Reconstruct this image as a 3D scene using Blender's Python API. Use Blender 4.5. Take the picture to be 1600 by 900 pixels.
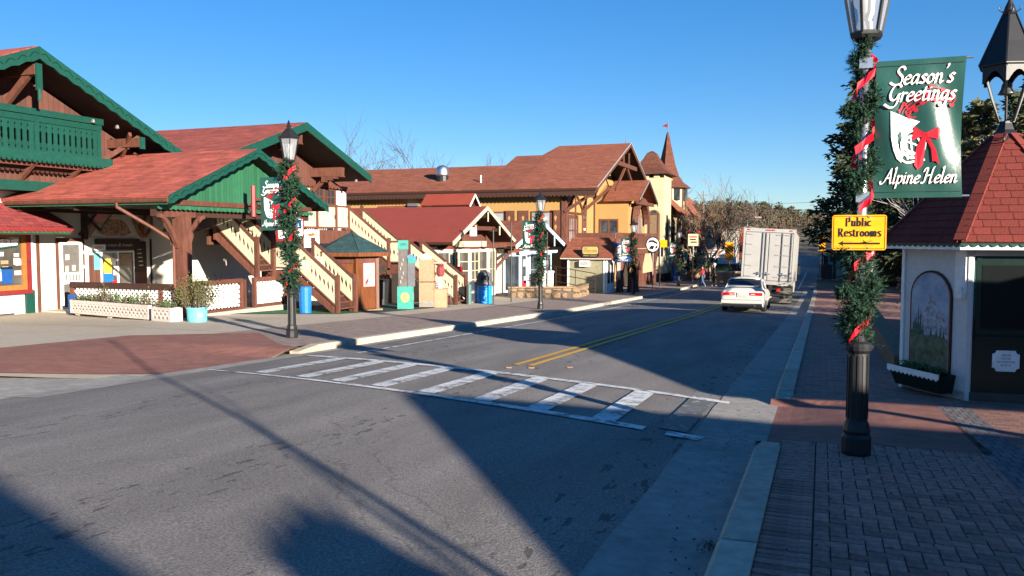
import bpy, math, random
from mathutils import Vector as V, Matrix
import numpy as np
sc=bpy.context.scene
for o in list(bpy.data.objects): bpy.data.objects.remove(o)
C=sc.collection
R=random.Random(7)
PI=math.pi
# ---------------------------------------------------------------- camera
YAW=math.atan(485/1291.); PIT=math.atan(78/1291.)
cd=bpy.data.cameras.new('camera'); cam=bpy.data.objects.new('camera',cd); C.objects.link(cam)
cam.location=(0,0,1.65); cam.rotation_euler=(PI/2-PIT,0,YAW)
cd.sensor_width=22.3; cd.lens=22.3*1291/1600; cd.clip_end=3000; cd.clip_start=.05
sc.camera=cam
# ---------------------------------------------------------------- light
SUN=V((1,-.73,.29)).normalized()
EL=math.asin(SUN.z); AZ=math.atan2(SUN.x,SUN.y)      # azimuth clockwise from +Y
w=bpy.data.worlds.new('World'); sc.world=w; w.use_nodes=True
nt=w.node_tree; bg=nt.nodes['Background']; sky=nt.nodes.new('ShaderNodeTexSky')
sky.sky_type='NISHITA'; sky.sun_disc=False; sky.sun_elevation=EL; sky.sun_rotation=AZ
sky.altitude=500; sky.air_density=1.0; sky.dust_density=0; sky.ozone_density=5.0
gam=nt.nodes.new('ShaderNodeGamma'); gam.inputs[1].default_value=.75
hsv=nt.nodes.new('ShaderNodeHueSaturation'); hsv.inputs['Saturation'].default_value=1.3; hsv.inputs['Hue'].default_value=.51
nt.links.new(sky.outputs[0],gam.inputs[0]); nt.links.new(gam.outputs[0],hsv.inputs['Color']); nt.links.new(hsv.outputs[0],bg.inputs[0]); bg.inputs[1].default_value=.084
sl=bpy.data.lights.new('sun','SUN'); sl.energy=5.0; sl.angle=math.radians(.5); sl.color=(1,.91,.77)
so=bpy.data.objects.new('sun',sl); C.objects.link(so); so.rotation_euler=SUN.to_track_quat('Z','Y').to_euler(); so.location=SUN*60
vs=sc.view_settings; vs.view_transform='Standard'; vs.look='None'; vs.exposure=1.65; vs.gamma=1; vs.use_curve_mapping=False
sc.render.resolution_x=1024; sc.render.resolution_y=576
# ---------------------------------------------------------------- helpers
WO={}
class Fr:
    """local frame: u along a wall, n out of it, z up"""
    def __init__(s,o,ang=0):
        s.o=V(o); s.u=V((math.cos(ang),math.sin(ang),0)); s.n=V((math.sin(ang),-math.cos(ang),0)); s.z=V((0,0,1))
    def __call__(s,u,n,z): return s.o+s.u*u+s.n*n+s.z*z
def FX(x): return Fr((x,0,0),PI/2)          # u=+Y, n=+X
def FY(y): return Fr((0,y,0),0)             # u=+X, n=-Y
class MB:
    def __init__(s,fr=None): s.v=[];s.f=[];s.m=[];s.fr=fr
    def T(s,p): return s.fr(*p) if s.fr else V(p)
    def add(s,vs,fs,mi=0):
        b=len(s.v); s.v+= [s.T(p) for p in vs]; s.f+=[tuple(b+i for i in f) for f in fs]; s.m+=[mi]*len(fs); return s
    def box(s,a0,a1,b0,b1,c0,c1,mi=0):
        return s.add([(a0,b0,c0),(a1,b0,c0),(a1,b1,c0),(a0,b1,c0),(a0,b0,c1),(a1,b0,c1),(a1,b1,c1),(a0,b1,c1)],
          [(0,3,2,1),(4,5,6,7),(0,1,5,4),(1,2,6,5),(2,3,7,6),(3,0,4,7)],mi)
    def poly(s,pts,mi=0): return s.add(pts,[tuple(range(len(pts)))],mi)
    def prism(s,pts,n0,n1,mi=0):
        """polygon in (u,z) extruded along n"""
        k=len(pts); vs=[(p[0],n0,p[1]) for p in pts]+[(p[0],n1,p[1]) for p in pts]
        fs=[tuple(range(k)),tuple(reversed(range(k,2*k)))]+[(i,k+i,k+(i+1)%k,(i+1)%k) for i in range(k)]
        return s.add(vs,fs,mi)
    def slab(s,pts,t,mi=0):
        """flat polygon given in 3-D thickened along its own normal by t"""
        p=[s.T(q) for q in pts]; n=(p[1]-p[0]).cross(p[2]-p[0]).normalized(); k=len(p)
        b=len(s.v); s.v+=p+[q+n*t for q in p]
        fs=[tuple(reversed(range(k))),tuple(range(k,2*k))]+[(i,(i+1)%k,k+(i+1)%k,k+i) for i in range(k)]
        s.f+=[tuple(b+i for i in f) for f in fs]; s.m+=[mi]*len(fs); return s
    def beam(s,p,q,w,h,mi=0):
        p=s.T(p);q=s.T(q); d=(q-p).normalized(); x=d.cross(V((0,0,1)))
        x=V((1,0,0)) if x.length<1e-3 else x.normalized(); y=x.cross(d)
        b=len(s.v)
        for c in (p,q):
            for a,e in ((-1,-1),(1,-1),(1,1),(-1,1)): s.v.append(c+x*a*w/2+y*e*h/2)
        s.f+=[tuple(b+i for i in f) for f in [(0,1,2,3),(7,6,5,4),(0,4,5,1),(1,5,6,2),(2,6,7,3),(3,7,4,0)]]; s.m+=[mi]*6; return s
    def path(s,pts,rs,n=8,mi=0,cap=True):
        pts=[s.T(p) for p in pts]
        if not hasattr(rs,'__len__'): rs=[rs]*len(pts)
        b=len(s.v); px=None
        for i,p in enumerate(pts):
            d=(pts[min(i+1,len(pts)-1)]-pts[max(i-1,0)]).normalized()
            if px is None:
                px=d.orthogonal().normalized()
            x=(px-d*px.dot(d)); x=x.normalized() if x.length>1e-5 else d.orthogonal().normalized(); px=x; y=d.cross(x)
            for k in range(n):
                a=2*PI*k/n; s.v.append(p+(x*math.cos(a)+y*math.sin(a))*rs[i])
        for i in range(len(pts)-1):
            for k in range(n):
                s.f.append((b+i*n+k,b+i*n+(k+1)%n,b+(i+1)*n+(k+1)%n,b+(i+1)*n+k)); s.m.append(mi)
        if cap:
            s.f.append(tuple(b+k for k in reversed(range(n)))); s.f.append(tuple(b+(len(pts)-1)*n+k for k in range(n))); s.m+=[mi]*2
        return s
    def lathe(s,c,prof,n=12,mi=0,ph=0):
        b=len(s.v); c=V(c)
        for r,z in prof:
            for k in range(n):
                a=2*PI*k/n+ph; s.v.append(c+V((r*math.cos(a),r*math.sin(a),z)))
        for i in range(len(prof)-1):
            for k in range(n):
                s.f.append((b+i*n+k,b+i*n+(k+1)%n,b+(i+1)*n+(k+1)%n,b+(i+1)*n+k)); s.m.append(mi)
        s.f.append(tuple(b+k for k in reversed(range(n)))); s.f.append(tuple(b+(len(prof)-1)*n+k for k in range(n))); s.m+=[mi]*2
        return s
    def build(s,name,mat,parent=None,label=None,cat=None,group=None,kind=None,smooth=False):
        lo=[min(p[i] for p in s.v) for i in range(3)]; hi=[max(p[i] for p in s.v) for i in range(3)]
        o=V(((lo[0]+hi[0])/2,(lo[1]+hi[1])/2,lo[2]))
        me=bpy.data.meshes.new(name); me.from_pydata([tuple(p-o) for p in s.v],[],s.f)
        ms=mat if isinstance(mat,(list,tuple)) else [mat]
        for m in ms: me.materials.append(m)
        if len(ms)>1: me.polygons.foreach_set('material_index',s.m)
        surf_uv(me,o)
        if smooth: me.polygons.foreach_set('use_smooth',[True]*len(me.polygons))
        me.update()
        ob=bpy.data.objects.new(name,me); C.objects.link(ob)
        put(ob,o,parent); tag(ob,label,cat,group,kind); return ob
def surf_uv(me,o):
    """metres along / up each face, so planks and courses follow the surface"""
    nl=len(me.loops)
    if nl==0: return
    uv=me.uv_layers.new(name='uv')
    co=np.empty(len(me.vertices)*3); me.vertices.foreach_get('co',co); co=co.reshape(-1,3)+np.array(o)
    vi=np.empty(nl,int); me.loops.foreach_get('vertex_index',vi)
    npol=len(me.polygons); nr=np.empty(npol*3); me.polygons.foreach_get('normal',nr); nr=nr.reshape(-1,3)
    lt=np.empty(npol,int); me.polygons.foreach_get('loop_total',lt)
    n=np.repeat(nr,lt,axis=0); u=np.stack([-n[:,1],n[:,0],np.zeros(nl)],1); L=np.linalg.norm(u,axis=1)
    fl=L<.05; u[fl]=(1,0,0); u/= np.linalg.norm(u,axis=1)[:,None]; v=np.cross(n,u); p=co[vi]
    out=np.stack([(p*u).sum(1),(p*v).sum(1)],1); uv.data.foreach_set('uv',out.ravel())
def put(ob,o,parent):
    WO[ob.name]=V(o)
    if parent is not None: ob.parent=parent; ob.location=V(o)-WO[parent.name]
    else: ob.location=o
def tag(o,label=None,cat=None,group=None,kind=None):
    if label: o['label']=label
    if cat: o['category']=cat
    if group: o['group']=group
    if kind: o['kind']=kind
    return o
def thing(name,label,cat,loc,group=None):
    o=bpy.data.objects.new(name,None); C.objects.link(o); o.empty_display_size=.1
    put(o,V(loc),None); return tag(o,label,cat,group)
KIDS={}
def copy_tree(o,parent=None):
    c=o.copy(); C.objects.link(c); WO[c.name]=WO[o.name].copy()
    if parent is not None: c.parent=parent
    for ch in list(o.children): copy_tree(ch,c)
    return c
def dup(root,loc,rotz=0,label=None,scale=None):
    c=copy_tree(root); c.location=loc; c.rotation_euler.z=rotz
    if label: c['label']=label
    if scale: c.scale=scale
    return c
# ---------------------------------------------------------------- materials
MATS={}
def mat(name,col,rough=.75,var=.18,scale=4.,bump=.15,kind=None,a=.2,b=.15,col2=None,metal=0,spec=.3,dirt=0,emit=0,alpha=None,stretch=None):
    m=bpy.data.materials.new(name); m.use_nodes=True; nt=m.node_tree; N=nt.nodes; L=nt.links
    bs=N['Principled BSDF']; bs.inputs['Roughness'].default_value=rough; bs.inputs['Metallic'].default_value=metal
    bs.inputs['Specular IOR Level'].default_value=spec
    tc=N.new('ShaderNodeTexCoord'); mp=N.new('ShaderNodeMapping'); L.new(tc.outputs['Object'],mp.inputs[0])
    if stretch: mp.inputs['Scale'].default_value=stretch
    def math_(op,x,y=None):
        n=N.new('ShaderNodeMath'); n.operation=op
        for i,q in enumerate((x,y)):
            if q is None: continue
            if isinstance(q,(int,float)): n.inputs[i].default_value=q
            else: L.new(q,n.inputs[i])
        return n.outputs[0]
    def mix(f,c1,c2,bt='MIX'):
        n=N.new('ShaderNodeMix'); n.data_type='RGBA'; n.blend_type=bt
        for i,q in ((0,f),(6,c1),(7,c2)):
            if hasattr(q,'links'): L.new(q,n.inputs[i])
            elif i==0: n.inputs[0].default_value=q
            else: n.inputs[i].default_value=tuple(q)+(1,)
        return n.outputs[2]
    no=N.new('ShaderNodeTexNoise'); no.inputs['Scale'].default_value=scale; no.inputs['Detail'].default_value=6; no.inputs['Roughness'].default_value=.6
    L.new(mp.outputs[0],no.inputs['Vector'])
    mr=N.new('ShaderNodeMapRange'); mr.inputs[1].default_value=.3; mr.inputs[2].default_value=.7; L.new(no.outputs[0],mr.inputs[0])
    c2=col2 or tuple(x*(1+var) for x in col); c1=tuple(x*(1-var) for x in col)
    c=mix(mr.outputs[0],c1,c2)
    oi=N.new('ShaderNodeObjectInfo'); rr=N.new('ShaderNodeMapRange'); rr.inputs[3].default_value=1-var*.6; rr.inputs[4].default_value=1+var*.6
    L.new(oi.outputs['Random'],rr.inputs[0])
    hs=N.new('ShaderNodeHueSaturation'); L.new(rr.outputs[0],hs.inputs['Value']); L.new(c,hs.inputs['Color']); c=hs.outputs[0]
    h=no.outputs[0]
    if kind in('shingle','brick'):
        uvm=N.new('ShaderNodeUVMap'); uvm.uv_map='uv'
        br=N.new('ShaderNodeTexBrick'); L.new(uvm.outputs[0],br.inputs['Vector'])
        br.inputs['Scale'].default_value=1; br.inputs['Brick Width'].default_value=a; br.inputs['Row Height'].default_value=b
        br.inputs['Mortar Size'].default_value=b*.07; br.inputs['Mortar Smooth'].default_value=.3
        br.inputs['Color1'].default_value=(.75,.75,.75,1); br.inputs['Color2'].default_value=(1.12,1.12,1.12,1); br.inputs['Mortar'].default_value=(.55,.55,.55,1)
        c=mix(1.0,c,br.outputs['Color'],'MULTIPLY')
        h=math_('SUBTRACT',math_('MULTIPLY',no.outputs[0],.3),br.outputs['Fac'])
    if kind=='plank':                                  # vertical boards, a wide, grooves
        uvm=N.new('ShaderNodeUVMap'); uvm.uv_map='uv'; sx=N.new('ShaderNodeSeparateXYZ'); L.new(uvm.outputs[0],sx.inputs[0])
        q=math_('DIVIDE',sx.outputs[0],a); fr=math_('FRACT',q); g=math_('LESS_THAN',fr,b)
        fl=math_('FLOOR',q); wn=N.new('ShaderNodeTexWhiteNoise'); wn.noise_dimensions='1D'; L.new(fl,wn.inputs['W'])
        t=math_('ADD',math_('MULTIPLY',wn.outputs[0],.3),.85)
        cb=N.new('ShaderNodeCombineColor'); [L.new(t,cb.inputs[i]) for i in range(3)]
        c=mix(1.0,c,cb.outputs[0],'MULTIPLY'); c=mix(math_('MULTIPLY',g,.55),c,(.01,.01,.01))
        h=math_('SUBTRACT',math_('MULTIPLY',no.outputs[0],.4),g)
    if kind=='course':                                 # horizontal courses
        uvm=N.new('ShaderNodeUVMap'); uvm.uv_map='uv'; sx=N.new('ShaderNodeSeparateXYZ'); L.new(uvm.outputs[0],sx.inputs[0])
        fr=math_('FRACT',math_('DIVIDE',sx.outputs[1],a)); g=math_('LESS_THAN',fr,b); c=mix(math_('MULTIPLY',g,.4),c,(.01,.01,.01)); h=math_('SUBTRACT',math_('MULTIPLY',no.outputs[0],.4),g)
    if dirt:
        n2=N.new('ShaderNodeTexNoise'); n2.inputs['Scale'].default_value=.7; n2.inputs['Detail'].default_value=8; n2.inputs['Roughness'].default_value=.7; L.new(mp.outputs[0],n2.inputs['Vector'])
        m2=N.new('ShaderNodeMapRange'); m2.inputs[1].default_value=.48; m2.inputs[2].default_value=.72; m2.inputs[4].default_value=dirt; L.new(n2.outputs[0],m2.inputs[0])
        c=mix(m2.outputs[0],c,tuple(x*.35 for x in col))
    L.new(c,bs.inputs['Base Color'])
    if bump:
        bp=N.new('ShaderNodeBump'); bp.inputs['Strength'].default_value=bump; bp.inputs['Distance'].default_value=.02; L.new(h,bp.inputs['Height']); L.new(bp.outputs[0],bs.inputs['Normal'])
    if emit: bs.inputs['Emission Color'].default_value=tuple(col)+(1,); bs.inputs['Emission Strength'].default_value=emit
    MATS[name]=m; return m
def paint(name,col,rough=.5,**k): return mat(name,col,rough=rough,var=k.pop('var',.15),scale=k.pop('scale',7),bump=k.pop('bump',.12),dirt=k.pop('dirt',.16),**k)
def glass_mat(name,col=(.02,.025,.03),rough=.06):
    m=bpy.data.materials.new(name); m.use_nodes=True; b=m.node_tree.nodes['Principled BSDF']
    N=m.node_tree.nodes; L=m.node_tree.links
    no=N.new('ShaderNodeTexNoise'); no.inputs['Scale'].default_value=1.7; rp=N.new('ShaderNodeValToRGB'); L.new(no.outputs[0],rp.inputs[0])
    rp.color_ramp.elements[0].position=.4; rp.color_ramp.elements[0].color=tuple(col)+(1,)
    rp.color_ramp.elements[1].position=.75; rp.color_ramp.elements[1].color=tuple(x*3 for x in col)+(1,)
    L.new(rp.outputs[0],b.inputs['Base Color']); b.inputs['Roughness'].default_value=rough; b.inputs['Specular IOR Level'].default_value=.6
    return m
BROWN=(.105,.04,.024)
M=dict(
 green=paint('green_paint',(.006,.050,.036)), greenl=mat('green_boards',(.022,.100,.050),kind='plank',a=.14,b=.1,rough=.5,var=.08),
 dgreen=paint('dark_green_paint',(.004,.016,.012),rough=.35),
 brown=mat('brown_wood',(.098,.036,.023),rough=.7,var=.3,scale=9,stretch=(1,1,.3)), dbrown=mat('dark_brown_wood',(.038,.016,.011),rough=.7,var=.2,scale=9),
 siding=mat('brown_siding',(.095,.037,.027),kind='plank',a=.2,b=.1,rough=.75,var=.1),
 stucco=mat('white_stucco',(.54,.505,.44),rough=.9,var=.05,scale=14,bump=.25,dirt=.13), white=paint('white_paint',(.78,.76,.72)),
 cream=mat('cream_paint',(.45,.40,.275),rough=.6,var=.05,scale=8,bump=.06), creams=mat('cream_stucco',(.42,.345,.215),rough=.9,var=.06,scale=8,bump=.25,dirt=.12),
 yellow=mat('yellow_stucco',(.33,.190,.066),rough=.9,var=.05,scale=6,bump=.25,dirt=.10),
 roof1=mat('red_shingles',(.28,.062,.044),kind='shingle',a=.9,b=.145,rough=.9,var=.28,scale=2.2,bump=.8,dirt=.30), 
 roof2=mat('brown_shingles',(.215,.066,.036),kind='shingle',a=.7,b=.15,rough=.9,var=.2,scale=2.5,bump=.6,dirt=.22),
 roof5=mat('dark_brown_shingles',(.12,.042,.026),kind='shingle',a=.5,b=.15,rough=.9,var=.2,scale=4,bump=.4), roof3=mat('red_membrane',(.205,.040,.024),rough=.6,var=.08,scale=1.5,bump=.05,dirt=.1),
 roof4=mat('teal_shingles',(.020,.05,.055),kind='shingle',a=.3,b=.16,rough=.9,var=.2,bump=.4),
 tile=mat('red_tile',(.135,.024,.017),rough=.85,var=.2,scale=30,bump=.3), awn=mat('crimson_shingles',(.20,.036,.036),kind='shingle',a=.4,b=.17,rough=.8,var=.2,bump=.5),
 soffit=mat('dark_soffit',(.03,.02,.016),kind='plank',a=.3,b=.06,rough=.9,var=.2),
 wood=mat('varnished_wood',(.115,.036,.013),rough=.45,var=.4,scale=8,stretch=(3,3,.25),bump=.12), planter=paint('pale_paint',(.44,.385,.35)),
 black=mat('black_iron',(.012,.012,.013),rough=.45,var=.2,spec=.4), grey=mat('grey_plastic',(.09,.09,.10),rough=.5), steel=mat('galvanised_steel',(.55,.55,.56),rough=.35,metal=.9,var=.1),
 red=mat('red_ribbon',(.62,.008,.022),rough=.55,var=.12), red2=paint('red_enamel',(.19,.020,.022)),
 blue=paint('blue_plastic',(.01,.12,.42)), dblue=paint('navy_paint',(.01,.06,.22)), lblue=paint('light_blue_paint',(.45,.62,.78)), turq=paint('turquoise_paint',(.11,.40,.42)),
 teal=paint('teal_box',(.03,.22,.18)), gold=paint('gold_paint',(.34,.25,.08)), orange=paint('orange_paint',(.28,.115,.03)),
 bannerg=mat('green_vinyl',(.016,.066,.052),rough=.34,var=.16,scale=2.0,bump=.5,spec=.5), ink=paint('white_print',(.80,.78,.74)), inkr=paint('red_print',(.48,.012,.026)), inkk=paint('black_print',(.012,.010,.010)),
 signy=paint('amber_sign',(.85,.33,.006),rough=.45), tan=paint('tan_paint',(.33,.20,.12)), olive=paint('olive_board',(.22,.20,.13)),
 darkpane=mat('dark_pane',(.006,.008,.008),rough=.35,spec=.15,bump=0), glass=glass_mat('window_glass'), glassw=glass_mat('display_glass',(.05,.045,.04)), lampg=glass_mat('lantern_glass',(.20,.21,.23),.15), carg=glass_mat('car_glass',(.01,.012,.016),.03),
 carpet=mat('green_carpet',(.010,.10,.035),rough=.95,var=.2,scale=20), carpet2=mat('dark_carpet',(.010,.045,.03),rough=.95,var=.2,scale=20),
 rubber=mat('tyre_rubber',(.014,.014,.015),rough=.8), chrome=mat('bright_metal',(.5,.5,.5),rough=.42,metal=1), booth=mat('booth_stucco',(.58,.56,.53),rough=.9,var=.06,scale=14,bump=.25,dirt=.12), carw=mat('white_car_paint',(.40,.388,.362),rough=.25,var=.04,scale=3,bump=0,spec=.5,dirt=.1),
 tail=paint('tail_lamp_red',(.50,.01,.015),rough=.15), box=mat('white_truck_panel',(.30,.29,.275),rough=.4,var=.05,scale=2,bump=.03,dirt=.2),
 stone=mat('field_stone',(.20,.13,.075),rough=.9,var=.35,scale=10,bump=.6), mortar=mat('mortar',(.085,.065,.05),rough=.95),
 skin=paint('skin',(.45,.24,.16)), denim=mat('denim',(.06,.10,.17),rough=.9), wool=mat('black_wool',(.012,.012,.014),rough=.95),
 needle=mat('pine_needles',(.006,.022,.012),rough=.7,var=.6,scale=25,col2=(.022,.065,.032)), 
 flap=mat('mud_flap',(.10,.095,.08),rough=.9), tanp=mat('orange_door',(.50,.24,.07)), pinkp=paint('pale_pink',(.6,.4,.36)),
 shrub=mat('dry_leaves',(.085,.06,.022),rough=.9,var=.5,scale=30,col2=(.10,.11,.03)), shrubg=mat('green_leaves',(.05,.09,.025),rough=.8,var=.5,scale=20),
 bark=mat('grey_bark',(.19,.15,.12),rough=.95,var=.3,scale=12), birch=mat('pale_bark',(.21,.14,.09),rough=.9,var=.35,scale=5), twig=mat('twigs',(.085,.062,.052),rough=.95,var=.25),
 pine=mat('evergreen_needles',(.018,.03,.016),rough=.85,var=.6,scale=9,col2=(.045,.06,.025)), pineb=mat('olive_needles',(.07,.07,.025),rough=.85,var=.5,scale=5,col2=(.13,.12,.045)),
 hillb=mat('bare_woodland',(.058,.040,.026),rough=1,var=.4,scale=.25,col2=(.090,.064,.042)), hillg=mat('pine_woodland',(.030,.036,.017),rough=1,var=.5,scale=.25,col2=(.06,.068,.03)),
)
# ---------------------------------------------------------------- ground shape
_gy=[-60,0,32,52,67,90,160,260,330,420,700]; _gz=[2.4,0,-1.28,-1.88,-2.2,-2.4,-2.5,-0.4,2.6,3.5,4]
def gz(y): return float(np.interp(y,_gy,_gz))
def rz(x,y):                                            # road: crowned, falling with the hill
    t=max(-1.2,min(1.2,(x+5.1)/4.8)); return gz(y)-.10*t*t
def sm(t): t=max(0,min(1,t)); return t*t*(3-2*t)
def lz(x,y):                                            # left pavement and plaza
    z=gz(y)+.03
    ramp=sm((13.6-y)/.8)*sm((x+13.2)/3.4); z-=.13*ramp
    flat=sm((-16.5-x)/6)*sm((y-14)/5)*sm((33-y)/6); return z*(1-flat)+(-.80)*flat
def rsz(x,y):                                           # right pavement with its dropped crossing
    z=gz(y)+.02
    d=sm((y-8.35)/.35)*sm((11.55-y)/.35)*sm((.75-x)/1.3); return z-.115*d
def sheet(name,poly_or_rect,zf,off,m,nx=2,ny=2,kind='structure',label=None,parent=None):
    """quad patch: corners a(bl) b(br) c(tr) d(tl) in plan, draped over zf"""
    a,b,c,d=poly_or_rect; mb=MB(); vs=[];fs=[]
    for j in range(ny+1):
        t=j/ny
        for i in range(nx+1):
            s=i/nx; x=(a[0]*(1-s)+b[0]*s)*(1-t)+(d[0]*(1-s)+c[0]*s)*t; y=(a[1]*(1-s)+b[1]*s)*(1-t)+(d[1]*(1-s)+c[1]*s)*t
            vs.append((x,y,zf(x,y)+off))
    for j in range(ny):
        for i in range(nx): k=j*(nx+1)+i; fs.append((k,k+1,k+nx+2,k+nx+1))
    mb.add(vs,fs); return mb.build(name,m,parent,kind=kind,label=label)
def rect(x0,x1,y0,y1): return ((x0,y0),(x1,y0),(x1,y1),(x0,y1))
# ================================================================ SETTING
def asphalt():
    m=mat('asphalt',(.232,.208,.188),rough=.9,var=.16,scale=60,bump=.35,spec=.2); nt=m.node_tree; N=nt.nodes; L=nt.links
    bs=N['Principled BSDF']; src=bs.inputs['Base Color'].links[0].from_socket
    tc=N.new('ShaderNodeTexCoord'); mp=N.new('ShaderNodeMapping'); L.new(tc.outputs['Object'],mp.inputs[0]); mp.inputs['Scale'].default_value=(1.6,.35,1)
    n=N.new('ShaderNodeTexNoise'); n.inputs['Scale'].default_value=.9; n.inputs['Detail'].default_value=5; L.new(mp.outputs[0],n.inputs['Vector'])
    r=N.new('ShaderNodeMapRange'); r.inputs[1].default_value=.35; r.inputs[2].default_value=.7; r.inputs[3].default_value=.78; r.inputs[4].default_value=1.12; L.new(n.outputs[0],r.inputs[0])
    # oil drips and tar spots, densest along the wheel tracks
    v=N.new('ShaderNodeTexNoise'); v.inputs['Scale'].default_value=5.5; v.inputs['Detail'].default_value=3; v.inputs['Roughness'].default_value=.65
    mq=N.new('ShaderNodeMapping'); mq.inputs['Scale'].default_value=(1.8,.55,1); L.new(tc.outputs['Object'],mq.inputs[0]); L.new(mq.outputs[0],v.inputs['Vector'])
    sx=N.new('ShaderNodeSeparateXYZ'); L.new(tc.outputs['Object'],sx.inputs[0])
    wv=N.new('ShaderNodeMath'); wv.operation='SINE'; ml=N.new('ShaderNodeMath'); ml.operation='MULTIPLY'; ml.inputs[1].default_value=2.1; L.new(sx.outputs[0],ml.inputs[0]); L.new(ml.outputs[0],wv.inputs[0])
    tr=N.new('ShaderNodeMapRange'); tr.inputs[1].default_value=.2; tr.inputs[2].default_value=1; tr.inputs[3].default_value=.72; tr.inputs[4].default_value=.60; L.new(wv.outputs[0],tr.inputs[0])
    gt=N.new('ShaderNodeMath'); gt.operation='GREATER_THAN'; L.new(v.outputs[0],gt.inputs[0]); L.new(tr.outputs[0],gt.inputs[1])
    mm=N.new('ShaderNodeMix'); mm.data_type='RGBA'; L.new(gt.outputs[0],mm.inputs[0])
    hv=N.new('ShaderNodeHueSaturation'); L.new(r.outputs[0],hv.inputs['Value']); L.new(src,hv.inputs['Color'])
    fm=N.new('ShaderNodeMath'); fm.operation='MULTIPLY'; fm.inputs[1].default_value=.6; L.new(gt.outputs[0],fm.inputs[0]); L.new(fm.outputs[0],mm.inputs[0])
    L.new(hv.outputs[0],mm.inputs[6]); mm.inputs[7].default_value=(.03,.028,.027,1); 
    ag=N.new('ShaderNodeTexNoise'); ag.inputs['Scale'].default_value=55; ag.inputs['Detail'].default_value=3; L.new(tc.outputs['Object'],ag.inputs['Vector'])
    ar=N.new('ShaderNodeMapRange'); ar.inputs[1].default_value=.36; ar.inputs[2].default_value=.66; ar.inputs[3].default_value=.72; ar.inputs[4].default_value=1.30; L.new(ag.outputs[0],ar.inputs[0])
    h2=N.new('ShaderNodeHueSaturation'); L.new(ar.outputs[0],h2.inputs['Value']); L.new(mm.outputs[2],h2.inputs['Color'])
    # hairline cracks and a few tar-filled joints
    wp=N.new('ShaderNodeTexNoise'); wp.inputs['Scale'].default_value=1.3; wp.inputs['Detail'].default_value=4; L.new(tc.outputs['Object'],wp.inputs['Vector'])
    wa=N.new('ShaderNodeVectorMath'); wa.operation='MULTIPLY_ADD'; wa.inputs[1].default_value=(1.2,1.2,0); L.new(wp.outputs['Color'],wa.inputs[0]); L.new(tc.outputs['Object'],wa.inputs[2])
    vo=N.new('ShaderNodeTexVoronoi'); vo.feature='DISTANCE_TO_EDGE'; vo.inputs['Scale'].default_value=.23; L.new(wa.outputs[0],vo.inputs['Vector'])
    lt=N.new('ShaderNodeMath'); lt.operation='LESS_THAN'; lt.inputs[1].default_value=.0022; L.new(vo.outputs['Distance'],lt.inputs[0])
    lf=N.new('ShaderNodeMath'); lf.operation='MULTIPLY'; lf.inputs[1].default_value=.28; L.new(lt.outputs[0],lf.inputs[0])
    m3=N.new('ShaderNodeMix'); m3.data_type='RGBA'; L.new(lf.outputs[0],m3.inputs[0]); L.new(h2.outputs[0],m3.inputs[6]); m3.inputs[7].default_value=(.035,.033,.032,1)
    L.new(m3.outputs[2],bs.inputs['Base Color'])
    return m
def worn(name,col,amt=.5,sc_=5):
    """road paint worn through in flakes"""
    m=mat(name,col,rough=.7,var=.08,scale=20,bump=.1); nt=m.node_tree; N=nt.nodes; L=nt.links; bs=N['Principled BSDF']; src=bs.inputs['Base Color'].links[0].from_socket
    tc=N.new('ShaderNodeTexCoord'); n=N.new('ShaderNodeTexNoise'); n.inputs['Scale'].default_value=sc_; n.inputs['Detail'].default_value=9; n.inputs['Roughness'].default_value=.75; L.new(tc.outputs['Object'],n.inputs['Vector'])
    r=N.new('ShaderNodeMapRange'); r.inputs[1].default_value=1-amt-.08; r.inputs[2].default_value=1-amt+.08; L.new(n.outputs[0],r.inputs[0])
    mm=N.new('ShaderNodeMix'); mm.data_type='RGBA'; L.new(r.outputs[0],mm.inputs[0]); L.new(src,mm.inputs[6]); mm.inputs[7].default_value=(.12,.115,.11,1); L.new(mm.outputs[2],bs.inputs['Base Color']); return m
ASPH=asphalt()
CONC=mat('tan_concrete',(.40,.335,.26),rough=.9,var=.10,scale=10,bump=.2,dirt=.22)
GUT=mat('gutter_concrete',(.28,.255,.225),rough=.9,var=.2,scale=7,bump=.3,dirt=.5)
KERB=mat('kerb_concrete',(.42,.36,.28),rough=.9,var=.2,scale=8,bump=.5,dirt=.5)
PINK=mat('rose_pavers',(.27,.20,.165),kind='brick',a=.2,b=.1,rough=.9,var=.12,bump=.25,dirt=.12)
REDC=mat('red_concrete',(.25,.105,.080),rough=.9,var=.22,scale=4,bump=.3,dirt=.3)
PAVE=mat('brick_joint',(.045,.04,.04),rough=1,var=.3,scale=30)
BRK=mat('paver_brick',(.29,.145,.112),rough=.9,var=.42,scale=18,bump=.3)
BRKT=mat('brick_paving',(.29,.145,.112),kind='brick',a=.2,b=.1,rough=.9,var=.2,bump=.3)
EARTH=mat('earth',(.10,.085,.055),rough=1,var=.35,scale=.5,bump=.3)
WLINE=worn('white_road_paint',(.66,.65,.62),.46); WLINE2=worn('faded_road_paint',(.60,.60,.58),.62,9); YLINE=worn('yellow_road_paint',(.62,.33,.03),.38)
def terr(x,y):
    z=gz(y)-.12
    if y>120: # wooded hills at the end of the street
        k=sm((y-170)/190.); left=sm((30-x)/60.); z+=k*(1.2+6.0*left*sm((x+420)/250))
        z-=k*2.0*math.exp(-((x+3)/22.)**2)
    z+=26*sm((x-16)/75.)*sm((y-22)/50.)*sm((230-y)/90.)                  # wooded slope on the right
    z+=9*sm((-70-x)/200.)
    return z
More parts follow.
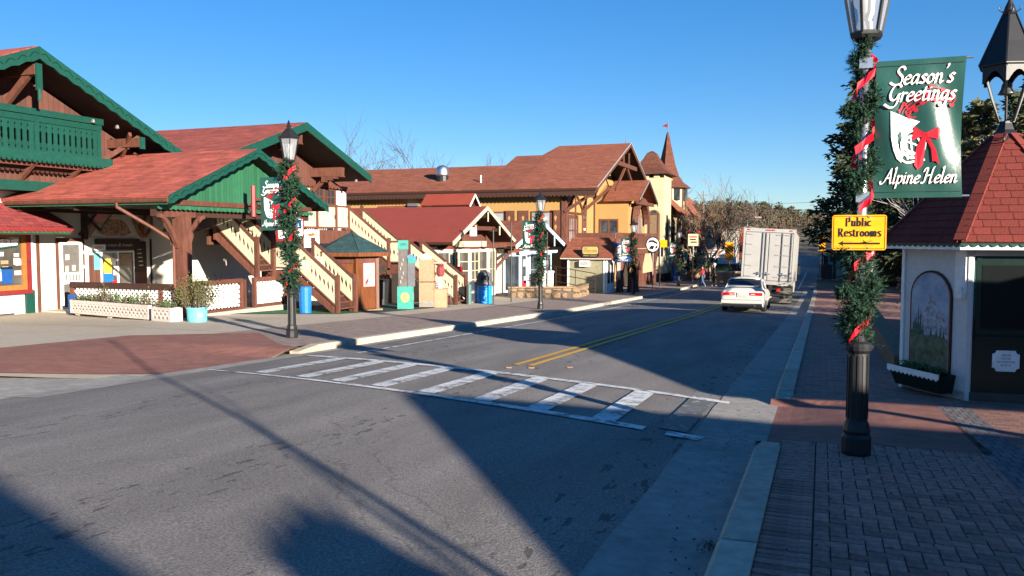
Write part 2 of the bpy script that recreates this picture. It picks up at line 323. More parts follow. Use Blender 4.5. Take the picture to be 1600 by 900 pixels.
def terrain():
    xs=[-700,-450,-300,-220,-160,-120,-90,-70,-50,-36,-26,-14,-6,0,5,9,14,18,24,32,42,55,70,90,130,200,350,700]
    ys=[-80,-40,-20,0,12,24,36,48,60,75,90,110,135,160,185,210,235,260,290,320,350,390,440,520,700]
    vs=[(x,y,terr(x,y)) for y in ys for x in xs]; n=len(xs)
    fs=[(j*n+i,j*n+i+1,j*n+n+i+1,j*n+n+i) for j in range(len(ys)-1) for i in range(n-1)]
    return MB().add(vs,fs).build('ground',EARTH,kind='structure',smooth=True)
terrain()
YS=[-40,0,32,52,67,90,160,260,330]
road=sheet('road',rect(-9.9,-.45,-30,335),rz,0,ASPH,8,146)
sheet('side_road',rect(-60,-9.9,-30,7.6),lambda x,y:rz(-9.9,y),0,ASPH,6,20)
# gutter pan on the right with a wavering edge
def strip(name,xl,xr,y0,y1,zf,off,m,dy=.35,jl=0,parent=None,kind='structure'):
    mb=MB(); n=max(2,int((y1-y0)/dy)); vs=[]
    for j in range(n+1):
        y=y0+(y1-y0)*j/n; a=xl(y) if callable(xl) else xl; b=xr(y) if callable(xr) else xr
        a+=jl*math.sin(y*2.3)*.5+jl*math.sin(y*5.7+1)*.4
        vs+=[(a,y,zf(a,y)+off),((a+b)/2,y,zf((a+b)/2,y)+off),(b,y,zf(b,y)+off)]
    fs=[]
    for j in range(n): k=j*3; fs+=[(k,k+1,k+4,k+3),(k+1,k+2,k+5,k+4)]
    return mb.add(vs,fs).build(name,m,parent,kind=kind)
strip('gutter',-1.24,-.5,-8,66,rz,.005,GUT,.25,.014)
strip('gutter',lambda y:-9.75,lambda y:-9.3,7.6,13.6,rz,.006,GUT,.3,.03)
strip('gutter',-9.8,-9.32,13.6,72,rz,.006,GUT,.5,.03)
sheet('gutter',((-60,7.0),(-9.6,7.0),(-9.7,9.9),(-60,8.3)),lambda x,y:rz(-9.9,y),.006,GUT,10,4)
# kerbs
def kerb(name,x0,x1,segs,zf,h0):
    for a,b in segs:
        mb=MB(); n=max(1,int((b-a)/.6)); vs=[]
        for j in range(n+1):
            y=a+(b-a)*j/n; e=min(1.0,(b-y)/.5+.12 if abs(b-8.55)<.01 else 1.0,(y-a)/.5+.12 if (abs(a-11.35)<.01 or abs(a-13.7)<.01) else 1.0)
            zt=gz(y)+h0-.10*(1-e); c=.03
            xf=x0 if zf>0 else x1
            s=1 if zf>0 else -1
            # section: face bottom, face top (rounded), back top, back bottom
            xs=[x0,x0+c,x1-c if zf<0 else x1,x1]
            vs+=[(x0,y,gz(y)-.25),(x0,y,zt-(c if zf>0 else 0)),(x0+c,y,zt),(x1-c,y,zt),(x1,y,zt-(c if zf<0 else 0)),(x1,y,gz(y)-.25)]
        fs=[]
        for j in range(n):
            for i in range(5): k=j*6+i; fs.append((k,k+6,k+7,k+1))
        fs+=[tuple(range(6)),tuple(reversed(range(n*6,n*6+6)))]
        mb.add(vs,fs); mb.build(name,KERB,kind='structure')
kerb('kerb',-.56,-.33,[(-10,2.0),(2.03,5.0),(5.03,8.55),(11.35,14.5),(14.53,18),(18.03,66)],1,.045)
kerb('kerb',-9.86,-9.62,[(13.7,15.9),(15.94,20),(20.04,25),(25.04,30),(30.04,36),(36.04,43),(43.04,50),(50.04,58),(58.04,73)],-1,.05)
# left pavement, plaza
strip('pavement',-13.3,-9.84,13.7,75,lz,.007,PINK,.4)
sheet('plaza',rect(-60,-13.1,7.6,80),lz,0,CONC,94,150)
sheet('pavement_apron',((-13.2,7.6),(-9.7,9.7),(-9.7,13.8),(-13.2,15)),lz,.0,CONC,20,30)
sheet('crossing_ramp',((-14.2,6.8),(-9.75,10.25),(-12.6,16.3),(-14.5,14.2)),lz,.014,REDC,30,40)
sheet('crossing_ramp',((-9.75,10.25),(-9.68,13.75),(-10.3,14.0),(-12.6,16.3)),lz,.014,REDC,20,20)
for y in (16.2,21,27,33,39,45): 
    sheet('pavement_joint',rect(-24,-13.3,y,y+.02),lz,.003,PAVE,12,1)
sheet('pavement_joint',rect(-13.33,-13.29,13.5,75),lz,.006,PAVE,1,100)
sheet('green_carpet_patch',((-18.4,21.8),(-15.4,24.2),(-15.2,26.4),(-18.4,26.4)),lz,.012,M['carpet'],6,6)
sheet('green_carpet_patch',((-18.6,26.2),(-14.75,26.2),(-14.6,31.6),(-18.6,32.5)),lz,.010,M['carpet2'],6,8)
# right pavement: mortar bed, bricks laid in herringbone
sheet('pavement',rect(-.35,1.55,-8,8.5),rsz,-.012,PAVE,6,50)
sheet('pavement',rect(-.35,30,11.4,66),rsz,0,BRKT,40,90)
sheet('pavement',rect(1.55,30,-8,11.45),rsz,-.001,BRKT,16,40)
sheet('crossing_ramp',((-.6,8.55),(1.5,8.45),(1.35,11.4),(-.6,11.4)),rsz,.004,REDC,14,14)
sheet('paver_band',((1.5,3.2),(1.9,3.2),(1.72,11.5),(1.36,11.5)),rsz,.004,mat('grey_pavers',(.17,.15,.15),kind='brick',a=.1,b=.2,rough=.9,var=.2,bump=.3),2,20)
pav=thing('brick_pavement','',None,(.6,5,gz(5))); pav['kind']='structure'
bricks=[]
for j in range(-6,10):                                   # soldier course beside the kerb
    pass
yy=2.9
while yy<8.5: bricks.append((-.33,-.023,yy,yy+.083)); yy+=.088
c=.1
for j in range(28,87):
    for i in range(-1,16):
        k=(i-j)%4
        if k==0 and i+2>0: bricks.append((max(-.02,-.02+i*c),-.02+(i+2)*c,j*c,min(8.52,(j+1)*c)))
        elif k==3 and i>=0: bricks.append((-.02+i*c,-.02+(i+1)*c,j*c,min(8.52,(j+2)*c)))
def bq(x0,x1,y0,y1,g=.004,h=.0):
    mb=MB(); z=[rsz(x,y)+h for x,y in ((x0,y0),(x1,y0),(x1,y1),(x0,y1))]; e=.006
    lo=[(x0+g,y0+g,z[0]-.03),(x1-g,y0+g,z[1]-.03),(x1-g,y1-g,z[2]-.03),(x0+g,y1-g,z[3]-.03)]
    md=[(p[0],p[1],p[2]+.027) for p in lo]; g2=g+e
    hi=[(x0+g2,y0+g2,z[0]),(x1-g2,y0+g2,z[1]),(x1-g2,y1-g2,z[2]),(x0+g2,y1-g2,z[3])]
    vs=lo+md+hi; fs=[(8,9,10,11)]
    for a in (0,4):
        for i in range(4): fs.append((a+i,a+(i+1)%4,a+4+(i+1)%4,a+4+i))
    return mb.add(vs,fs)
vis=[b for b in bricks if b[3]>3.6]; vis.sort(key=lambda b:(b[2]))
for b in vis[:298]:
    o=bq(*b,h=R.uniform(-.002,.003)).build('brick',BRK,pav)
rest=MB()
for b in vis[298:]+[b for b in bricks if b[3]<=3.6]:
    q=bq(*b,h=R.uniform(-.002,.003)); n=len(rest.v); rest.v+=q.v; rest.f+=[tuple(n+i for i in f) for f in q.f]; rest.m+=q.m
rest.build('bricks',BRK,pav,kind='stuff')
# dead leaves caught in the right-hand gutter
def leaves(name,n,cx,cy,sx,sy,zf,m,size=.02,h=.02):
    mb=MB()
    for _ in range(n):
        x=R.gauss(cx,sx); y=R.gauss(cy,sy); z=zf(x,y)+.008+abs(R.gauss(0,h)); a=R.uniform(0,6.3); d=V((math.cos(a),math.sin(a),R.uniform(-.5,.5)))*size; e=V((-math.sin(a),math.cos(a),R.uniform(-.5,.5)))*size*.6; p=V((x,y,z))
        mb.add([p-d,p+e,p+d,p-e],[(0,1,2,3)])
    return mb.build(name,m,kind='stuff')
leaves('dead_leaves',70,-.63,5.2,.03,.07,rz,M['twig'],.011,.008); leaves('dead_leaves',60,-.66,4.45,.03,.07,rz,M['twig'],.011,.008)
leaves('dead_leaves',150,1.2,5.8,1.1,1.6,rsz,M['twig'],.014,.004); leaves('dead_leaves',120,-.8,7.2,.12,2.5,rz,M['twig'],.013,.004)
# ---- markings
def paintquad(name,q,m,off=.012,parent=None,ny=1,nx=6): return sheet(name,q,rz,off,m,nx,ny,parent=parent)
LX=lambda a,b,t:(a[0]+(b[0]-a[0])*t,a[1]+(b[1]-a[1])*t)
la,lb=(-9.04,10.71),(-1.75,8.60); ua,ub=(-8.95,13.2),(-1.17,10.94)
cw=thing('crosswalk','',None,(-5,10.8,rz(-5,10.8))); cw['kind']='structure'
def lowY(x): return la[1]+(lb[1]-la[1])*(x-la[0])/(lb[0]-la[0])
def upY(x): return ua[1]+(ub[1]-ua[1])*(x-ua[0])/(ub[0]-ua[0])
paintquad('edge_line',((la[0]-.4,lowY(la[0]-.4)),(-1.75,lowY(-1.75)),(-1.75,lowY(-1.75)+.21),(la[0]-.4,lowY(la[0])+.17)),WLINE,.012,cw,1,14)
paintquad('edge_line',((-9.2,upY(-9.2)),(-1.1,upY(-1.1)),(-1.1,upY(-1.1)+.19),(-9.2,upY(-9.2)+.19)),WLINE,.012,cw,1,14)
for x in (-8.38,-7.41,-6.66,-5.86,-5.0,-4.1,-3.28,-2.41):
    paintquad('stripe',((x,lowY(x)+.19),(x+.29,lowY(x+.29)+.19),(x+.29,upY(x+.29)+.03),(x,upY(x)+.03)),WLINE,.0125,cw,6,1)
paintquad('stripe',((-1.62,lowY(-1.62)+.25),(-1.3,lowY(-1.3)+.25),(-1.3,upY(-1.3)),(-1.62,upY(-1.62))),WLINE2,.0125,cw,6,1)
paintquad('stripe',((-1.5,lowY(-1.5)-.05),(-1.15,lowY(-1.15)-.05),(-1.1,lowY(-1.1)+.16),(-1.5,lowY(-1.5)+.18)),WLINE,.0128,cw,1,2)
paintquad('lane_line',((-8.55,14.0),(-8.45,14.0),(-8.75,75),(-8.87,75)),WLINE,.012,None,60,1)
for y in (16.2,18.4,20.8,23.2,25.6,28,33,38): paintquad('parking_line',((-9.3,y),(-8.5,y),(-8.5,y+.09),(-9.3,y+.09)),WLINE2,.012,None,1,4)
for x in (-4.95,-4.68): paintquad('centre_line',((x,13.2),(x+.11,13.2),(x+.55,60),(x+.43,60)),YLINE,.012,None,60,1)
paintquad('stop_line',((-4.3,63),(-1.2,63),(-1.2,63.4),(-4.3,63.4)),WLINE2,.012,None,1,6)
paintquad('lane_line',((-1.75,66),(-1.63,66),(-1.7,105),(-1.85,105)),WLINE,.012,None,30,1)
for x,y in ((-4.9,12.75),(-4.55,12.9),(-4.0,13.3)): MB().box(x,x+.08,y,y+.06,rz(x,y),rz(x,y)+.015).build('road_stud',M['tan'],label=None,kind='structure')
# ================================================================ LETTERING
GL={ # skeleton strokes, x-height .48, capitals about 1
'S':(.66,[[(.60,.80),(.50,.95),(.28,.94),(.20,.76),(.34,.58),(.52,.42),(.54,.18),(.36,.02),(.08,.02),(-.14,.14)]]),
'e':(.44,[[(.07,.24),(.36,.33),(.34,.45),(.2,.48),(.07,.34),(.05,.14),(.18,.01),(.40,.11)]]),
'a':(.52,[[(.38,.45),(.2,.48),(.06,.30),(.06,.06),(.2,.03),(.36,.3)],[(.40,.47),(.36,.1),(.42,.01),(.51,.08)]]),
's':(.40,[[(.36,.42),(.22,.48),(.10,.38),(.2,.27),(.30,.15),(.22,.02),(.01,.06)]]),
'o':(.48,[[(.22,.48),(.06,.32),(.06,.1),(.2,.01),(.37,.16),(.38,.38),(.22,.48)]]),
'n':(.54,[[(.02,.45),(.09,.46),(.06,0)],[(.07,.28),(.25,.48),(.36,.40),(.34,.08),(.42,.01),(.50,.10)]]),
"'":(.22,[[(.10,.98),(.12,.88),(.05,.76)]]),
'G':(.74,[[(.66,.80),(.5,.95),(.24,.84),(.09,.46),(.2,.13),(.45,.12),(.60,.42)],[(.62,.44),(.60,.0),(.46,-.26),(.18,-.30),(-.16,-.12)]]),
'r':(.36,[[(.02,.45),(.09,.46),(.06,0)],[(.07,.28),(.2,.46),(.35,.43)]]),
't':(.33,[[(.15,.70),(.10,.1),(.18,.01),(.31,.08)],[(0,.46),(.31,.46)]]),
'i':(.26,[[(.02,.43),(.10,.45),(.07,.08),(.14,.01),(.24,.09)],[(.10,.64),(.13,.68)]]),
'g':(.50,[[(.38,.45),(.2,.48),(.06,.3),(.06,.09),(.2,.05),(.36,.3)],[(.40,.47),(.36,-.1),(.24,-.3),(.04,-.27),(.03,-.15)]]),
'A':(.70,[[(-.20,.16),(-.16,.02),(.02,.04),(.20,.35),(.44,.96)],[(.44,.96),(.50,.3),(.56,.02),(.68,.08)],[(.16,.36),(.54,.36)]]),
'l':(.26,[[(.02,.92),(.10,.96),(.07,.1),(.14,.01),(.23,.09)]]),
'p':(.48,[[(.02,.45),(.09,.46),(.04,-.30)],[(.07,.3),(.24,.48),(.38,.40),(.37,.14),(.22,.01),(.06,.1)]]),
'H':(.76,[[(-.08,.72),(.0,.93),(.16,.90),(.12,.5),(.06,.04),(-.14,.04)],[(.62,.99),(.54,.9),(.47,.1),(.54,.01),(.66,.08)],[(.12,.45),(.5,.52)]]),
' ':(.26,[])}
def sr(x,y0,y1,w=.12): return [[(x,y0),(x,y1)],[(x-w,y0),(x+w,y0)],[(x-w,y1),(x+w,y1)]]
RL={ # upright roman with serifs
'P':(.66,sr(.14,0,.72)+[[(.14,.70),(.45,.68),(.50,.52),(.42,.38),(.14,.36)]]),
'R':(.72,sr(.14,0,.72)+[[(.14,.70),(.44,.68),(.49,.54),(.40,.40),(.14,.38)],[(.32,.38),(.55,.0),(.66,.0)]]),
'u':(.58,[[(.0,.46),(.12,.46),(.12,.12),(.22,.0),(.40,.10)],[(.30,.46),(.42,.46)],[(.42,.46),(.42,.0)],[(.42,.0),(.54,.0)]]),
'b':(.56,[[(-.02,.74),(.10,.74),(.10,.0)],[(.10,.34),(.26,.47),(.42,.36),(.43,.12),(.28,.0),(.10,.08)]]),
'l':(.30,sr(.13,0,.74)[:2]+[[(.0,.74),(.13,.74)]]),'i':(.30,sr(.13,0,.46)[:2]+[[(.0,.46),(.13,.46)],[(.11,.64),(.15,.66)]]),
'c':(.46,[[(.38,.38),(.24,.47),(.08,.34),(.07,.12),(.22,.0),(.40,.08)]]),
'e':(.48,[[(.08,.26),(.38,.27),(.36,.42),(.22,.47),(.08,.34),(.07,.12),(.22,.0),(.42,.09)]]),
's':(.42,[[(.34,.40),(.20,.47),(.08,.36),(.22,.25),(.34,.12),(.22,.0),(.05,.06)]]),
't':(.36,[[(.14,.62),(.14,.1),(.22,.0),(.34,.06)],[(.0,.46),(.30,.46)]]),
'r':(.42,sr(.12,0,.46)[:2]+[[(.0,.46),(.12,.46)],[(.12,.30),(.24,.46),(.38,.44)]]),
'o':(.52,[[(.24,.47),(.08,.34),(.08,.12),(.24,.0),(.40,.12),(.40,.34),(.24,.47)]]),
'm':(.84,sr(.12,0,.46)[:2]+[[(.0,.46),(.12,.46)],[(.12,.32),(.26,.47),(.38,.38),(.38,.0)],[(.38,.32),(.54,.47),(.66,.38),(.66,.0)],[(.30,.0),(.46,.0)],[(.58,.0),(.74,.0)]]),' ':(.3,[])}
def smooth(p,k=5):
    if len(p)<3: return p
    out=[]
    for i in range(len(p)-1):
        a=p[max(i-1,0)];b=p[i];c=p[i+1];d=p[min(i+2,len(p)-1)]
        for j in range(k):
            t=j/k; out.append(tuple(.5*((2*b[q])+(-a[q]+c[q])*t+(2*a[q]-5*b[q]+4*c[q]-d[q])*t*t+(-a[q]+3*b[q]-3*c[q]+d[q])*t**3) for q in (0,1)))
    return out+[p[-1]]
def word(s,glyphs=GL,shear=.22,track=0):
    x=0;out=[]
    for ch in s:
        w,st=glyphs[ch]
        for k in st: out.append([(x+p[0]+shear*p[1],p[1]) for p in smooth(k)])
        x+=w+track
    return out,x
def nibbed(strokes,fr,u0,z0,sx,sz,nib,n0,thin=.02):
    """broad-nib ribbons laid on the plane n=n0 of frame fr"""
    mb=MB(fr); q=0
    for st in strokes:
        P=[(u0+p[0]*sx,z0+p[1]*sz) for p in st]
        for a,b in zip(P,P[1:]):
            q+=1; n=n0+.00003*(q%40)
            d=V((b[0]-a[0],b[1]-a[1])); L_=max(d.length,1e-6); pr=V((-d.y,d.x))/L_*thin*sz
            nb=V(nib)*sz
            if nb.dot(pr)<0: pr=-pr
            o=nb+pr
            e=d/L_*.012*sz
            mb.add([(a[0]-o.x-e.x,n,a[1]-o.y-e.y),(b[0]-o.x+e.x,n,b[1]-o.y+e.y),(b[0]+o.x+e.x,n,b[1]+o.y+e.y),(a[0]+o.x-e.x,n,a[1]+o.y-e.y)],[(0,1,2,3)])
    return mb
def written(s,fr,cx,z,width,h,n0,name,m,parent,glyphs=GL,nib=(.037,.032),thin=.013,shear=.22,track=0,squash=1):
    st,w=word(s,glyphs,shear,track); xs=[p[0] for k in st for p in k]; k=width/(max(xs)-min(xs))
    return nibbed(st,fr,cx-width/2-min(xs)*k,z,k,h,nib,n0,thin).build(name,m,parent)
def plain(s,fr,cx,cz,h,n,name,m,parent,width=None,shear=0,bold=0):
    cu=bpy.data.curves.new('lettering','FONT'); cu.body=s; cu.size=1; cu.align_x='CENTER'; cu.align_y='CENTER'; cu.shear=shear; cu.offset=bold
    to=bpy.data.objects.new('lettering',cu); me=bpy.data.meshes.new_from_object(to); bpy.data.objects.remove(to)
    co=[v.co.copy() for v in me.vertices]; xs=[c.x for c in co]; ys=[c.y for c in co]
    hh=max(ys)-min(ys); ww=max(xs)-min(xs); kz=h/hh; kx=(width/ww) if width else kz; my=(max(ys)+min(ys))/2; mx=(max(xs)+min(xs))/2
    mb=MB(fr); mb.add([(cx+(c.x-mx)*kx,n,cz+(c.y-my)*kz) for c in co],[tuple(p.vertices) for p in me.polygons]); bpy.data.meshes.remove(me)
    return mb.build(name,m,parent)
# ================================================================ STREET LAMPS with garland and banner
def fluff(mb,path,rad,n,L_,wid,rng,mi=0):
    """needle tufts crowding round a path"""
    P=[V(p) for p in path]; cum=[0]
    for a,b in zip(P,P[1:]): cum.append(cum[-1]+(b-a).length)
    for _ in range(n):
        s=rng.random()*cum[-1]; i=0
        while i<len(cum)-2 and cum[i+1]<s: i+=1
        t=(s-cum[i])/max(cum[i+1]-cum[i],1e-6); p=P[i].lerp(P[i+1],t)
        d=V((rng.gauss(0,1),rng.gauss(0,1),rng.gauss(0,1)-.15)).normalized(); ax=(P[i+1]-P[i]).normalized(); d=(d+ax*.5).normalized()
        b0=p+d*rad*rng.random()*.45; tip=b0+d*rad*rng.uniform(.4,.95)
        x=d.orthogonal().normalized(); y=d.cross(x); 
        for k in range(5):       # sprig: needles set along a short twig
            q=b0.lerp(tip,.25+.18*k); a=rng.uniform(0,6.3)
            for sgn in (1,-1):
                e=(d*.75+(x*math.cos(a)+y*math.sin(a))*sgn*.8).normalized()*L_*rng.uniform(.7,1.15); f=e.cross(d).normalized()*wid
                mb.add([q-f,q+f,q+e],[(0,1,2)],mi)
def ribbon(pole,z0,z1,turns,r,wid,ph):
    mb=MB(); n=int(turns*14); vs=[]
    for i in range(n+1):
        t=i/n; a=ph+2*PI*turns*t; rr=r*(1+.25*math.sin(5*a)); z=z0+(z1-z0)*t; c=V((pole[0]+rr*math.cos(a),pole[1]+rr*math.sin(a),z))
        tw=.5*math.sin(2.3*a)
        vs+=[c+V((math.cos(a)*tw*wid*.4,math.sin(a)*tw*wid*.4,-wid/2)),c+V((-math.cos(a)*tw*wid*.2,-math.sin(a)*tw*wid*.2,wid/2))]
    return mb.add(vs,[(2*i,2*i+1,2*i+3,2*i+2) for i in range(n)])
def horn_print(fr,u,z,s,n,par,near):
    """French horn, bow and a ribbon of notes printed on the banner; s = banner width"""
    q=lambda pts:[(u+p[0]*s,z+p[1]*s) for p in pts]
    mb=MB(fr)
    def rib(pts,w0,w1,nn,closed=False):
        pts=q(smooth(pts,8)); k=len(pts)
        for i in range(k-1):
            a,b=V(pts[i]),V(pts[i+1]); d=(b-a); 
            if d.length<1e-6: continue
            x=V((-d.y,d.x)).normalized(); wa=(w0+(w1-w0)*i/k)*s; wb=(w0+(w1-w0)*(i+1)/k)*s; e=d.normalized()*.004*s
            mb.add([(a.x-x.x*wa-e.x,nn+.00002*(i%9),a.y-x.y*wa-e.y),(b.x-x.x*wb+e.x,nn+.00002*(i%9),b.y-x.y*wb+e.y),(b.x+x.x*wb+e.x,nn+.00002*(i%9),b.y+x.y*wb+e.y),(a.x+x.x*wa-e.x,nn+.00002*(i%9),a.y+x.y*wa-e.y)],[(0,1,2,3)])
    bell=[(-.34,.86),(-.16,.775),(.06,.69),(-.02,.62),(-.09,.52),(-.125,.42),(-.14,.32),(-.15,.2),(-.18,.09),(-.24,.15),(-.29,.28),(-.325,.46),(-.335,.66)]
    mb.poly([(p[0],n,p[1]) for p in q(bell)])
    if True:
        circ=lambda cx,cz,rx,rz_,a0,a1,k=14:[(cx+rx*math.cos(a0+(a1-a0)*i/k),cz+rz_*math.sin(a0+(a1-a0)*i/k)) for i in range(k+1)]
        rib(circ(-.02,.36,.16,.20,.4,6.4),.016,.016,n+.0004); rib(circ(-.03,.35,.10,.14,0,6.3),.013,.013,n+.0007)
        rib([(-.20,.16),(-.10,.09),(.04,.12),(.14,.13)],.014,.014,n+.001); rib([(-.16,.42),(.0,.36),(.1,.30)],.012,.012,n+.0012); rib([(-.15,.30),(-.02,.24),(.10,.20)],.012,.012,n+.0014); rib([(-.06,.46),(-.04,.3),(-.02,.16)],.011,.011,n+.0016); rib([(-.12,.42),(-.11,.28),(-.09,.14)],.011,.011,n+.0018)
    o1=mb.build('horn_print',M['ink'],par,kind='stuff')
    mb=MB(fr)
    nn=n+.0026
    for pts in ([(.12,.52),(-.01,.63),(-.03,.54),(-.04,.42),(.10,.47)],[(.14,.52),(.30,.60),(.33,.57),(.31,.42),(.14,.47)],[(.09,.53),(.16,.53),(.17,.46),(.09,.46)],
                [(.09,.46),(.02,.30),(.0,.05),(.05,-.02),(.12,.06),(.15,.46)],[(.13,.46),(.22,.28),(.24,.10),(.29,.10),(.34,.05),(.28,.28),(.18,.47)]):
        mb.poly([(p[0],nn,p[1]) for p in q(pts)]); nn+=.0004
    for k in range(4):                                   # stave lines sweeping up to the right
        off=-.055*k; rib([(-.24+.1*k*.6,.86-.03*k),(-.12,.98+off),(.06,1.12+off*1.1),(.24,1.18+off*1.15),(.48,1.12+off*.9)],.006,.006,nn+k*.0003)
    rib([(-.22,.84),(-.16,.98),(-.1,.88),(-.02,.92),(-.10,.76),(.0,.76)],.010,.010,nn+.002); rib([(.48,1.13),(.53,1.02),(.50,.95)],.006,.006,nn+.0023)
    for k,(x,zc) in enumerate([(.08,.96),(.16,1.06),(.26,1.00),(.36,1.14),(.48,.92),(.0,.86),(.49,1.05),(-.04,1.08),(.20,1.20)]):
        r=.034; mb.poly([(u+(x+r*math.cos(a*PI/5))*s,nn+.0026+k*.0001,z+(zc+r*.85*math.sin(a*PI/5))*s) for a in range(10)])
    mb.build('bow_and_music_print',M['inkr'],par,kind='stuff')
def lamp_post(loc,lean,near,side,label,sc_=1.0,hide_banner=False):
    """side: +1 banner towards +X, -1 towards -X"""
    x,y,z=loc; t=thing('street_lamp',label,'street lamp',loc,'garlanded lamp posts along the street')
    n=16 if near else 10; H=3.72*sc_
    m=MB(); m.lathe((x,y,z),[(.0,.0),(.122,.0),(.128,.03),(.128,.16),(.112,.19),(.117,.22),(.105,.28),(.092,.31)],n); m.build('base',M['black'],t,smooth=False)
    m=MB(); m.lathe((x,y,z),[(.09,.29),(.086,.92*sc_),(.115,.95*sc_),(.12,.985*sc_),(.105,1.01*sc_),(.07,1.03*sc_),(.05,1.07*sc_)],n); 
    for k in range(12 if near else 8):                  # flutes
        a=2*PI*k/(12 if near else 8); m.beam((x+.088*math.cos(a),y+.088*math.sin(a),z+.33),(x+.086*math.cos(a),y+.086*math.sin(a),z+.9*sc_),.016,.012)
    m.build('column',M['black'],t)
    m=MB(); m.path([(x,y,z+1.0),(x,y,z+2.2),(x,y,z+H-.02)],[.044,.042,.04],n); m.build('pole',M['steel'] if near else M['black'],t,smooth=True)
    zl=z+H
    m=MB(); m.lathe((x,y,zl),[(.05,-.12),(.06,-.06),(.12,-.03),(.135,0),(.135,.02),(.06,.03)],6,ph=.2); m.build('lantern_base',M['black'],t)
    r0,r1,h=.125,.215,.50
    m=MB()
    for k in range(6):
        a=2*PI*k/6+.2; c,s=math.cos(a),math.sin(a)
        m.beam((x+r0*c,y+r0*s,zl+.01),(x+r1*c,y+r1*s,zl+h),.020,.020)
        a2=a+PI/3; m.beam((x+r1*c,y+r1*s,zl+h),(x+r1*math.cos(a2),y+r1*math.sin(a2),zl+h),.03,.03); m.beam((x+r0*c,y+r0*s,zl+.02),(x+r0*math.cos(a2),y+r0*math.sin(a2),zl+.02),.022,.022)
        m.path([(x+r1*c,y+r1*s,zl+h-.01),(x+(r1+.03)*c,y+(r1+.03)*s,zl+h+.03),(x+(r1+.035)*c,y+(r1+.035)*s,zl+h+.08)],[.012,.01,.004],4)
    m.build('lantern_frame',M['black'],t)
    for k in range(6):
        a=2*PI*k/6+.2; a2=a+PI/3; f=.985
        MB().add([(x+r0*f*math.cos(a),y+r0*f*math.sin(a),zl+.02),(x+r0*f*math.cos(a2),y+r0*f*math.sin(a2),zl+.02),(x+r1*f*math.cos(a2),y+r1*f*math.sin(a2),zl+h),(x+r1*f*math.cos(a),y+r1*f*math.sin(a),zl+h)],[(0,1,2,3)]).build('lantern_pane',LAMPGLASS,t)
    MB().lathe((x,y,zl),[(.05,.03),(.05,.12),(.035,.13),(.06,.2),(.065,.3),(.03,.38)],8).build('bulb',M['white'],t,smooth=True)
    m=MB(); m.lathe((x,y,zl+h),[(.24,0),(.25,.02),(.17,.11),(.09,.20),(.055,.22),(.05,.25),(.06,.27),(.03,.31),(.035,.34),(.0,.42)],6,ph=.2); m.build('lantern_cap',M['black'],t)
    # garland
    zs=z+1.02*sc_; ze=z+H-.06; tn=4.6; path=[]
    for i in range(90):
        u=i/89; a=tn*2*PI*u+1.0; rr=.06+.035*math.sin(7*a+u*9); path.append((x+rr*math.cos(a),y+rr*math.sin(a),zs+(ze-zs)*u))
    if near:
        lo=[p for p in path if p[2]<z+1.86]; up=[p for p in path if p[2]>z+2.16]
        g=MB(); fluff(g,lo,.150,1400,.042,.0040,R); fluff(g,up,.090,1700,.038,.0040,R)
        for p in ([x-.06,y-.1,z+1.5],[x+.07,y-.08,z+1.3],[x-.03,y-.1,z+2.5],[x-.06,y-.06,z+3.1]):
            for _ in range(2):
                a=R.uniform(0,6.3); fluff(g,[p,(p[0]-.10,p[1]-.05*math.sin(a),p[2]-.04)],.06,110,.04,.004,R)
    else:
        g=MB(); fluff(g,path,.21,900,.085,.016,R)
    g.build('garland',M['needle'],t)
    if near:
        for a_,b_,n_,p_ in ((z+1.02,z+1.83,1.35,3.4),(z+2.2,ze-.03,2.6,4.4)): ribbon((x,y),a_,b_,n_,.092,.070,p_).build('ribbon',M['red'],t)
    else: ribbon((x,y),zs+.06,ze-.05,tn*.8,.115,.12,2.2).build('ribbon',M['red'],t)
    # banner on two arms
    w_,hb=.70,1.19; zt=z+(3.49 if near else 3.40)*sc_; zb=zt-hb; s=side
    xa=x+s*.085; xb=xa+s*w_
    for zz in (zt-.012,zb+.012):
        m=MB(); m.path([(x,y,zz),(xb+s*.055,y,zz)],.0095,8); m.build('banner_arm',M['chrome'] if near else M['steel'],t)
        m=MB(); m.box(x-.055,x+.055,y-.06,y+.055,zz-.045,zz+.045); m.build('bracket',M['steel'],t)
    nx,nz=(14,20) if near else (6,8); vs=[]; u0,u1=min(xa,xb),max(xa,xb)
    for j in range(nz+1):
        for i in range(nx+1):
            uu=u0+(u1-u0)*i/nx; tt=j/nz; env=math.sin(PI*tt)
            pinch=.02*env*(1 if (i/nx>.5)==(s>0) else 0)
            d=-.012+(-.035*env*math.sin(PI*i/nx*1.0+.4)+.018*env*math.sin(i*.9*14/nx+j*.25*20/nz))
            vs.append((uu-s*pinch*abs(i/nx-.5)*2,y+d,zb+hb*tt))
    fs=[(j*(nx+1)+i,j*(nx+1)+i+1,(j+1)*(nx+1)+i+1,(j+1)*(nx+1)+i) for j in range(nz) for i in range(nx)]
    b=MB().add(vs,fs); k=len(b.v); b.v+=[p+V((0,.006,0)) for p in b.v]; b.f+=[tuple(k+i for i in reversed(f)) for f in b.f]; b.m+=[0]*len(fs)
    ban=b.build('banner',M['bannerg'],t,smooth=True)
    fr=FY(y-.012); cx=(u0+u1)/2
    def drape(o):                                         # lay print on the cloth's own waves
        off=WO[o.name]
        for vv in o.data.vertices:
            p=vv.co+off; fx=(p.x-u0)/(u1-u0)*nx; tt=(p.z-zb)/hb; env=math.sin(PI*max(0,min(1,tt)))
            vv.co.y+=(-.035*env*math.sin(PI*fx/nx+.4)+.018*env*math.sin(fx*.9*14/nx+tt*nz*.25*20/nz))
    kids0=set(o.name for o in t.children)
    n0=.008 if near else .006
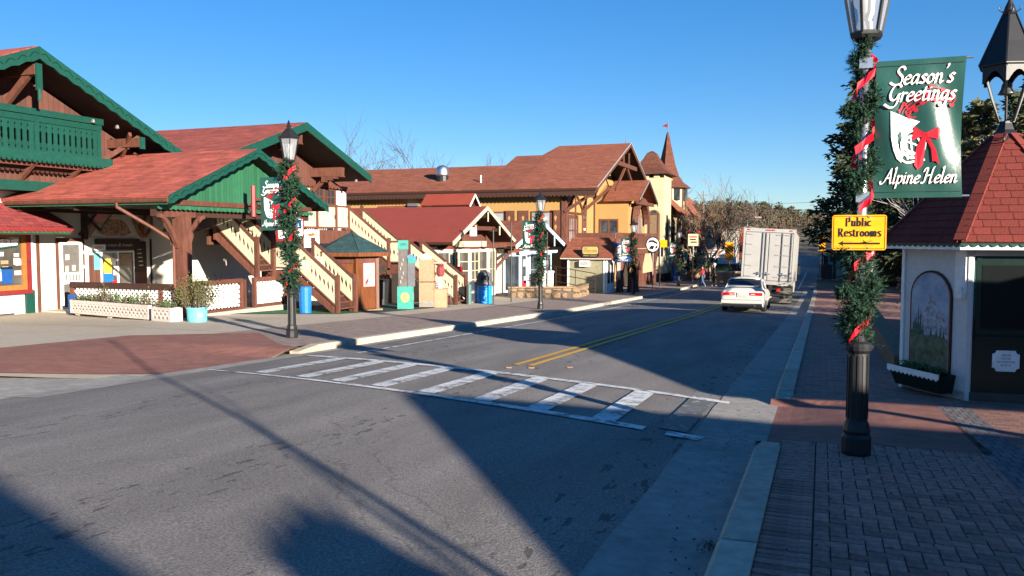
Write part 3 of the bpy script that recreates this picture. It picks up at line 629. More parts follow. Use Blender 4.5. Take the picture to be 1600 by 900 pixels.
    if near:
        for dx,mm,nn in ((-.003,M['inkr'],n0),(0,M['ink'],n0+.002)):
            written("Season's",fr,cx+.015+dx,zt-.215+dx,.50,.160,nn+.0,'lettering',mm,t)
            written("Greetings",fr,cx+.0+dx,zt-.362+dx,.56,.160,nn+.0085,'lettering',mm,t)
            written("Alpine Helen",fr,cx+.005+dx,zb+.125+dx,.60,.135,nn,'lettering',mm,t)
        horn_print(fr,cx-.03,zb+.25,.58,n0,t,True)
        for zz in (zt-.05,zb+.05):
            MB(fr).box(u0+.01,u1-.012,n0-.002,n0,zz,zz+.003).build('seam',M['inkk'],t)
    else:
        MBt=written("Season's",fr,cx,zt-.23,.50,.150,n0,'lettering',M['ink'],t,thin=.03); written("Greetings",fr,cx,zt-.36,.58,.150,n0,'lettering',M['ink'],t,thin=.03); written("Alpine Helen",fr,cx,zb+.10,.60,.135,n0,'lettering',M['ink'],t,thin=.03)
        horn_print(fr,cx-.01,zb+.23,.60,n0,t,False)
    for o in t.children:
        if o.name not in kids0: drape(o)
    return t
def clear_glass():
    m=bpy.data.materials.new('lantern_clear_glass'); m.use_nodes=True; N=m.node_tree.nodes; L=m.node_tree.links
    b=N['Principled BSDF']; b.inputs['Base Color'].default_value=(.35,.36,.38,1); b.inputs['Roughness'].default_value=.2; b.inputs['Alpha'].default_value=.45
    return m
LAMPGLASS=clear_glass()
XR,YR=.32,8.0
nearlamp=lamp_post((XR,YR,rsz(XR,YR)),0,True,1,'nearest garlanded lamp post, standing on the right-hand brick pavement')
far_lamps=[(-11.12,15.55),(-10.75,31.9),(-10.75,49.6),(-10.5,65.0)]
lab=['garlanded lamp post with green banner at the kerb corner in front of the covered porch','garlanded lamp post in front of the low stone wall and white shop','garlanded lamp post in front of the brown balcony posts and blue sign','farthest garlanded lamp post, beside the cream tower and clay planters']
lp=lamp_post((far_lamps[0][0],far_lamps[0][1],lz(*far_lamps[0])),0,False,-1,lab[0],1.06)
for (x,y),l in zip(far_lamps[1:],lab[1:]):
    o=dup(lp,(x,y,lz(x,y)),0,l)
    if y>45: o.scale=(1,1,.95)
# the amber direction sign strapped to the nearest post
sg=thing('direction_sign','amber public restrooms sign with a left arrow strapped to the nearest lamp post','sign',(XR-.02,YR-.12,1.54))
fr=FY(YR-.13); u0,u1,z0,z1=.075,.515,1.545,1.852
def rrect(u0,u1,z0,z1,r,k=4):
    o=[]
    for cx,cz,a in ((u1-r,z1-r,0),(u0+r,z1-r,PI/2),(u0+r,z0+r,PI),(u1-r,z0+r,1.5*PI)):
        o+=[(cx+r*math.cos(a+PI/2*i/k),cz+r*math.sin(a+PI/2*i/k)) for i in range(k+1)]
    return o
MB(fr).prism(rrect(u0,u1,z0,z1,.022),0,.006).build('panel',M['signy'],sg)
bm=MB(fr); e=.010; t_=.005
for a,b,c,d in ((u0+e,u1-e,z1-e-t_,z1-e),(u0+e,u1-e,z0+e,z0+e+t_),(u0+e,u0+e+t_,z0+e+t_,z1-e-t_),(u1-e-t_,u1-e,z0+e+t_,z1-e-t_)): bm.box(a,b,.006,.0075,c,d)
bm.build('border',M['inkk'],sg)
cx=(u0+u1)/2
written('Public',fr,cx-.01,z1-.098,.205,.098,.0072,'lettering',M['inkk'],sg,RL,(.062,.004),.024,0,.04)
written('Restrooms',fr,cx,z1-.188,.345,.098,.0072,'lettering',M['inkk'],sg,RL,(.062,.004),.024,0,.04)
MB(fr).prism([(u0+.05,z0+.058),(u0+.095,z0+.082),(u0+.09,z0+.0665),(u1-.05,z0+.0665),(u1-.05,z0+.0495),(u0+.09,z0+.0495),(u0+.095,z0+.034)],.006,.0076).build('arrow',M['inkk'],sg)
for uu in (cx-.07,cx+.08):
    for zz in (z1-.02,z0+.018): MB(fr).lathe(fr(uu,0,zz),[(0,0)]) if False else MB(fr).box(uu-.009,uu+.009,.006,.012,zz-.007,zz+.007).build('bolt',M['steel'],sg)
bt=MB(); bt.box(XR-.06,XR+.06,YR-.124,YR-.03,1.60,1.625); bt.box(XR-.06,XR+.06,YR-.124,YR-.03,1.78,1.805); bt.build('strap',M['steel'],sg)
# ================================================================ INFORMATION BOOTH (right)
KC=(2.32,13.13); KZ=rsz(2,12)-.03; KW=1.5
def hexp(r,k,z=0,a0=math.atan2(12.06-13.13,1.77-2.32)): a=a0+k*PI/3; return V((KC[0]+r*math.cos(a),KC[1]+r*math.sin(a),z))
booth=thing('information_booth','white six-sided booth with red tiled pointed roof and mountain mural','booth',(KC[0],KC[1],KZ))
RK=1.21
m=MB(); a0=[hexp(RK,k,KZ) for k in range(6)]; m.slab([p for p in a0],.14); m.build('floor',M['mortar'],booth)
def hframe(k,r=RK): # wall frame of side k, between vertex k and k+1 (seen from outside u runs left to right)
    p=hexp(r,k); q=hexp(r,k+1); d=q-p; return Fr((p.x,p.y,0),math.atan2(d.y,d.x)),d.length
for k in range(6):
    fr,L_=hframe(k)
    mb=MB(fr)
    if k==0:   # front: dark door set back between white posts
        mb.box(0,.05,-.09,.015,KZ,KW); mb.box(L_-.05,L_,-.09,.015,KZ,KW); mb.box(.05,L_-.05,-.1,-.02,KW-.08,KW)
    else: mb.box(-.02,L_+.02,-.07,0,KZ,KW)
    mb.build('wall',M['booth'],booth)
fr,L_=hframe(0)
door=MB(fr).box(.06,L_-.06,-.09,-.05,KZ+.02,KW-.08).build('door',M['dgreen'],booth)
MB(fr).box(.17,L_-.12,-.05,-.04,KZ+.98,KW-.2).build('pane',M['darkpane'],door)
d2=MB(fr); d2.box(.10,L_-.08,-.05,-.02,KZ+.90,KZ+.96); d2.box(.10,.16,-.05,-.025,KZ+.96,KW-.1); d2.box(.1,L_-.08,-.05,0,KZ+.83,KZ+.87); d2.build('ledge',M['dgreen'],door)
MB(fr).box(.065,.10,-.05,-.03,KZ+1.1,KW-.14).build('door_frame',M['green'],door)
# plaque with scooped corners
pz=KZ+.56; pc=.47; pw,ph,rc=.155,.135,.045; pts=[]
for sx,sy,a in ((1,1,PI),(-1,1,1.5*PI),(-1,-1,0),(1,-1,PI/2)):
    arc=[(pc+sx*pw+rc*math.cos(a+PI/2*i/5),pz+sy*ph+rc*math.sin(a+PI/2*i/5)) for i in range(6)]
    pts+=list(reversed(arc))
pl=tag(MB(fr).prism(pts,-.045,-.03).build('notice_plaque',M['white'],None),'small white plaque with scooped corners on the dark green booth door','plaque')
for i,s in enumerate(('WELCOME','CENTER','INFORMATION','BOOTH')): plain(s,fr,pc,pz+.075-.043*i,.024,-.0285,'lettering',M['inkk'],pl,.20 if i==2 else .11)
# left wall (side 5): arched mountain mural
fr5,L5=hframe(5); W5=L5
mur=thing('mural','arched mountain landscape mural on the shaded booth wall','mural',fr5(W5*.52,0,KZ+.35))
def arch(u0,u1,z0,z1,k=12):
    r=(u1-u0)/2; return [(u0,z0),(u1,z0)]+[((u0+u1)/2+r*math.cos(PI*i/k),z1-r*.9+r*.9*math.sin(PI*i/k)) for i in range(k+1)]
mu0,mu1,mz0,mz1=.20,.92,KZ+.36,KZ+1.66
MB(fr5).prism(arch(mu0-.04,mu1+.04,mz0-.04,mz1+.04),.002,.022).build('frame',M['dbrown'],mur)
MB(fr5).prism(arch(mu0-.012,mu1+.012,mz0-.012,mz1+.012),.022,.027).build('inner_frame',mat('mural_rose_border',(.40,.22,.17)),mur)
def muralmat():
    m=mat('mural_sky',(.17,.27,.40),rough=.6,var=.25,scale=4,bump=.05,col2=(.38,.42,.46)); return m
MB(fr5).prism(arch(mu0,mu1,mz0,mz1),.027,.030).build('sky_panel',muralmat(),mur)
pk=[(mu0,mz0+.62),(mu0+.08,mz0+.70),(mu0+.15,mz0+.66),(mu0+.24,mz0+.83),(mu0+.29,mz0+.80),(mu0+.375,mz0+1.03),(mu0+.42,mz0+.92),(mu0+.46,mz0+.95),(mu0+.53,mz0+.74),(mu0+.60,mz0+.78),(mu1,mz0+.58),(mu1,mz0+.45),(mu0,mz0+.45)]
MB(fr5).poly([(u,.0306,z) for u,z in pk]).build('mountain_print',mat('mural_rock',(.13,.15,.19),var=.5,scale=14,col2=(.50,.50,.52)),mur)
MB(fr5).poly([(mu0,.0309,mz0),(mu1,.0309,mz0),(mu1,.0309,mz0+.42),(mu0+.5,.0309,mz0+.47),(mu0+.3,.0309,mz0+.44),(mu0,.0309,mz0+.5)]).build('meadow_print',mat('mural_meadow',(.07,.09,.04),var=.6,scale=7,col2=(.17,.18,.10)),mur)
tm=MB(fr5)
for u,h,zb_ in ((.06,.2,.47),(.10,.3,.46),(.145,.42,.44),(.19,.36,.43),(.24,.2,.43),(.40,.14,.43),(.5,.12,.43),(.58,.16,.42),(.64,.13,.42)):
    u=mu0+u; zb_=mz0+zb_; tm.poly([(u-.022-.03*h,.0315,zb_),(u+.022+.03*h,.0315,zb_),(u+.012,.0315,zb_+h*.6),(u,.0315,zb_+h),(u-.012,.0315,zb_+h*.6)])
for i in range(26): 
    u=mu0+R.uniform(.04,.68); zz=mz0+R.uniform(.02,.16); tm.poly([(u-.02,.0313+i*1e-5,zz),(u+.02,.0313+i*1e-5,zz),(u+.005,.0313+i*1e-5,zz+.03)])
tm.build('tree_print',mat('mural_dark',(.05,.08,.06),var=.5,scale=20),mur,kind='stuff')
# window box under the mural
wb=thing('window_box','dark green window box with a white scalloped edge under the mural','window box',fr5(.5,.1,KZ+.12))
bx=MB(fr5); za,zb2=KZ+.08,KZ+.33
for a,b in (((.10,.02),(.10,.24)),): pass
bx.add([(.12,.005,za),(1.0,.005,za),(1.0,.20,za),(.12,.20,za),(.06,.005,zb2),(1.06,.005,zb2),(1.06,.27,zb2),(.06,.27,zb2)],[(0,3,2,1),(0,1,5,4),(1,2,6,5),(2,3,7,6),(3,0,4,7)])
bx.build('trough',M['dgreen'],wb)
sc_=[(.05,zb2+.02),(1.07,zb2+.02)]+[(1.07-.085*i-.0425*(j),zb2-.045-(.03 if j else 0)) for i in range(12) for j in (0,1)]+[(.05,zb2-.045)]
MB(fr5).prism(sc_,.272,.290).build('scalloped_edge',M['white'],wb)
gm=MB(); 
for _ in range(260):
    p=fr5(R.uniform(.1,1.02),R.uniform(.03,.25),zb2+R.uniform(-.01,.07)); d=V((R.gauss(0,1),R.gauss(0,1),abs(R.gauss(.5,.6)))).normalized()*.04; e=d.orthogonal().normalized()*.015; gm.add([p-e,p+e,p+d],[(0,1,2)])
gm.build('plants',M['shrubg'],wb,kind='stuff')
# wall box (switch) and pilaster on the lit edge
f5=MB(fr5); f5.box(W5-.20,W5-.012,.002,.03,KZ+1.42,KW-.005); f5.build('pilaster_cap',M['white'],booth)
f5=MB(fr5); f5.box(W5-.15,W5-.03,.002,.07,KZ+1.36,KZ+1.5); f5.box(W5-.105,W5-.075,.07,.076,KZ+1.41,KZ+1.45); f5.build('junction_box',M['white'],booth)
MB(fr5).box(-.03,.03,-.02,.03,KZ,KW-.002).build('corner_trim',M['white'],booth)
# roof: boards, tiles in courses, scalloped fascia
RE=1.52; ZE=KW+.10; ZA=3.02; RT=.17
for k in range(6):
    p,q=hexp(RE,k,ZE),hexp(RE,k+1,ZE); p2,q2=hexp(RT,k,ZA),hexp(RT,k+1,ZA)
    MB().slab([p,q,q2,p2],.02).build('roof_deck',M['soffit'],booth)
    frk,Lk=hframe(k,RE+.0)
    MB(frk).box(0,Lk,-.03,-.002,KW+.002,ZE-.01).build('fascia',M['white'],booth)
    nsc=int(Lk/.105); st=Lk/nsc; pts=[(0,ZE+.03),(0,ZE-.03)]
    for i in range(nsc): pts+=[(st*(i+.25),ZE-.055),(st*(i+.5),ZE-.065),(st*(i+.75),ZE-.05),(st*(i+1),ZE-.022)]
    pts+=[(Lk,ZE+.03)]
    MB(frk).prism(pts,.0,.018).build('scalloped_trim',M['green'],booth)
    # tiles
    slope=((p2+q2)/2-(p+q)/2); SL=slope.length; sd=slope/SL; ud=(q-p).normalized(); nn=ud.cross(sd).normalized(); rows=15; ex=SL/rows
    bulk=MB() 
    for r in range(rows):
        t=r/rows; wdt=Lk*(1-t)+(q2-p2).length*t; t1=(r+1)/rows; w1=Lk*(1-t1)+(q2-p2).length*t1
        c0=(p+q)/2+sd*(r*ex-.03); tw=.2; off=(r%2)*.1+R.uniform(-.02,.02); x=-wdt/2-off
        while x<wdt/2:
            xa=max(x,-wdt/2); xb=min(x+tw,wdt/2); x+=tw
            if xb-xa<.03: continue
            f=lambda xx,s: max(-w1/2,min(w1/2,xx)) if s else xx
            h=R.uniform(0,.006); l0=.03+h; l1=.026
            P=[c0+ud*(xa+.003)+nn*(l0+.012),c0+ud*(xb-.003)+nn*(l0+.012),c0+ud*f(xb-.003,1)+sd*(ex+.03)+nn*l1,c0+ud*f(xa+.003,1)+sd*(ex+.03)+nn*l1]
            Q=[c0+ud*(xa+.003)+nn*(l0-.012),c0+ud*(xb-.003)+nn*(l0-.012)]
            tile=MB() if k in(0,5) else bulk
            tile.add(P+Q,[(0,1,2,3),(4,5,1,0),(4,0,3),(5,2,1)])
            if k in(0,5): tile.build('roof_tile',M['tile'],booth)
    if k not in(0,5): bulk.build('roof_tiles',M['tile'],booth,kind='stuff')
for k in range(6):  # ridge caps
    a,b=hexp(RE+.02,k,ZE+.02),hexp(RT,k,ZA+.03); d=b-a; n=17
    for i in range(n):
        MB().beam(a+d*(i/n),a+d*((i+1.15)/n),.15,.035).build('ridge_tile',M['tile'],booth)
# iron bell lantern on top
bl=thing('bell_turret','black iron open lantern turret with a small bell on the booth roof','turret',(KC[0],KC[1],ZA))
cx,cy=KC
m=MB(); m.lathe((cx,cy,0),[(.27,ZA-.07),(.2,ZA+.02),(.12,ZA+.11),(.085,ZA+.2),(.08,ZA+.23),(.0,ZA+.235)],6,ph=.3); m.build('base',M['black'],bl)
zb,zt,rb,rt=ZA+.22,ZA+.88,.10,.33
for k in range(6):
    a=k*PI/3+.3; c,s=math.cos(a),math.sin(a)
    m=MB(); m.beam((cx+rb*c,cy+rb*s,zb),(cx+rt*c,cy+rt*s,zt+.1),.026,.026); m.build('post',M['black'],bl)
    a2=a+PI/3; p=V((cx+rt*c,cy+rt*s,0)); q=V((cx+rt*math.cos(a2),cy+rt*math.sin(a2),0)); d=q-p; f6=Fr((p.x,p.y,0),math.atan2(d.y,d.x)); Lq=d.length
    pts=[(0,zt+.12),(0,zt-.14)]+[(Lq*.08+Lq*.84*i/8,zt-.14+.15*math.sin(PI*i/8)) for i in range(9)]+[(Lq,zt-.14),(Lq,zt+.12)]
    MB(f6).prism(pts,-.012,.004).build('arch_panel',M['black'],bl)
m=MB(); m.lathe((cx,cy,0),[(.385,zt+.085),(.385,zt+.10),(.25,zt+.40),(.085,zt+.80),(.0,zt+.81)],6,ph=.3); m.build('spire',M['black'],bl)
for k in range(6):
    a=k*PI/3+.3; MB().beam((cx+.385*math.cos(a),cy+.385*math.sin(a),zt+.1),(cx+.085*math.cos(a),cy+.085*math.sin(a),zt+.8),.02,.02).build('rib',M['black'],bl)
m=MB(); m.lathe((cx,cy,0),[(.095,zt+.78),(.06,zt+.9),(.025,zt+.98),(.02,zt+1.03),(.045,zt+1.06),(.02,zt+1.10),(.012,zt+1.12),(.010,zt+1.33),(.02,zt+1.36),(.0,zt+1.38)],10); m.build('finial',M['black'],bl,smooth=True)
for k in range(4):
    a=k*PI/2+.1; pts=[(cx+r_*math.cos(a),cy+r_*math.sin(a),z_) for r_,z_ in [(.05,zt+.84),(.09,zt+.83),(.13,zt+.86),(.13,zt+.9),(.11,zt+.9)]]
    MB().path(pts,[.009,.009,.008,.007,.005],5).build('scroll',M['black'],bl)
for k in range(6):
    a=k*PI/3+.3; pts=[]
    for i in range(16):
        t=i/15; an=1.2+t*8.5; r_=.075*(1-t*.8); pts.append((.31+r_*math.cos(an),ZA-.03+r_*math.sin(an)))
    MB().path([(cx+r_*math.cos(a),cy+r_*math.sin(a),z_) for r_,z_ in pts],.011,5).build('roof_scroll',M['black'],bl)
bell=MB().lathe((cx,cy,zt-.28),[(.115,0),(.10,.02),(.075,.07),(.065,.13),(.04,.17),(.015,.18),(.012,.3)],12).build('bell',mat('bell_bronze',(.10,.10,.09),rough=.4,metal=.6),bl,smooth=True)
MB().path([(cx,cy,zt-.28),(cx+.005,cy,zt-.6),(cx,cy,zb)],.006,5).build('bell_rope',M['planter'],bl)
# ================================================================ out of view: gabled shop read from its shadow, others added to cast shade
def simple_house(name,label,x0,x1,y0,y1,zb,ze,rise,m,mr,ridge='x',over=.4):
    t=thing(name,label,'building',((x0+x1)/2,(y0+y1)/2,zb))
    MB().box(x0,x1,y0,y1,zb,ze).build('wall',m,t)
    r=MB()
    if ridge=='x':
        yc=(y0+y1)/2; k=rise/((y1-y0)/2); o=over
        r.slab([(x0-o,y0-o,ze-k*o),(x1+o,y0-o,ze-k*o),(x1+o,yc,ze+rise),(x0-o,yc,ze+rise)],.15); r.slab([(x1+o,y1+o,ze-k*o),(x0-o,y1+o,ze-k*o),(x0-o,yc,ze+rise),(x1+o,yc,ze+rise)],.15)
        MB().prism([(0,0)],0,0) if False else None
        g=MB(); 
        for xx in (x0,x1): g.add([(xx-.1,y0,ze),(xx+.1,y0,ze),(xx+.1,y1,ze),(xx-.1,y1,ze),(xx-.1,yc,ze+rise),(xx+.1,yc,ze+rise)],[(0,4,3),(1,2,5),(0,1,5,4),(2,3,4,5)])
        g.build('gable',m,t)
    r.build('roof',mr,t)
    return t
simple_house('unseen_building','cream gabled shop just outside the right edge of the view',8.4,15,-3.0,3.0,-.2,2.1,1.2,M['creams'],M['roof2'])

nb=thing('porch_occluder','low unseen porch building added right of the booth to shade the road','building',(9,8,-.5))  # unseen porch, added and shaped to cast the second road shadow
MB().slab([(6.8,5.7,1.80),(13,5.7,1.80),(13,8.3,2.5),(6.8,8.3,2.5)],.12).build('porch_roof',M['roof2'],nb); MB().box(7.0,13,8.2,10.5,-.6,2.5).build('wall',M['creams'],nb)
for x in (7.0,10,12.8): MB().box(x-.07,x+.07,5.9,6.05,-.5,1.8).build('post',M['brown'],nb)
simple_house('unseen_building','unseen cream building added farther along the right side to shade the road',7.2,14,10.9,24.5,-1.2,2.7,1.1,M['creams'],M['roof2'],over=.2)  # unseen block added to carry that shadow farther along the road
# ================================================================ LEFT: shop with balcony, covered porch
def window(fr,u0,u1,z0,z1,nx,nz,parent,fm,n=0.0,gm=None,fw=.07,bar=.03,d=.05,name='window',inner=None):
    f=MB(fr); f.box(u0-fw,u1+fw,n+.003,n+d,z1,z1+fw); f.box(u0-fw,u1+fw,n+.003,n+d+.02,z0-fw,z0); f.box(u0-fw,u0,n+.003,n+d,z0,z1); f.box(u1,u1+fw,n+.003,n+d,z0,z1)
    for i in range(1,nx): c=u0+(u1-u0)*i/nx; f.box(c-bar/2,c+bar/2,n+.012,n+d*.8,z0,z1)
    for j in range(1,nz): c=z0+(z1-z0)*j/nz; f.box(u0,u1,n+.012,n+d*.75,c-bar/2,c+bar/2)
    w=f.build(name,fm,parent)
    MB(fr).box(u0,u1,n+.004,n+.010,z0,z1).build('pane',gm or M['glass'],w)
    return w
def gable_roof(x0,x1,yc,half,ze,zr,th,mr,parent,over_back=0,name='roof'):
    """ridge along X from x0 (back) to x1 (front)"""
    k=(zr-ze)/half
    for s in (-1,1):
        q=[(x0,yc+s*half,ze),(x1,yc+s*half,ze),(x1,yc,zr),(x0,yc,zr)]
        if s<0: q=[q[0],q[1],q[2],q[3]]
        else: q=[q[1],q[0],q[3],q[2]]
        MB().slab(q,th).build(name,mr,parent)
    return k
def barge(x,yc,half,ze,zr,h,t,m,parent,scallop=None,down=.0):
    """pair of barge boards on the gable plane x (facing +X)"""
    fr=FX(x)
    for s in (-1,1):
        a=(yc+s*half,ze+down); b=(yc,zr+down); L_=math.hypot(half,zr-ze); d=((b[0]-a[0])/L_,(b[1]-a[1])/L_); dn=(0,-1)
        pts=[a,b,(b[0],b[1]-h)]
        if scallop:
            n=int(L_/scallop)
            for i in range(n):
                t1=1-(i+.5)/n; pts.append((a[0]+(b[0]-a[0])*t1,a[1]+(b[1]-a[1])*t1-h-.03)); t2=1-(i+1)/n; pts.append((a[0]+(b[0]-a[0])*t2,a[1]+(b[1]-a[1])*t2-h+.02))
        pts.append((a[0],a[1]-h))
        bo=MB(fr).prism(pts,0,t).build('barge_board',m,parent)
        if scallop:      # carved line of scallops on the face
            mb=MB(fr); n=int(L_/.42)
            for i in range(n):
                c=[]
                for k in range(7):
                    t1=(i+.1+.8*k/6)/n; c.append((a[0]+(b[0]-a[0])*t1,t+.001,a[1]+(b[1]-a[1])*t1-h*.62+h*.28*math.sin(PI*k/6)))
                mb.path(c,.012,4)
            mb.build('carving',M['dgreen'],bo)
def picket(fr,u,w,z0,z1,n0,n1,style=0,skew=0):
    """one sawn board: notched edges leave diamond and slot openings between neighbours"""
    h=z1-z0; e=.008
    if style==0: prof=[(0,0),(.10,0),(.15,.13),(.20,0),(.30,0),(.36,.16),(.68,.16),(.72,0),(.80,0),(.85,.12),(.90,0),(1,0)]
    elif style==1: prof=[(0,0),(.30,0),(.40,.08),(.50,.15),(.60,.08),(.70,0),(1,0)]
    else: prof=[(0,0),(1,0)]
    L_=[(u+e+p[1]*w,z0+p[0]*h) for p in prof]; Rr=[(u+w-e-p[1]*w,z0+p[0]*h) for p in prof]
    pts=L_+list(reversed(Rr))
    if skew: pts=[(p[0],p[1]+skew*(p[0])) for p in pts]
    return MB(fr).prism(pts,n0,n1)
def scallop_board(fr,u0,u1,z0,z1,n0,n1,st,name,m,parent,dz=.05):
    n=max(1,int(abs(u1-u0)/st)); s=(u1-u0)/n; pts=[(u0,z1),(u0,z0)]
    for i in range(n): pts+=[(u0+s*(i+.3),z0-dz),(u0+s*(i+.7),z0-dz),(u0+s*(i+.8),z0),(u0+s*(i+1),z0)]
    pts+=[(u1,z1)]
    return MB(fr).prism(pts,n0,n1).build(name,m,parent)
WX=-24.3; F1=FX(WX)
b1=thing('gift_shop','brown and white chalet with green balcony, green barge boards and red shingle roof','building',(WX,20,-.8))
YA,RX=18.44,-22.0; ZR=7.25; KS=.438
lw=MB(F1); lw.box(10,31.2,-.3,0,-1.3,3.45); lw.box(10,27.2,-14,-.3,-1.3,3.4); lw.build('wall',M['stucco'],b1)
WU=-23.5; FU=FX(WU); g=MB(FU); zr=ZR-.25; g.prism([(10,3.45),(27.3,3.45),(27.3,zr-KS*(27.3-YA)),(YA,zr),(10,zr-KS*(YA-10))],-.8,0); g.build('upper_wall',M['siding'],b1)
MB(FU).box(10,20.6,-.8,.06,3.14,3.449).build('green_band',M['green'],b1)
gable_roof(-46,RX,YA,9.4,ZR-KS*9.4,ZR,.12,M['roof1'],b1)
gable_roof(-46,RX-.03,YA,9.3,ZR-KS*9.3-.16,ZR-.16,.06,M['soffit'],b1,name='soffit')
barge(RX,YA,9.4,ZR-KS*9.4,ZR,.36,.06,M['green'],b1,scallop=.5,down=.1)
for yy,nm in ((YA,'ridge_beam'),(22.4,'purlin')):
    zz=ZR-KS*abs(yy-YA)-.45; MB(FU).box(yy-.12,yy+.12,0,1.45,zz-.28,zz+.02).build(nm,M['brown'],b1)
    MB(FU).box(yy-.10,yy+.10,1.45,1.51,zz-.75 if yy==YA else zz-.35,zz+.05).build('beam_end',M['green'],b1)
for s in (-1,1):   # crossed knee braces under the purlin
    MB(FU).beam((22.4+.35*s,.1,4.35),(22.4-.25*s,1.2,5.2),.1,.16).build('brace',M['brown'],b1)
MB(FU).beam((YA-.05,.1,5.7),(YA,1.3,6.75),.12,.2).build('brace',M['brown'],b1)
MB(FU).path([(YA,1.48,6.1),(YA,1.48,5.75)],.05,8).build('drop_pendant',M['green'],b1)
window(FU,15.5,16.95,5.1,6.05,4,2,b1,M['green'],fw=.14,d=.07); MB(FU).box(16.95,17.2,.003,.05,5.0,6.3).build('door_frame',M['green'],b1)
MB(FU).box(17.5,17.82,.03,.05,5.1,5.95).build('cream_panel',M['cream'],b1); MB(FU).box(17.4,17.92,.003,.03,5.1,6.15).build('panel_frame',M['greenl'],b1)
for u,n_,z_ in ((20.9,.9,5.45),(21.7,1.1,5.35)): MB(FU).lathe(FU(u,n_,z_),[(.02,.12),(.05,.1),(.075,0),(.03,-.02)],8).build('floodlight',M['steel'],b1)
# balcony
BX=-22.8; FB=FX(BX); bal=b1
MB(FU).box(10,21.35,.0,.7,4.02,4.16).build('balcony_floor',M['dbrown'],b1)
MB(FB).box(10,21.4,-.06,.12,5.42,5.62).build('handrail',M['green'],b1)
MB(FB).box(10,21.35,.0,.09,5.22,5.40).build('upper_rail',M['green'],b1)
u=21.2
while u>15.6:
    picket(FB,u-.215,.215,4.28,5.23,.02,.055).build('balcony_board',M['green'],b1); u-=.216
for u in (21.25,18.9): MB(FB).box(u-.07,u+.07,-.03,.08,4.2,5.45).build('balcony_post',M['green'],b1)
scallop_board(FB,10,21.75,4.05,4.32,.06,.12,.17,'scalloped_fascia',M['green'],b1,.07)
scallop_board(FX(BX-.5),10,21.3,3.78,4.02,0,.05,.17,'scalloped_fascia',M['dbrown'],b1,.07)
for u in (18.9,20.6): MB(FU).beam((u,0,3.5),(u,.65,4.02),.12,.14).build('bracket',M['brown'],b1)
MB(FU).beam((10,.5,3.95),(21.3,.5,3.95),.16,.14).build('balcony_beam',M['brown'],b1)
# shop window with awning
FWN=FX(WX+.02)
sw=window(F1,17.0,19.62,-.02,1.80,1,1,b1,M['red2'],fw=.13,d=.12,gm=M['glassw'],name='shop_window')
om=M['orange']
for a,b,c,d in ((17.0,19.62,1.68,1.80),(17.0,19.62,-.02,.14),(19.46,19.62,.14,1.68)): MB(F1).box(a,b,.011,.06,c,d).build('inner_frame',om,sw)
pc_=[M['ink'],M['lblue'],M['planter'],M['tan'],M['turq'],M['pinkp']] if 'pinkp' in M else [M['ink'],M['lblue'],M['planter'],M['tan'],M['turq'],M['gold']]
for i in range(34):
    a=R.uniform(17.1,19.3); z_=R.uniform(.2,1.2); ww,hh=R.uniform(.12,.3),R.uniform(.07,.3); MB(F1).box(a,min(a+ww,19.44),.012,.016+i*.0004,z_,z_+hh).build('notice',R.choice(pc_),sw)
bk=MB(F1).prism([(18.75,.2),(19.1,.2),(19.12,.66),(19.06,.74),(18.80,.74),(18.74,.66)],.03,.05).build('shirt_print',M['dblue'],sw); MB(F1).box(18.72,19.12,.05,.055,.66,.74).build('cap_print',M['inkk'],sw)
ban=MB(F1).prism([(16.9,1.16),(17.6,1.20),(18.4,1.27),(19.3,1.42),(19.36,1.62),(18.4,1.62),(16.9,1.62)],.05,.056).build('banner_print',M['ink'],sw)
plain('IES BEST',F1,18.55,1.555,.13,.0575,'lettering',M['inkr'],sw,1.25); plain('SPORTSWEAR',F1,18.7,1.395,.075,.0575,'lettering',M['inkk'],sw,.85)
MB(F1).beam((16.9,.06,1.14),(19.3,.06,1.40),.02,.05).build('ribbon_print',M['green'],sw)
aw=MB(); 
aw.slab([(WX+1.05,14,1.98),(WX+1.05,20.55,1.98),(WX+.0,20.05,2.72),(WX,14,2.72)],.06); aw.slab([(WX+1.05,20.55,1.98),(WX,20.75,1.98),(WX,20.05,2.72)],.06); awn=aw.build('awning',M['awn'],b1)
scallop_board(FX(WX+1.06),14,20.55,1.90,1.98,0,.02,.16,'scalloped_edge',M['red2'],b1,.05); MB(F1).box(14,20.5,.97,1.03,1.80,1.93).build('awning_rail',M['greenl'],b1)
MB(F1).box(14,20.5,.0,1.0,1.76,1.80).build('awning_soffit',M['dbrown'],b1)
MB(F1).box(19.78,19.86,.02,.08,-.9,1.8).build('downpipe',M['white'],b1); MB(F1).box(20.02,20.12,.0,.05,-.9,1.9).build('corner_trim',M['brown'],b1); MB(F1).box(19.55,19.85,.0,.1,-.9,-.05).build('sill_bracket',M['green'],b1)
def ac(fr,u0,u1,z0,z1,n,label):
    t=thing('air_conditioner',label,'air conditioner',fr((u0+u1)/2,n,z0)); MB(fr).box(u0,u1,0,n,z0,z1).build('case',M['white'],t)
    g=MB(fr)
    k=0
    for i in range(9): z=z0+.05+(z1-z0-.1)*i/9; g.box(u0+.05,u1-.05,n,n+.012,z,z+(z1-z0)/22)
    g.build('grille',M['grey'],t); return t
ac(F1,17.9,18.95,-.72,-.18,.3,'white window air conditioner under the left shop window')
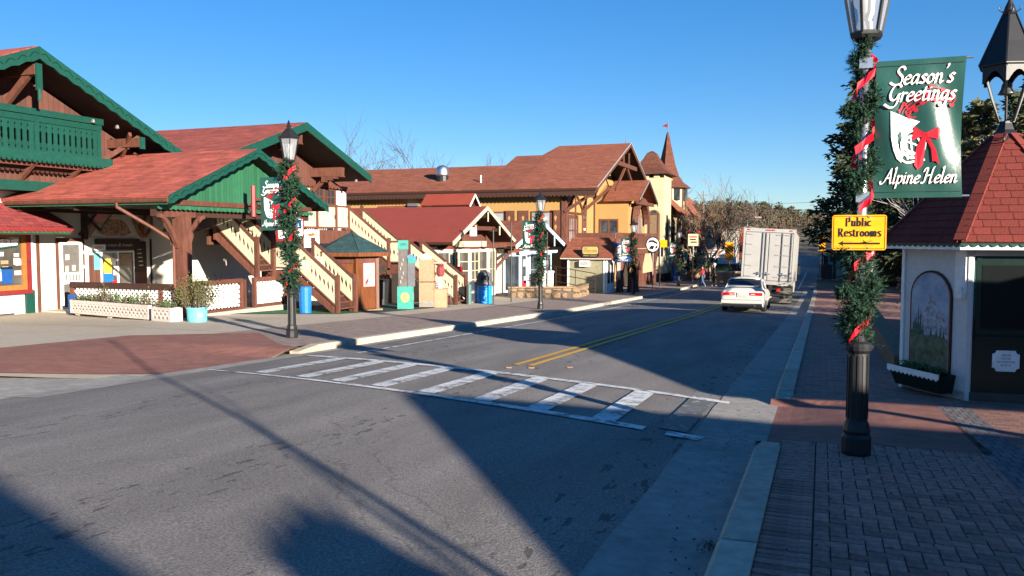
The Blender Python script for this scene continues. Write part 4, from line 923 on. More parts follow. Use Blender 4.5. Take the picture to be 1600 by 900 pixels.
# screen door
sd=thing('screen_door','white wooden screen door with a dark mesh panel left of the planter','door',F1(21.2,.05,-.8))
dz0,dz1,du0,du1=-.82,1.52,20.86,21.78
MB(F1).box(du0-.1,du1+.12,.002,.04,dz0,dz1+.13).build('jamb',M['brown'],sd)
f=MB(F1)
f.box(du0,du0+.11,.04,.085,dz0,dz1); f.box(du1-.11,du1,.04,.085,dz0,dz1); f.box(du0+.11,du1-.11,.04,.085,dz1-.1,dz1); f.box(du0+.11,du1-.11,.04,.085,dz0,dz0+.11); f.box(du0+.11,du1-.11,.04,.085,.08,.18); f.box(du0+.11,du1-.11,.04,.085,.40,.47); f.box((du0+du1)/2-.05,(du0+du1)/2+.05,.04,.083,dz0+.11,.08); 
f.build('frame',M['white'],sd)
for i in range(5): MB(F1).box(du0+.17+i*.13,du0+.21+i*.13,.045,.08,.18,.40).build('spindle',M['white'],sd)
MB(F1).box(du0+.1,du1-.1,.042,.05,dz0+.1,dz1-.1).build('mesh',mat('door_mesh',(.11,.10,.09),rough=.8),sd)
for u,z_,q in ((21.1,1.0,.16),(21.08,.6,.14),(21.35,.62,.15)): MB(F1).box(u,u+q,.0505,.054,z_-.1,z_+.1).build('notice',M['planter'],sd)
for z_ in (1.1,.6): MB(F1).box(du1-.02,du1+.05,.085,.1,z_,z_+.1).build('hinge',M['white'],sd)
# serving window, sign board, brown boards
MB(F1).box(22.1,24.75,.002,.03,-.9,1.05).build('brown_boards',M['siding'],b1)
svw=window(F1,22.62,24.05,-.02,1.12,2,1,b1,M['white'],n=.03,fw=.05,bar=.07,gm=M['glassw'],name='serving_window')
MB(F1).box(22.2,24.6,.03,.28,-.16,-.1).build('counter',M['brown'],b1); MB(F1).box(22.35,24.35,.03,.10,1.22,1.62).build('sign_board',M['dbrown'],b1)
plain('ice cream & sweets',F1,23.3,1.40,.11,.101,'lettering',M['planter'],b1,1.4,shear=.3)
MB(F1).box(22.2,22.75,.1,.11,1.2,1.42).build('open_sign',M['ink'],b1); plain('OPEN',F1,22.47,1.31,.1,.112,'lettering',M['inkr'],b1,.4)
MB(F1).box(22.3,22.58,.03,.05,.52,1.12).build('menu_card',M['turq'],b1); MB(F1).box(24.15,24.7,.03,.07,.35,1.52).build('menu_board',M['dbrown'],b1)
for i in range(5): MB(F1).box(24.25+.02*i,24.45+.02*i,.07,.074,1.2-.15*i,1.24-.15*i).build('menu_text',M['planter'],b1)
cone=MB(F1); cone.prism([(22.72,.35),(23.02,.35),(23.06,.62),(22.98,.9),(22.76,.9),(22.68,.62)],.045,.07); cone.build('yellow_poster',paint('poster_yellow',(.80,.55,.05)),svw)
MB(F1).prism([(22.66,.12),(22.85,.04),(23.1,.1),(23.08,.36),(22.7,.38)],.05,.075).build('blue_poster',M['blue'],svw); MB(F1).box(23.1,23.28,.04,.06,.02,.1).build('jar',M['red'],svw); MB(F1).box(23.14,23.26,.04,.06,.3,.62).build('poster',M['ink'],svw)
MB(F1).box(23.45,24.0,.04,.05,.62,1.08).build('curtain',M['tan'],svw)
# painted food signs high on the wall
fs=thing('food_sign','ice cream cone cut-out sign high on the shaded porch wall','sign',F1(22.4,.05,1.9))
MB(F1).prism([(22.05,1.85),(22.15,1.82),(22.62,2.42),(22.32,2.62)],.03,.07).build('cone',M['tan'],fs)
MB(F1).prism([(22.25,2.50),(22.2,2.85),(22.45,3.02),(22.8,2.95),(22.9,2.6),(22.75,2.38),(22.5,2.36)],.04,.09).build('scoop',paint('pink_print',(.62,.25,.24)),fs)
fs=thing('food_sign','funnel cake with whipped cream cut-out sign in the middle of the porch wall','sign',F1(23.2,.05,1.9))
MB(F1).prism([(23.25+.78*math.cos(a*PI/10),1.98+(.16 if a>10 else .2)*math.sin(a*PI/10)*1.0) for a in range(20)],.03,.06).build('plate',M['planter'],fs)
MB(F1).prism([(22.55,1.95),(22.75,2.3),(23.0,2.5),(23.2,2.56),(23.5,2.5),(23.8,2.28),(23.97,1.97),(23.6,1.86),(22.9,1.86)],.06,.09).build('cake',mat('cake_print',(.26,.11,.06),var=.7,scale=9,col2=(.5,.3,.2)),fs)
MB(F1).prism([(22.95,2.48),(23.05,2.6),(23.12,2.82),(23.25,2.95),(23.35,2.8),(23.5,2.6),(23.58,2.46)],.09,.115).build('cream',M['cream'],fs)
fs=thing('food_sign','brown pretzel cut-out sign high on the porch wall','sign',F1(24.4,.05,1.9)); pm=MB(F1)
pr=smooth([(24.62,1.85),(24.35,2.05),(24.12,2.45),(24.2,2.74),(24.42,2.72),(24.52,2.4),(24.40,1.98),(24.45,1.86),(24.7,1.86),(24.5,1.98),(24.62,2.3),(24.75,2.68),(24.97,2.66),(25.0,2.35),(24.8,2.0),(24.55,1.84)],5)
pm.path([(p[0],.09+.01*math.sin(i),p[1]) for i,p in enumerate(pr)],.055,6); pm.build('pretzel',mat('pretzel_crust',(.22,.085,.035),var=.3),fs,smooth=True)
for uu in (21.9,25.6):
    MB(F1).box(uu-.09,uu+.09,0,.14,1.6,3.0).build('wall_post',M['dbrown'],b1)
    for s in(-1,1): MB(F1).beam((uu-.3,.14,1.75 if s>0 else 2.7),(uu+.3,.5,2.7 if s>0 else 1.9),.07,.09).build('cross_brace',M['dbrown'],b1)
for o in [o for o in bpy.data.objects if o.name.startswith('food_sign')]: o.location.z-=.14
# brown door with white air conditioner right of it
MB(F1).box(24.95,26.15,.002,.05,-.9,1.62).build('door_surround',M['dbrown'],b1); MB(F1).box(25.1,26.0,.05,.08,-.8,1.3).build('door_panel',M['tanp'] if 'tanp' in M else M['orange'],b1)
ac(F1,25.15,25.95,-.15,.42,.35,'white window air conditioner in the orange doorway behind the porch fence')
# arched opening further right
MB(F1).prism([(28.3,-.9),(30.6,-.9)]+[(29.45+1.15*math.cos(PI*i/12),.75+1.1*math.sin(PI*i/12)) for i in range(13)],.002,.02).build('arch_opening',M['glass'],b1)
for i in range(13):
    a=PI*i/12; MB(F1).box(29.45+1.2*math.cos(a)-.03,29.45+1.2*math.cos(a)+.03,.02,.06,.75+1.15*math.sin(a)-.03,.75+1.15*math.sin(a)+.03).build('bulb',M['ink'],b1)
MB(F1).box(26.5,27.4,.002,.06,-.9,1.1).build('orange_board',M['orange'],b1)
# ---- covered porch
GX=-17.6; YC=22.9; HW=4.05; ZE1=2.79; ZR1=4.52; kp=(ZR1-ZE1)/HW
po=thing('porch','open porch with red shingle roof and green boarded gable on brown posts','porch',(-20.5,YC,-.9))
gable_roof(-25.2,GX,YC,HW,ZE1,ZR1,.09,M['roof1'],po)
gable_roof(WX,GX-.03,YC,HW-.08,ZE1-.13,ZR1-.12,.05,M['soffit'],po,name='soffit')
barge(GX,YC,HW+.03,ZE1,ZR1,.26,.05,M['green'],po,scallop=.4,down=.09)
FG=FX(GX-.55)
MB(FG).prism([(YC-HW+.5,2.80),(YC+HW-.5,2.80),(YC+.1,ZR1-.2),(YC-.1,ZR1-.2)],-.06,0).build('gable_panel',M['greenl'],po)
MB(FG).box(YC-HW+.25,YC+HW-.3,.0,.06,2.64,2.80).build('tie_board',M['brown'],po); scallop_board(FG,YC-HW+.1,YC+HW-.2,2.52,2.62,.02,.05,.2,'scalloped_edge',M['greenl'],po,.03)
MB(FX(GX-.8)).box(YC-HW+.2,YC+HW-.2,-.1,.1,2.3,2.5).build('front_beam',M['dbrown'],po)
MB(FX(GX-.8)).box(YC-HW+.5,YC-HW+1.8,-.12,.14,2.28,2.62).build('beam_end',M['brown'],po)
for u in (WX+.4,-21.5): MB().box(u,u+.12,YC-HW+.2,YC+HW-.2,2.5,2.62).build('rafter_tie',M['dbrown'],po)
for y in (YC-HW+.3,YC+HW-.3): MB().box(WX,GX-.7,y-.06,y+.06,2.62,2.68).build('side_beam',M['dbrown'],po)
PX=-18.25
def post(x,y,z0,z1,pr_,w=.19,br=True):
    MB().box(x-w,x+w,y-w,y+w,z0,z1).build('post',M['brown'],pr_)
    if br:
        for dx,dy in ((0,1),(0,-1),(-1,0)):
            pts=[(x+dx*w+dx*t*.75,y+dy*w+dy*t*.75,z1-.95+.95*math.sin(t*PI/2)) for t in [i/5 for i in range(6)]]
            for a,b in zip(pts,pts[1:]): pass
            MB().path(pts,.085,4).build('brace',M['brown'],pr_)
post(PX,20.05,-.9,2.32,po); post(-19.6,26.0,-.9,2.32,po)
MB(FY(20.05-.19)).path([(PX-.1,.06,1.5),(PX-.1,.06,-.7)],.045,6).build('downpipe_lower',M['brown'],po)
gt=MB(); 
gt.path([(-24.0,YC-HW-.06,ZE1-.05),(GX,YC-HW-.06,ZE1-.05)],.07,8); gt.build('gutter',M['brown'],po)
MB().box(-24.1,GX,YC-HW-.0,YC-HW+.03,ZE1-.165,ZE1-.10).build('eave_board',M['greenl'],po)
MB().path([(-19.5,YC-HW-.06,ZE1-.1),(-19.5,YC-HW-.06,ZE1-.22),(-18.75,YC-HW+.55,1.95),(-18.45,YC-HW+.95,1.6),(PX-.22,19.85,1.45)],.05,6).build('downpipe',M['brown'],po)
# lattice fence round the porch
def lattice(fr,u0,u1,z0,z1,n,name,m,parent,pitch=.115,w=.028,slope=0):
    mb=MB(fr); H=z1-z0; W=u1-u0; q=0
    for s in (1,-1):
        c=-H
        while c<W+H:
            a0,b0=(c,0),(c+H,H)
            # clip in u to [0,W]
            t0=max(0,-c/H) if H else 0; t1=min(1,(W-c)/H)
            if t1>t0+.02:
                p=(c+H*t0,H*t0); r=(c+H*t1,H*t1)
                if s<0: p=(W-p[0],p[1]); r=(W-r[0],r[1])
                d=.7071*w
                zz=lambda uu: slope*uu
                P=[(u0+p[0]-d*s,z0+p[1]+d+zz(p[0])),(u0+p[0]+d*s,z0+p[1]-d+zz(p[0])),(u0+r[0]+d*s,z0+r[1]-d+zz(r[0])),(u0+r[0]-d*s,z0+r[1]+d+zz(r[0]))]
                mb.prism(P,n+(0 if s>0 else .010),n+(.009 if s>0 else .019))
            c+=pitch*1.414
    return mb.build(name,m,parent)
fe=thing('lattice_fence','brown porch fence with white lattice panels behind the planters and potted shrub','fence',(-20.5,20,-.9))
FF=FY(20.0); FS=FX(-18.3)
MB(FF).box(-22.75,-18.3,-.06,.09,.06,.24).build('rail',M['dbrown'],fe); MB(FF).box(-22.7,-18.4,-.03,.02,-.75,-.6).build('rail',M['dbrown'],fe)
for u in (-22.7,-19.05,-18.42): MB(FF).box(u-.06,u+.06,-.04,.07,-.8,.2).build('fence_post',M['brown'],fe)
MB(FF).box(-22.64,-18.5,-.035,-.025,-.7,.1).build('backing',M['dbrown'],fe)
lattice(FF,-22.6,-19.12,-.62,.06,0,'lattice',M['white'],fe); lattice(FF,-18.98,-18.5,-.62,.06,0,'lattice',M['white'],fe)
for a,b in ((20.2,22.75),(23.45,25.15)):
    MB(FS).box(a-.05,b+.05,-.06,.09,.16,.30).build('rail',M['brown'],fe); MB(FS).box(a,b,-.03,.05,-.80,-.66).build('rail',M['brown'],fe); MB(FS).box(a,b,-.03,-.02,-.7,.2).build('backing',M['dbrown'],fe)
    for u in (a,b): MB(FS).box(u-.06,u+.06,-.04,.08,-.9,.28).build('fence_post',M['brown'],fe)
    lattice(FS,a+.1,b-.08,-.62,.14,0,'lattice',M['white'],fe)
for u in (22.95,23.2): MB(FS).box(u-.05,u+.05,-.25,-.15,-.9,.24).build('gate_post',M['brown'],fe)
kb=MB(); kb.box(-18.6,-18.15,19.7,25.4,-1.3,-.74); kb.build('porch_kerb',CONC,kind='structure')
MB().box(WX,-18.6,20.1,27,-1.3,-.76).build('porch_floor',CONC,kind='structure')
# planters
def planter(p,q,h,dep,label,n):
    """lattice-sided trough from p to q (plan)"""
    p=V((p[0],p[1],0));q=V((q[0],q[1],0)); d=q-p; fr=Fr((p.x,p.y,0),math.atan2(d.y,d.x)); L_=d.length; z=-.77
    t=thing('planter_box',label,'planter',fr(L_/2,0,z)); z0=z+.06
    c=.035
    b=MB(fr); b.box(0,L_,-.0-.02,.0,z0,z0+.07); b.box(0,L_,-.02,.0,z0+h-.09,z0+h); b.box(0,c*2,-.02,.0,z0+.07,z0+h-.09); b.box(L_-c*2,L_,-.02,.0,z0+.07,z0+h-.09)
    b.box(0,L_,-dep,-dep+.02,z0,z0+h); b.box(0,.02,-dep+.02,-.02,z0,z0+h); b.box(L_-.02,L_,-dep+.02,-.02,z0,z0+h); b.build('trough',M['planter'],t)
    MB(fr).box(.02,L_-.02,-dep+.02,-.03,z0+.02,z0+h-.05).build('soil',M['dbrown'],t)
    lattice(fr,c*2,L_-c*2,z0+.07,z0+h-.09,-.018,'lattice',M['planter'],t,.13,.035)
    for u in ((.15,L_-.15) if L_<2 else (.3,L_*.5,L_-.2)): MB(fr).box(u-.09,u+.09,-dep*.8,-.05,z,z0).build('foot',M['planter'],t)
    return t,fr,L_,z0+h
t,fr,L_,zt=planter((-22.2,19.42),(-18.25,18.62),.42,.36,'long white lattice-fronted planter of dry shrubs in front of the porch fence',1)
t2,fr2,L2,zt2=planter((-17.95,18.42),(-17.1,18.25),.40,.4,'short white lattice planter beside the turquoise pot',1)
def bush(name,label,cx,cy,z,rx,ry,h,n,m,cat='plant',size=.05,parent=None,stems=14,fr=None):
    tw=MB(); lf=MB()
    for _ in range(stems):
        a=R.uniform(0,6.3); r_=R.random()**.5; bx_,by_=cx+rx*.5*r_*math.cos(a),cy+ry*.5*r_*math.sin(a); tx,ty=cx+rx*r_*math.cos(a),cy+ry*r_*math.sin(a); hh=h*R.uniform(.5,1)*(1.05-.4*r_)
        p=[V((bx_,by_,z)),V(((bx_+tx)/2+R.gauss(0,.03),(by_+ty)/2,z+hh*.55)),V((tx,ty,z+hh))]; tw.path(p,[.012,.008,.003],4)
        for _ in range(max(1,n//stems)):
            t_=R.uniform(.2,1.05); q=p[0].lerp(p[1],t_*2) if t_<.5 else p[1].lerp(p[2],t_*2-1); q=q+V((R.gauss(0,rx*.12),R.gauss(0,rx*.12),R.gauss(0,h*.05)))
            d=V((R.gauss(0,1),R.gauss(0,1),R.gauss(.3,.8))).normalized()*size*R.uniform(.6,1.3); e=d.orthogonal().normalized()*size*.38
            lf.add([q-e*.2,q+d*.5-e,q+d,q+d*.5+e],[(0,1,2,3)])
    if parent is None: parent=thing(name,label,cat,(cx,cy,z))
    tw.build('stems',M['twig'],parent); lf.build('foliage',m,parent); return parent
n_=0
sh=[M['shrub'],M['shrubg']]
for i in range(9):
    c=fr(.3+i*(L_-.6)/8,-.18,0); bush('planter_shrub',['dry green-brown shrub at the left end of the long planter','small dry shrub second from the left in the long planter','low shrub third from the left in the long planter','taller sprig shrub left of the middle of the long planter','shrub in the middle of the long planter','shrub just right of the middle of the long planter','shrub third from the right in the long planter','shrub second from the right in the long planter','brown shrub at the right end of the long planter'][i],c.x,c.y,zt-.06,.28,.22,[.25,.35,.36,.78,.42,.45,.4,.5,.55][i],170,sh[i%2 if i%3 else 0],'shrub',.05)
for i in range(2):
    c=fr2(.22+i*.42,-.2,0); bush('planter_shrub',['low shrub on the left of the short planter','low shrub on the right of the short planter beside the pot'][i],c.x,c.y,zt2-.06,.25,.2,.34,150,sh[i],'shrub',.05)
pt=thing('plant_pot','round turquoise tub standing before the porch corner post','pot',(-16.6,18.75,-.76))
MB().lathe((-16.6,18.75,-.765),[(.25,0),(.265,.1),(.27,.2),(.275,.22),(.27,.24),(.285,.4),(.30,.41),(.30,.46),(.27,.46),(.26,.40),(0,.40)],20).build('tub',M['turq'],pt,smooth=False)
FP=Fr((-16.6,18.75,0),-.6); MB(Fr((-16.6,18.75,0),.75)).box(.02,.12,.268,.275,-.56,-.46).build('label_tag',M['ink'],pt)
bush('potted_shrub','sprawling half-dry conifer shrub growing in the turquoise tub','',-16.6,18.75,-.36) if False else bush('potted_shrub','sprawling half-dry shrub growing in the turquoise tub',-16.6,18.75,-.36,.62,.55,1.28,1500,M['shrub'],'shrub',.055,None,44)
tag(MB().box(-22.5,-22.3,19.62,19.8,-.78,-.15).build('waste_bin',M['dblue']),'slim navy bin at the left end of the porch fence','bin')
# ================================================================ CHALET with deck and stairs
YA2,ZR2=29.75,6.4; K2=.355; RX2=-20.4; WX2=-22.4
b2=thing('chalet','brown and white chalet with green barge boards behind the upper deck','building',(WX2,29.7,-1.1))
F2=FX(WX2); H2=5.25; ZE2=ZR2-K2*H2
gable_roof(-46,RX2,YA2,H2,ZE2,ZR2,.11,M['roof1'],b2); gable_roof(-46,RX2-.03,YA2,H2-.06,ZE2-.15,ZR2-.13,.05,M['soffit'],b2,name='soffit')
barge(RX2,YA2,H2,ZE2,ZR2,.34,.06,M['green'],b2,down=.1)
gx=MB(F2); zz=ZR2-.2; gx.prism([(25,4.15),(36.0,4.15),(36.0,zz-K2*(36-YA2)),(YA2,zz),(25,zz-K2*(YA2-25))],-.2,.05); gx.build('upper_wall',M['siding'],b2)
scallop_board(F2,25,36.0,4.08,4.2,.05,.09,.3,'scalloped_edge',M['brown'],b2,.05)
MB(F2).box(25,36.0,-.2,0,-1.4,4.15).build('wall',M['stucco'],b2); MB().box(WX2-10,WX2-.2,25,36,-1.4,4.1).build('rear_wall',M['stucco'],b2)
for yy in (YA2,33.0): 
    zz=ZR2-K2*abs(yy-YA2)-.4; MB(F2).prism([(yy-.15,zz-.36),(yy+.15,zz-.36),(yy+.15,zz+.04),(yy-.15,zz+.04)],0,1.7).build('purlin',M['brown'],b2)
    mb=MB(F2)
    for k in range(4): mb.box(yy-.13,yy+.13,1.75-.0-.28*k-.28,1.75-.28*k,zz-.40-.07*k,zz-.36)
    mb.build('stepped_bracket',M['brown'],b2)
MB(F2).beam((33.0,.1,zz-1.0),(33.0,.9,zz-.35),.1,.2).build('brace',M['brown'],b2)
MB(F2).box(31.5,32.5,.003,.06,2.05,3.95).build('door',M['brown'],b2); MB(F2).box(31.75,32.2,.06,.065,3.1,3.75).build('door_notice',M['ink'],b2); MB(F2).box(31.82,32.12,.066,.068,3.4,3.62).build('notice_print',M['orange'],b2)
window(F2,33.0,34.9,2.95,3.95,6,3,b2,M['brown'],fw=.12,bar=.045); MB(F2).box(33.85,34.05,.02,.075,2.9,4.0).build('mullion',M['brown'],b2)
MB(F2).box(31.2,35.3,.003,.03,3.98,4.1).build('lintel',M['brown'],b2)
MB().lathe((-20.9,34.5,4.35),[(.02,.1),(.07,.08),(.09,-.02),(.03,-.04)],8).build('floodlight',M['steel'],b2)
# ---- upper deck and its two flights
dk=thing('deck','raised brown deck with cream sawn-board railings in front of the chalet','deck',(-21.3,29,-1.1))
DX=-20.4; FD=FX(DX); DZ=2.0
MB().box(-22.35,DX,23.6,33.0,DZ-.12,DZ).build('deck_floor',M['brown'],dk)
MB(FD).box(23.6,33.05,.0,.10,1.42,2.0).build('fascia_beam',M['brown'],dk)
for y in (28.6,33.0): MB(FD).box(y-.09,y+.09,-.12,.06,-1.35,1.42).build('deck_post',M['brown'],dk)
def railing_x(fr,u0,u1,z0,z1,parent,style=1,pw=.155,post_at=(),zb0=0,zb1=0,h=None):
    """sawn-board railing; bottom rail runs from z0 (at u0) to z1 (at u1), height h"""
    h=h or 1.0; L_=u1-u0; s=(z1-z0)/L_; n=max(1,int(abs(L_)/pw)); w=L_/n
    for i in range(n):
        a=u0+i*w; za=z0+s*(a-u0); zb=z0+s*(a+w-u0)
        e=.006; t=.055*1.0; uu=lambda f,side: a+e+side*(w-2*e)
        prof=[(0,0),(.30,0),(.42,.5),(.52,1),(.62,.5),(.76,0),(1,0)]
        lft=[(a+e+p[1]*w*.27,za+.05+p[0]*(h-.1)+s*(e+p[1]*w*.27)) for p in prof]; rgt=[(a+w-e-p[1]*w*.27,za+.05+p[0]*(h-.1)+s*(w-e-p[1]*w*.27)) for p in prof]
        MB(fr).prism(lft+list(reversed(rgt)),-.012,.012).build('railing_board',M['cream'],parent)
    for zz,hh,dd in ((0,.07,.05),(h-.03,.08,.07)):
        MB(fr).prism([(u0,z0+zz),(u1,z1+zz),(u1,z1+zz+hh),(u0,z0+zz+hh)],-dd/2-.015,dd/2+.015).build('rail',M['brown'],parent)
railing_x(FD,24.2,32.9,2.08,2.08,dk,h=.98)
for u in (27.4,30.4,31.9,32.95): MB(FD).box(u-.06,u+.06,-.06,.07,2.0,3.14).build('railing_post',M['brown'],dk)
bs=tag(MB(FD).box(29.3,30.4,.11,.125,1.25,2.0).build('grill_sign',M['ink'],None),'white sign with an orange flame hung on the brown deck beam','sign')
plain('BAR & GRILLE',FD,29.85,1.58,.13,.127,'lettering',M['inkk'],bs,.9); MB(FD).prism([(29.5,1.75),(29.7,1.72),(30.0,1.74),(30.25,1.8),(30.05,1.82),(29.95,1.9),(29.8,1.84),(29.65,1.86)],.125,.1275).build('flame_print',M['orange'],bs); MB(FD).box(29.55,30.2,.125,.127,1.38,1.41).build('rule_print',M['inkr'],bs)
def flight(fr,u0,u1,z0,z1,n0,n1,parent,tread=True,h=.98):
    """stairs rising from u1 (low) to u0 (high); n0..n1 width"""
    n=max(2,round((z0-z1)/.18)); du=(u1-u0)/n; dz=(z0-z1)/n
    for nn in (n0,n1):
        MB(fr).prism([(u0,z0-.02),(u1,z1-.02),(u1,z1-.30),(u0,z0-.34)],nn-.025,nn+.025).build('stringer',M['brown'],parent)
    for i in range(n):
        u=u0+du*(i+.0); MB(fr).box(u,u+du+.03,min(n0,n1)+.03,max(n0,n1)-.03,z0-dz*(i+1)-.0,z0-dz*(i+1)+.04).build('tread',M['brown'],parent)
        MB(fr).box(u+.01,u+.03,min(n0,n1)+.03,max(n0,n1)-.03,z0-dz*(i+1)+.04,z0-dz*i).build('riser',M['dbrown'],parent)
    for nn in (n0,n1):
        f2=Fr(fr.o+fr.n*nn,math.atan2(fr.u.y,fr.u.x)); railing_x(f2,u0+.02,u1-.05,z0+.08,z1+.08,parent,h=h-.02)
        MB(f2).box(u1-.06,u1+.06,-.06,.06,z1-.25,z1+h+.22).build('newel_post',M['brown'],parent)
        MB(f2).box(u0-.06,u0+.06,-.06,.06,z0-.35,z0+h+.2).build('newel_post',M['brown'],parent)
# flight beside the porch (planes y=24.6 and 25.75)
s1=thing('stairs','cream railed wooden stairs just right of the nearest left-hand lamp post','stairs',(-16.6,25.2,-1.0))
f1=FY(24.6); flight(f1,-17.43,-15.68,.50,-.83,0,-1.15,s1)
MB().box(-18.6,-17.43,24.6,25.8,.38,.50).build('landing',M['brown'],s1); MB(f1).box(-18.6,-17.43,-.02,.05,.16,.50).build('landing_beam',M['brown'],s1)
railing_x(f1,-18.5,-17.5,.56,.56,s1,h=1.0); MB(f1).box(-18.55,-18.43,-.06,.06,-1,1.7).build('newel_post',M['brown'],s1)
f1b=FY(23.6); flight(f1b,-20.0,-18.25,1.95,.50,0,-.9,s1)
# flight down to the pavement beside the vending machines
s2=thing('stairs','two-flight brown stairs with cream sawn-board rails and a landing before the red-roofed shop','stairs',(-17.5,33.5,-1.3))
f2_=FY(33.0); flight(f2_,-17.28,-15.03,.46,-1.16,0,-1.15,s2)
MB().box(-18.32,-17.28,33.0,34.2,.34,.46).build('landing',M['brown'],s2); MB(f2_).box(-18.32,-17.28,-.02,.05,.05,.46).build('landing_beam',M['brown'],s2); railing_x(f2_,-18.26,-17.34,.53,.53,s2,h=.95)
flight(f2_,-20.4,-18.32,2.0,.46,0,-1.15,s2)
for u in (-18.32,-17.28): MB(f2_).box(u-.07,u+.07,-.08,.06,-1.4,.3).build('landing_post',M['brown'],s2)
lattice(f2_,-19.6,-18.4,-1.2,.1,-.03,'lattice',M['brown'],s2,.13,.04)
# rust-brown ticket hut with teal roof
hc=(-16.65,27.1); hr=1.0; hz=-1.06
ht=thing('wooden_hut','varnished six-sided wooden hut with a dark teal shingle roof under the deck','hut',(hc[0],hc[1],hz))
def hx(r,k,z=0,a0=.2,c=hc): a=a0+k*PI/3; return V((c[0]+r*math.cos(a),c[1]+r*math.sin(a),z))
for k in range(6):
    p,q=hx(hr,k),hx(hr,k+1); d=q-p; fr=Fr((p.x,p.y,0),math.atan2(d.y,d.x)); L_=d.length
    MB(fr).box(0,L_,-.05,0,hz+.08,1.02).build('wall_panel',M['wood'],ht)
    for u in (0,): MB(fr).box(u-.07,u+.07,-.06,.05,hz,1.02).build('corner_board',M['wood'],ht)
    MB(fr).box(.1,L_-.1,0,.03,.72,.98).build('header_board',M['brown'],ht)
    a,b=hx(1.45,k,1.12),hx(1.45,k+1,1.12); c=V((hc[0],hc[1],1.85)); MB().slab([a,b,c],.04).build('roof',M['roof4'],ht)
    fr3=Fr((a.x,a.y,0),math.atan2((b-a).y,(b-a).x)); MB(fr3).box(0,(b-a).length,-.03,0,.98,1.13).build('eave_board',M['wood'],ht)
    if k in (5,0,4):
        pass
    HF=(fr,L_,k)
    if k==5:
        t_=tag(MB(fr).box(.30,.85,.01,.03,-.15,.75).build('poster',paint('poster_pink',(.62,.25,.25)),None),'pink and white food poster on the wooden hut','poster')
        for i in range(9): MB(fr).prism([(.33+R.random()*.35+.1*math.cos(a_),-.05+R.random()*.6+.14*math.sin(a_)) for a_ in ()] or [(.33+.05*i,-.1+.07*i),(.45+.04*i,-.1+.06*i),(.42+.04*i,.05+.06*i)],.03,.032+.0004*i).build('poster_print',R.choice([M['ink'],M['inkr'],M['tan']]),t_)
MB().lathe((hc[0],hc[1],hz-.1),[(1.2,0),(1.2,.16),(0,.16)],6,ph=.2).build('plinth',M['stone'],ht)
# ---- coin machines and clutter on the dark green mat
def gmach(x,y): return lz(x,y)+.012
z=gmach(-14.85,28.5)
vm=thing('vending_machine','grey coin machine on a teal cabinet with gold emblems','machine',(-14.95,28.45,z)); fv=Fr((-15.35,28.25,0),.45)
MB(fv).box(0,.62,-.55,0,z,z+.88).build('cabinet',M['teal'],vm)
for s,(fx,off) in enumerate(((fv,.3),(Fr(fv(.62,0,0),.45+PI/2),.27))):
    MB(fx).prism([(off+.17*math.cos(a*PI/8),z+.46+.2*math.sin(a*PI/8)) for a in range(16)],.002,.01).build('emblem',M['gold'],vm); MB(fx).prism([(off+.10*math.cos(a*PI/8),z+.46+.13*math.sin(a*PI/8)) for a in range(16)],.010,.013).build('emblem_print',M['tan'],vm)
MB(fv).box(.05,.40,-.45,-.05,z+.88,z+2.25).build('body',mat('brown_grey_metal',(.10,.085,.075),rough=.35,var=.3),vm); MB(fv).box(.40,.68,-.5,-.02,z+.88,z+1.78).build('coin_box',M['grey'],vm)
MB(fv).box(.04,.42,-.3,-.25,z+2.25,z+2.32).build('bracket',M['grey'],vm); MB(fv).box(.03,.43,-.3,-.26,z+2.32,z+2.66).build('top_sign',M['teal'],vm); plain('OPEN',fv,.23,z+2.5,.1,-.258,'lettering',M['inkk'],vm,.25)
MB(fv).prism([(.35,z+1.8),(.75,z+1.8),(.72,z+2.0),(.5,z+2.12),(.36,z+2.05)],-.45,-.1).build('hood',paint('blue_hood',(.05,.15,.5)),vm); MB(fv).box(.42,.72,-.1,-.02,z+1.78,z+1.98).build('price_sign',M['teal'],vm)
for i in range(6): MB(fv).box(.12+.05*(i%3),.15+.05*(i%3),-.05,-.03,z+1.0+.17*i,z+1.12+.17*i).build('button',M['steel'],vm)
z=gmach(-14.85,30.2)
v2=thing('candy_machine','tan two-part vending cabinet with a small red candy globe','machine',(-14.9,30.2,z)); fv=Fr((-15.3,30.0,0),.35)
MB(fv).box(0,.62,-.5,0,z+.02,z+1.02).build('lower_cabinet',M['tan'],v2); MB(fv).box(0,.6,-.48,-.02,z+1.06,z+1.95).build('upper_cabinet',M['tan'],v2); MB(fv).box(0,.62,-.5,.01,z+1.02,z+1.06).build('shelf',M['brown'],v2)
MB(fv).prism([(.05,z+1.95),(.5,z+1.95),(.48,z+2.12),(.28,z+2.2),(.07,z+2.12)],-.4,-.05).build('header',paint('pink_header',(.7,.42,.36)),v2); MB(fv).box(0,.6,-.0,.012,z+.08,z+.22).build('plinth_strip',M['steel'],v2)
MB(fv).box(.62,1.12,-.45,.02,z,z+.72).build('side_cabinet',M['tan'],v2); MB(fv).box(.6,1.14,-.47,.04,z+.72,z+.77).build('side_top',M['tan'],v2); MB(fv).box(.78,.92,-.3,-.15,z+.77,z+1.25).build('globe_stand',M['planter'],v2)
MB().lathe(fv(.85,-.22,z+1.25),[(.1,0),(.16,.08),(.17,.2),(.16,.38),(.1,.42),(.17,.46),(.05,.56)],10).build('candy_globe',paint('red_candy',(.22,.05,.05),rough=.1),v2)
MB(fv).box(.3,1.1,-.42,-.1,z+1.78,z+1.84).build('awning_shelf',paint('rose_top',(.5,.28,.24)),v2)
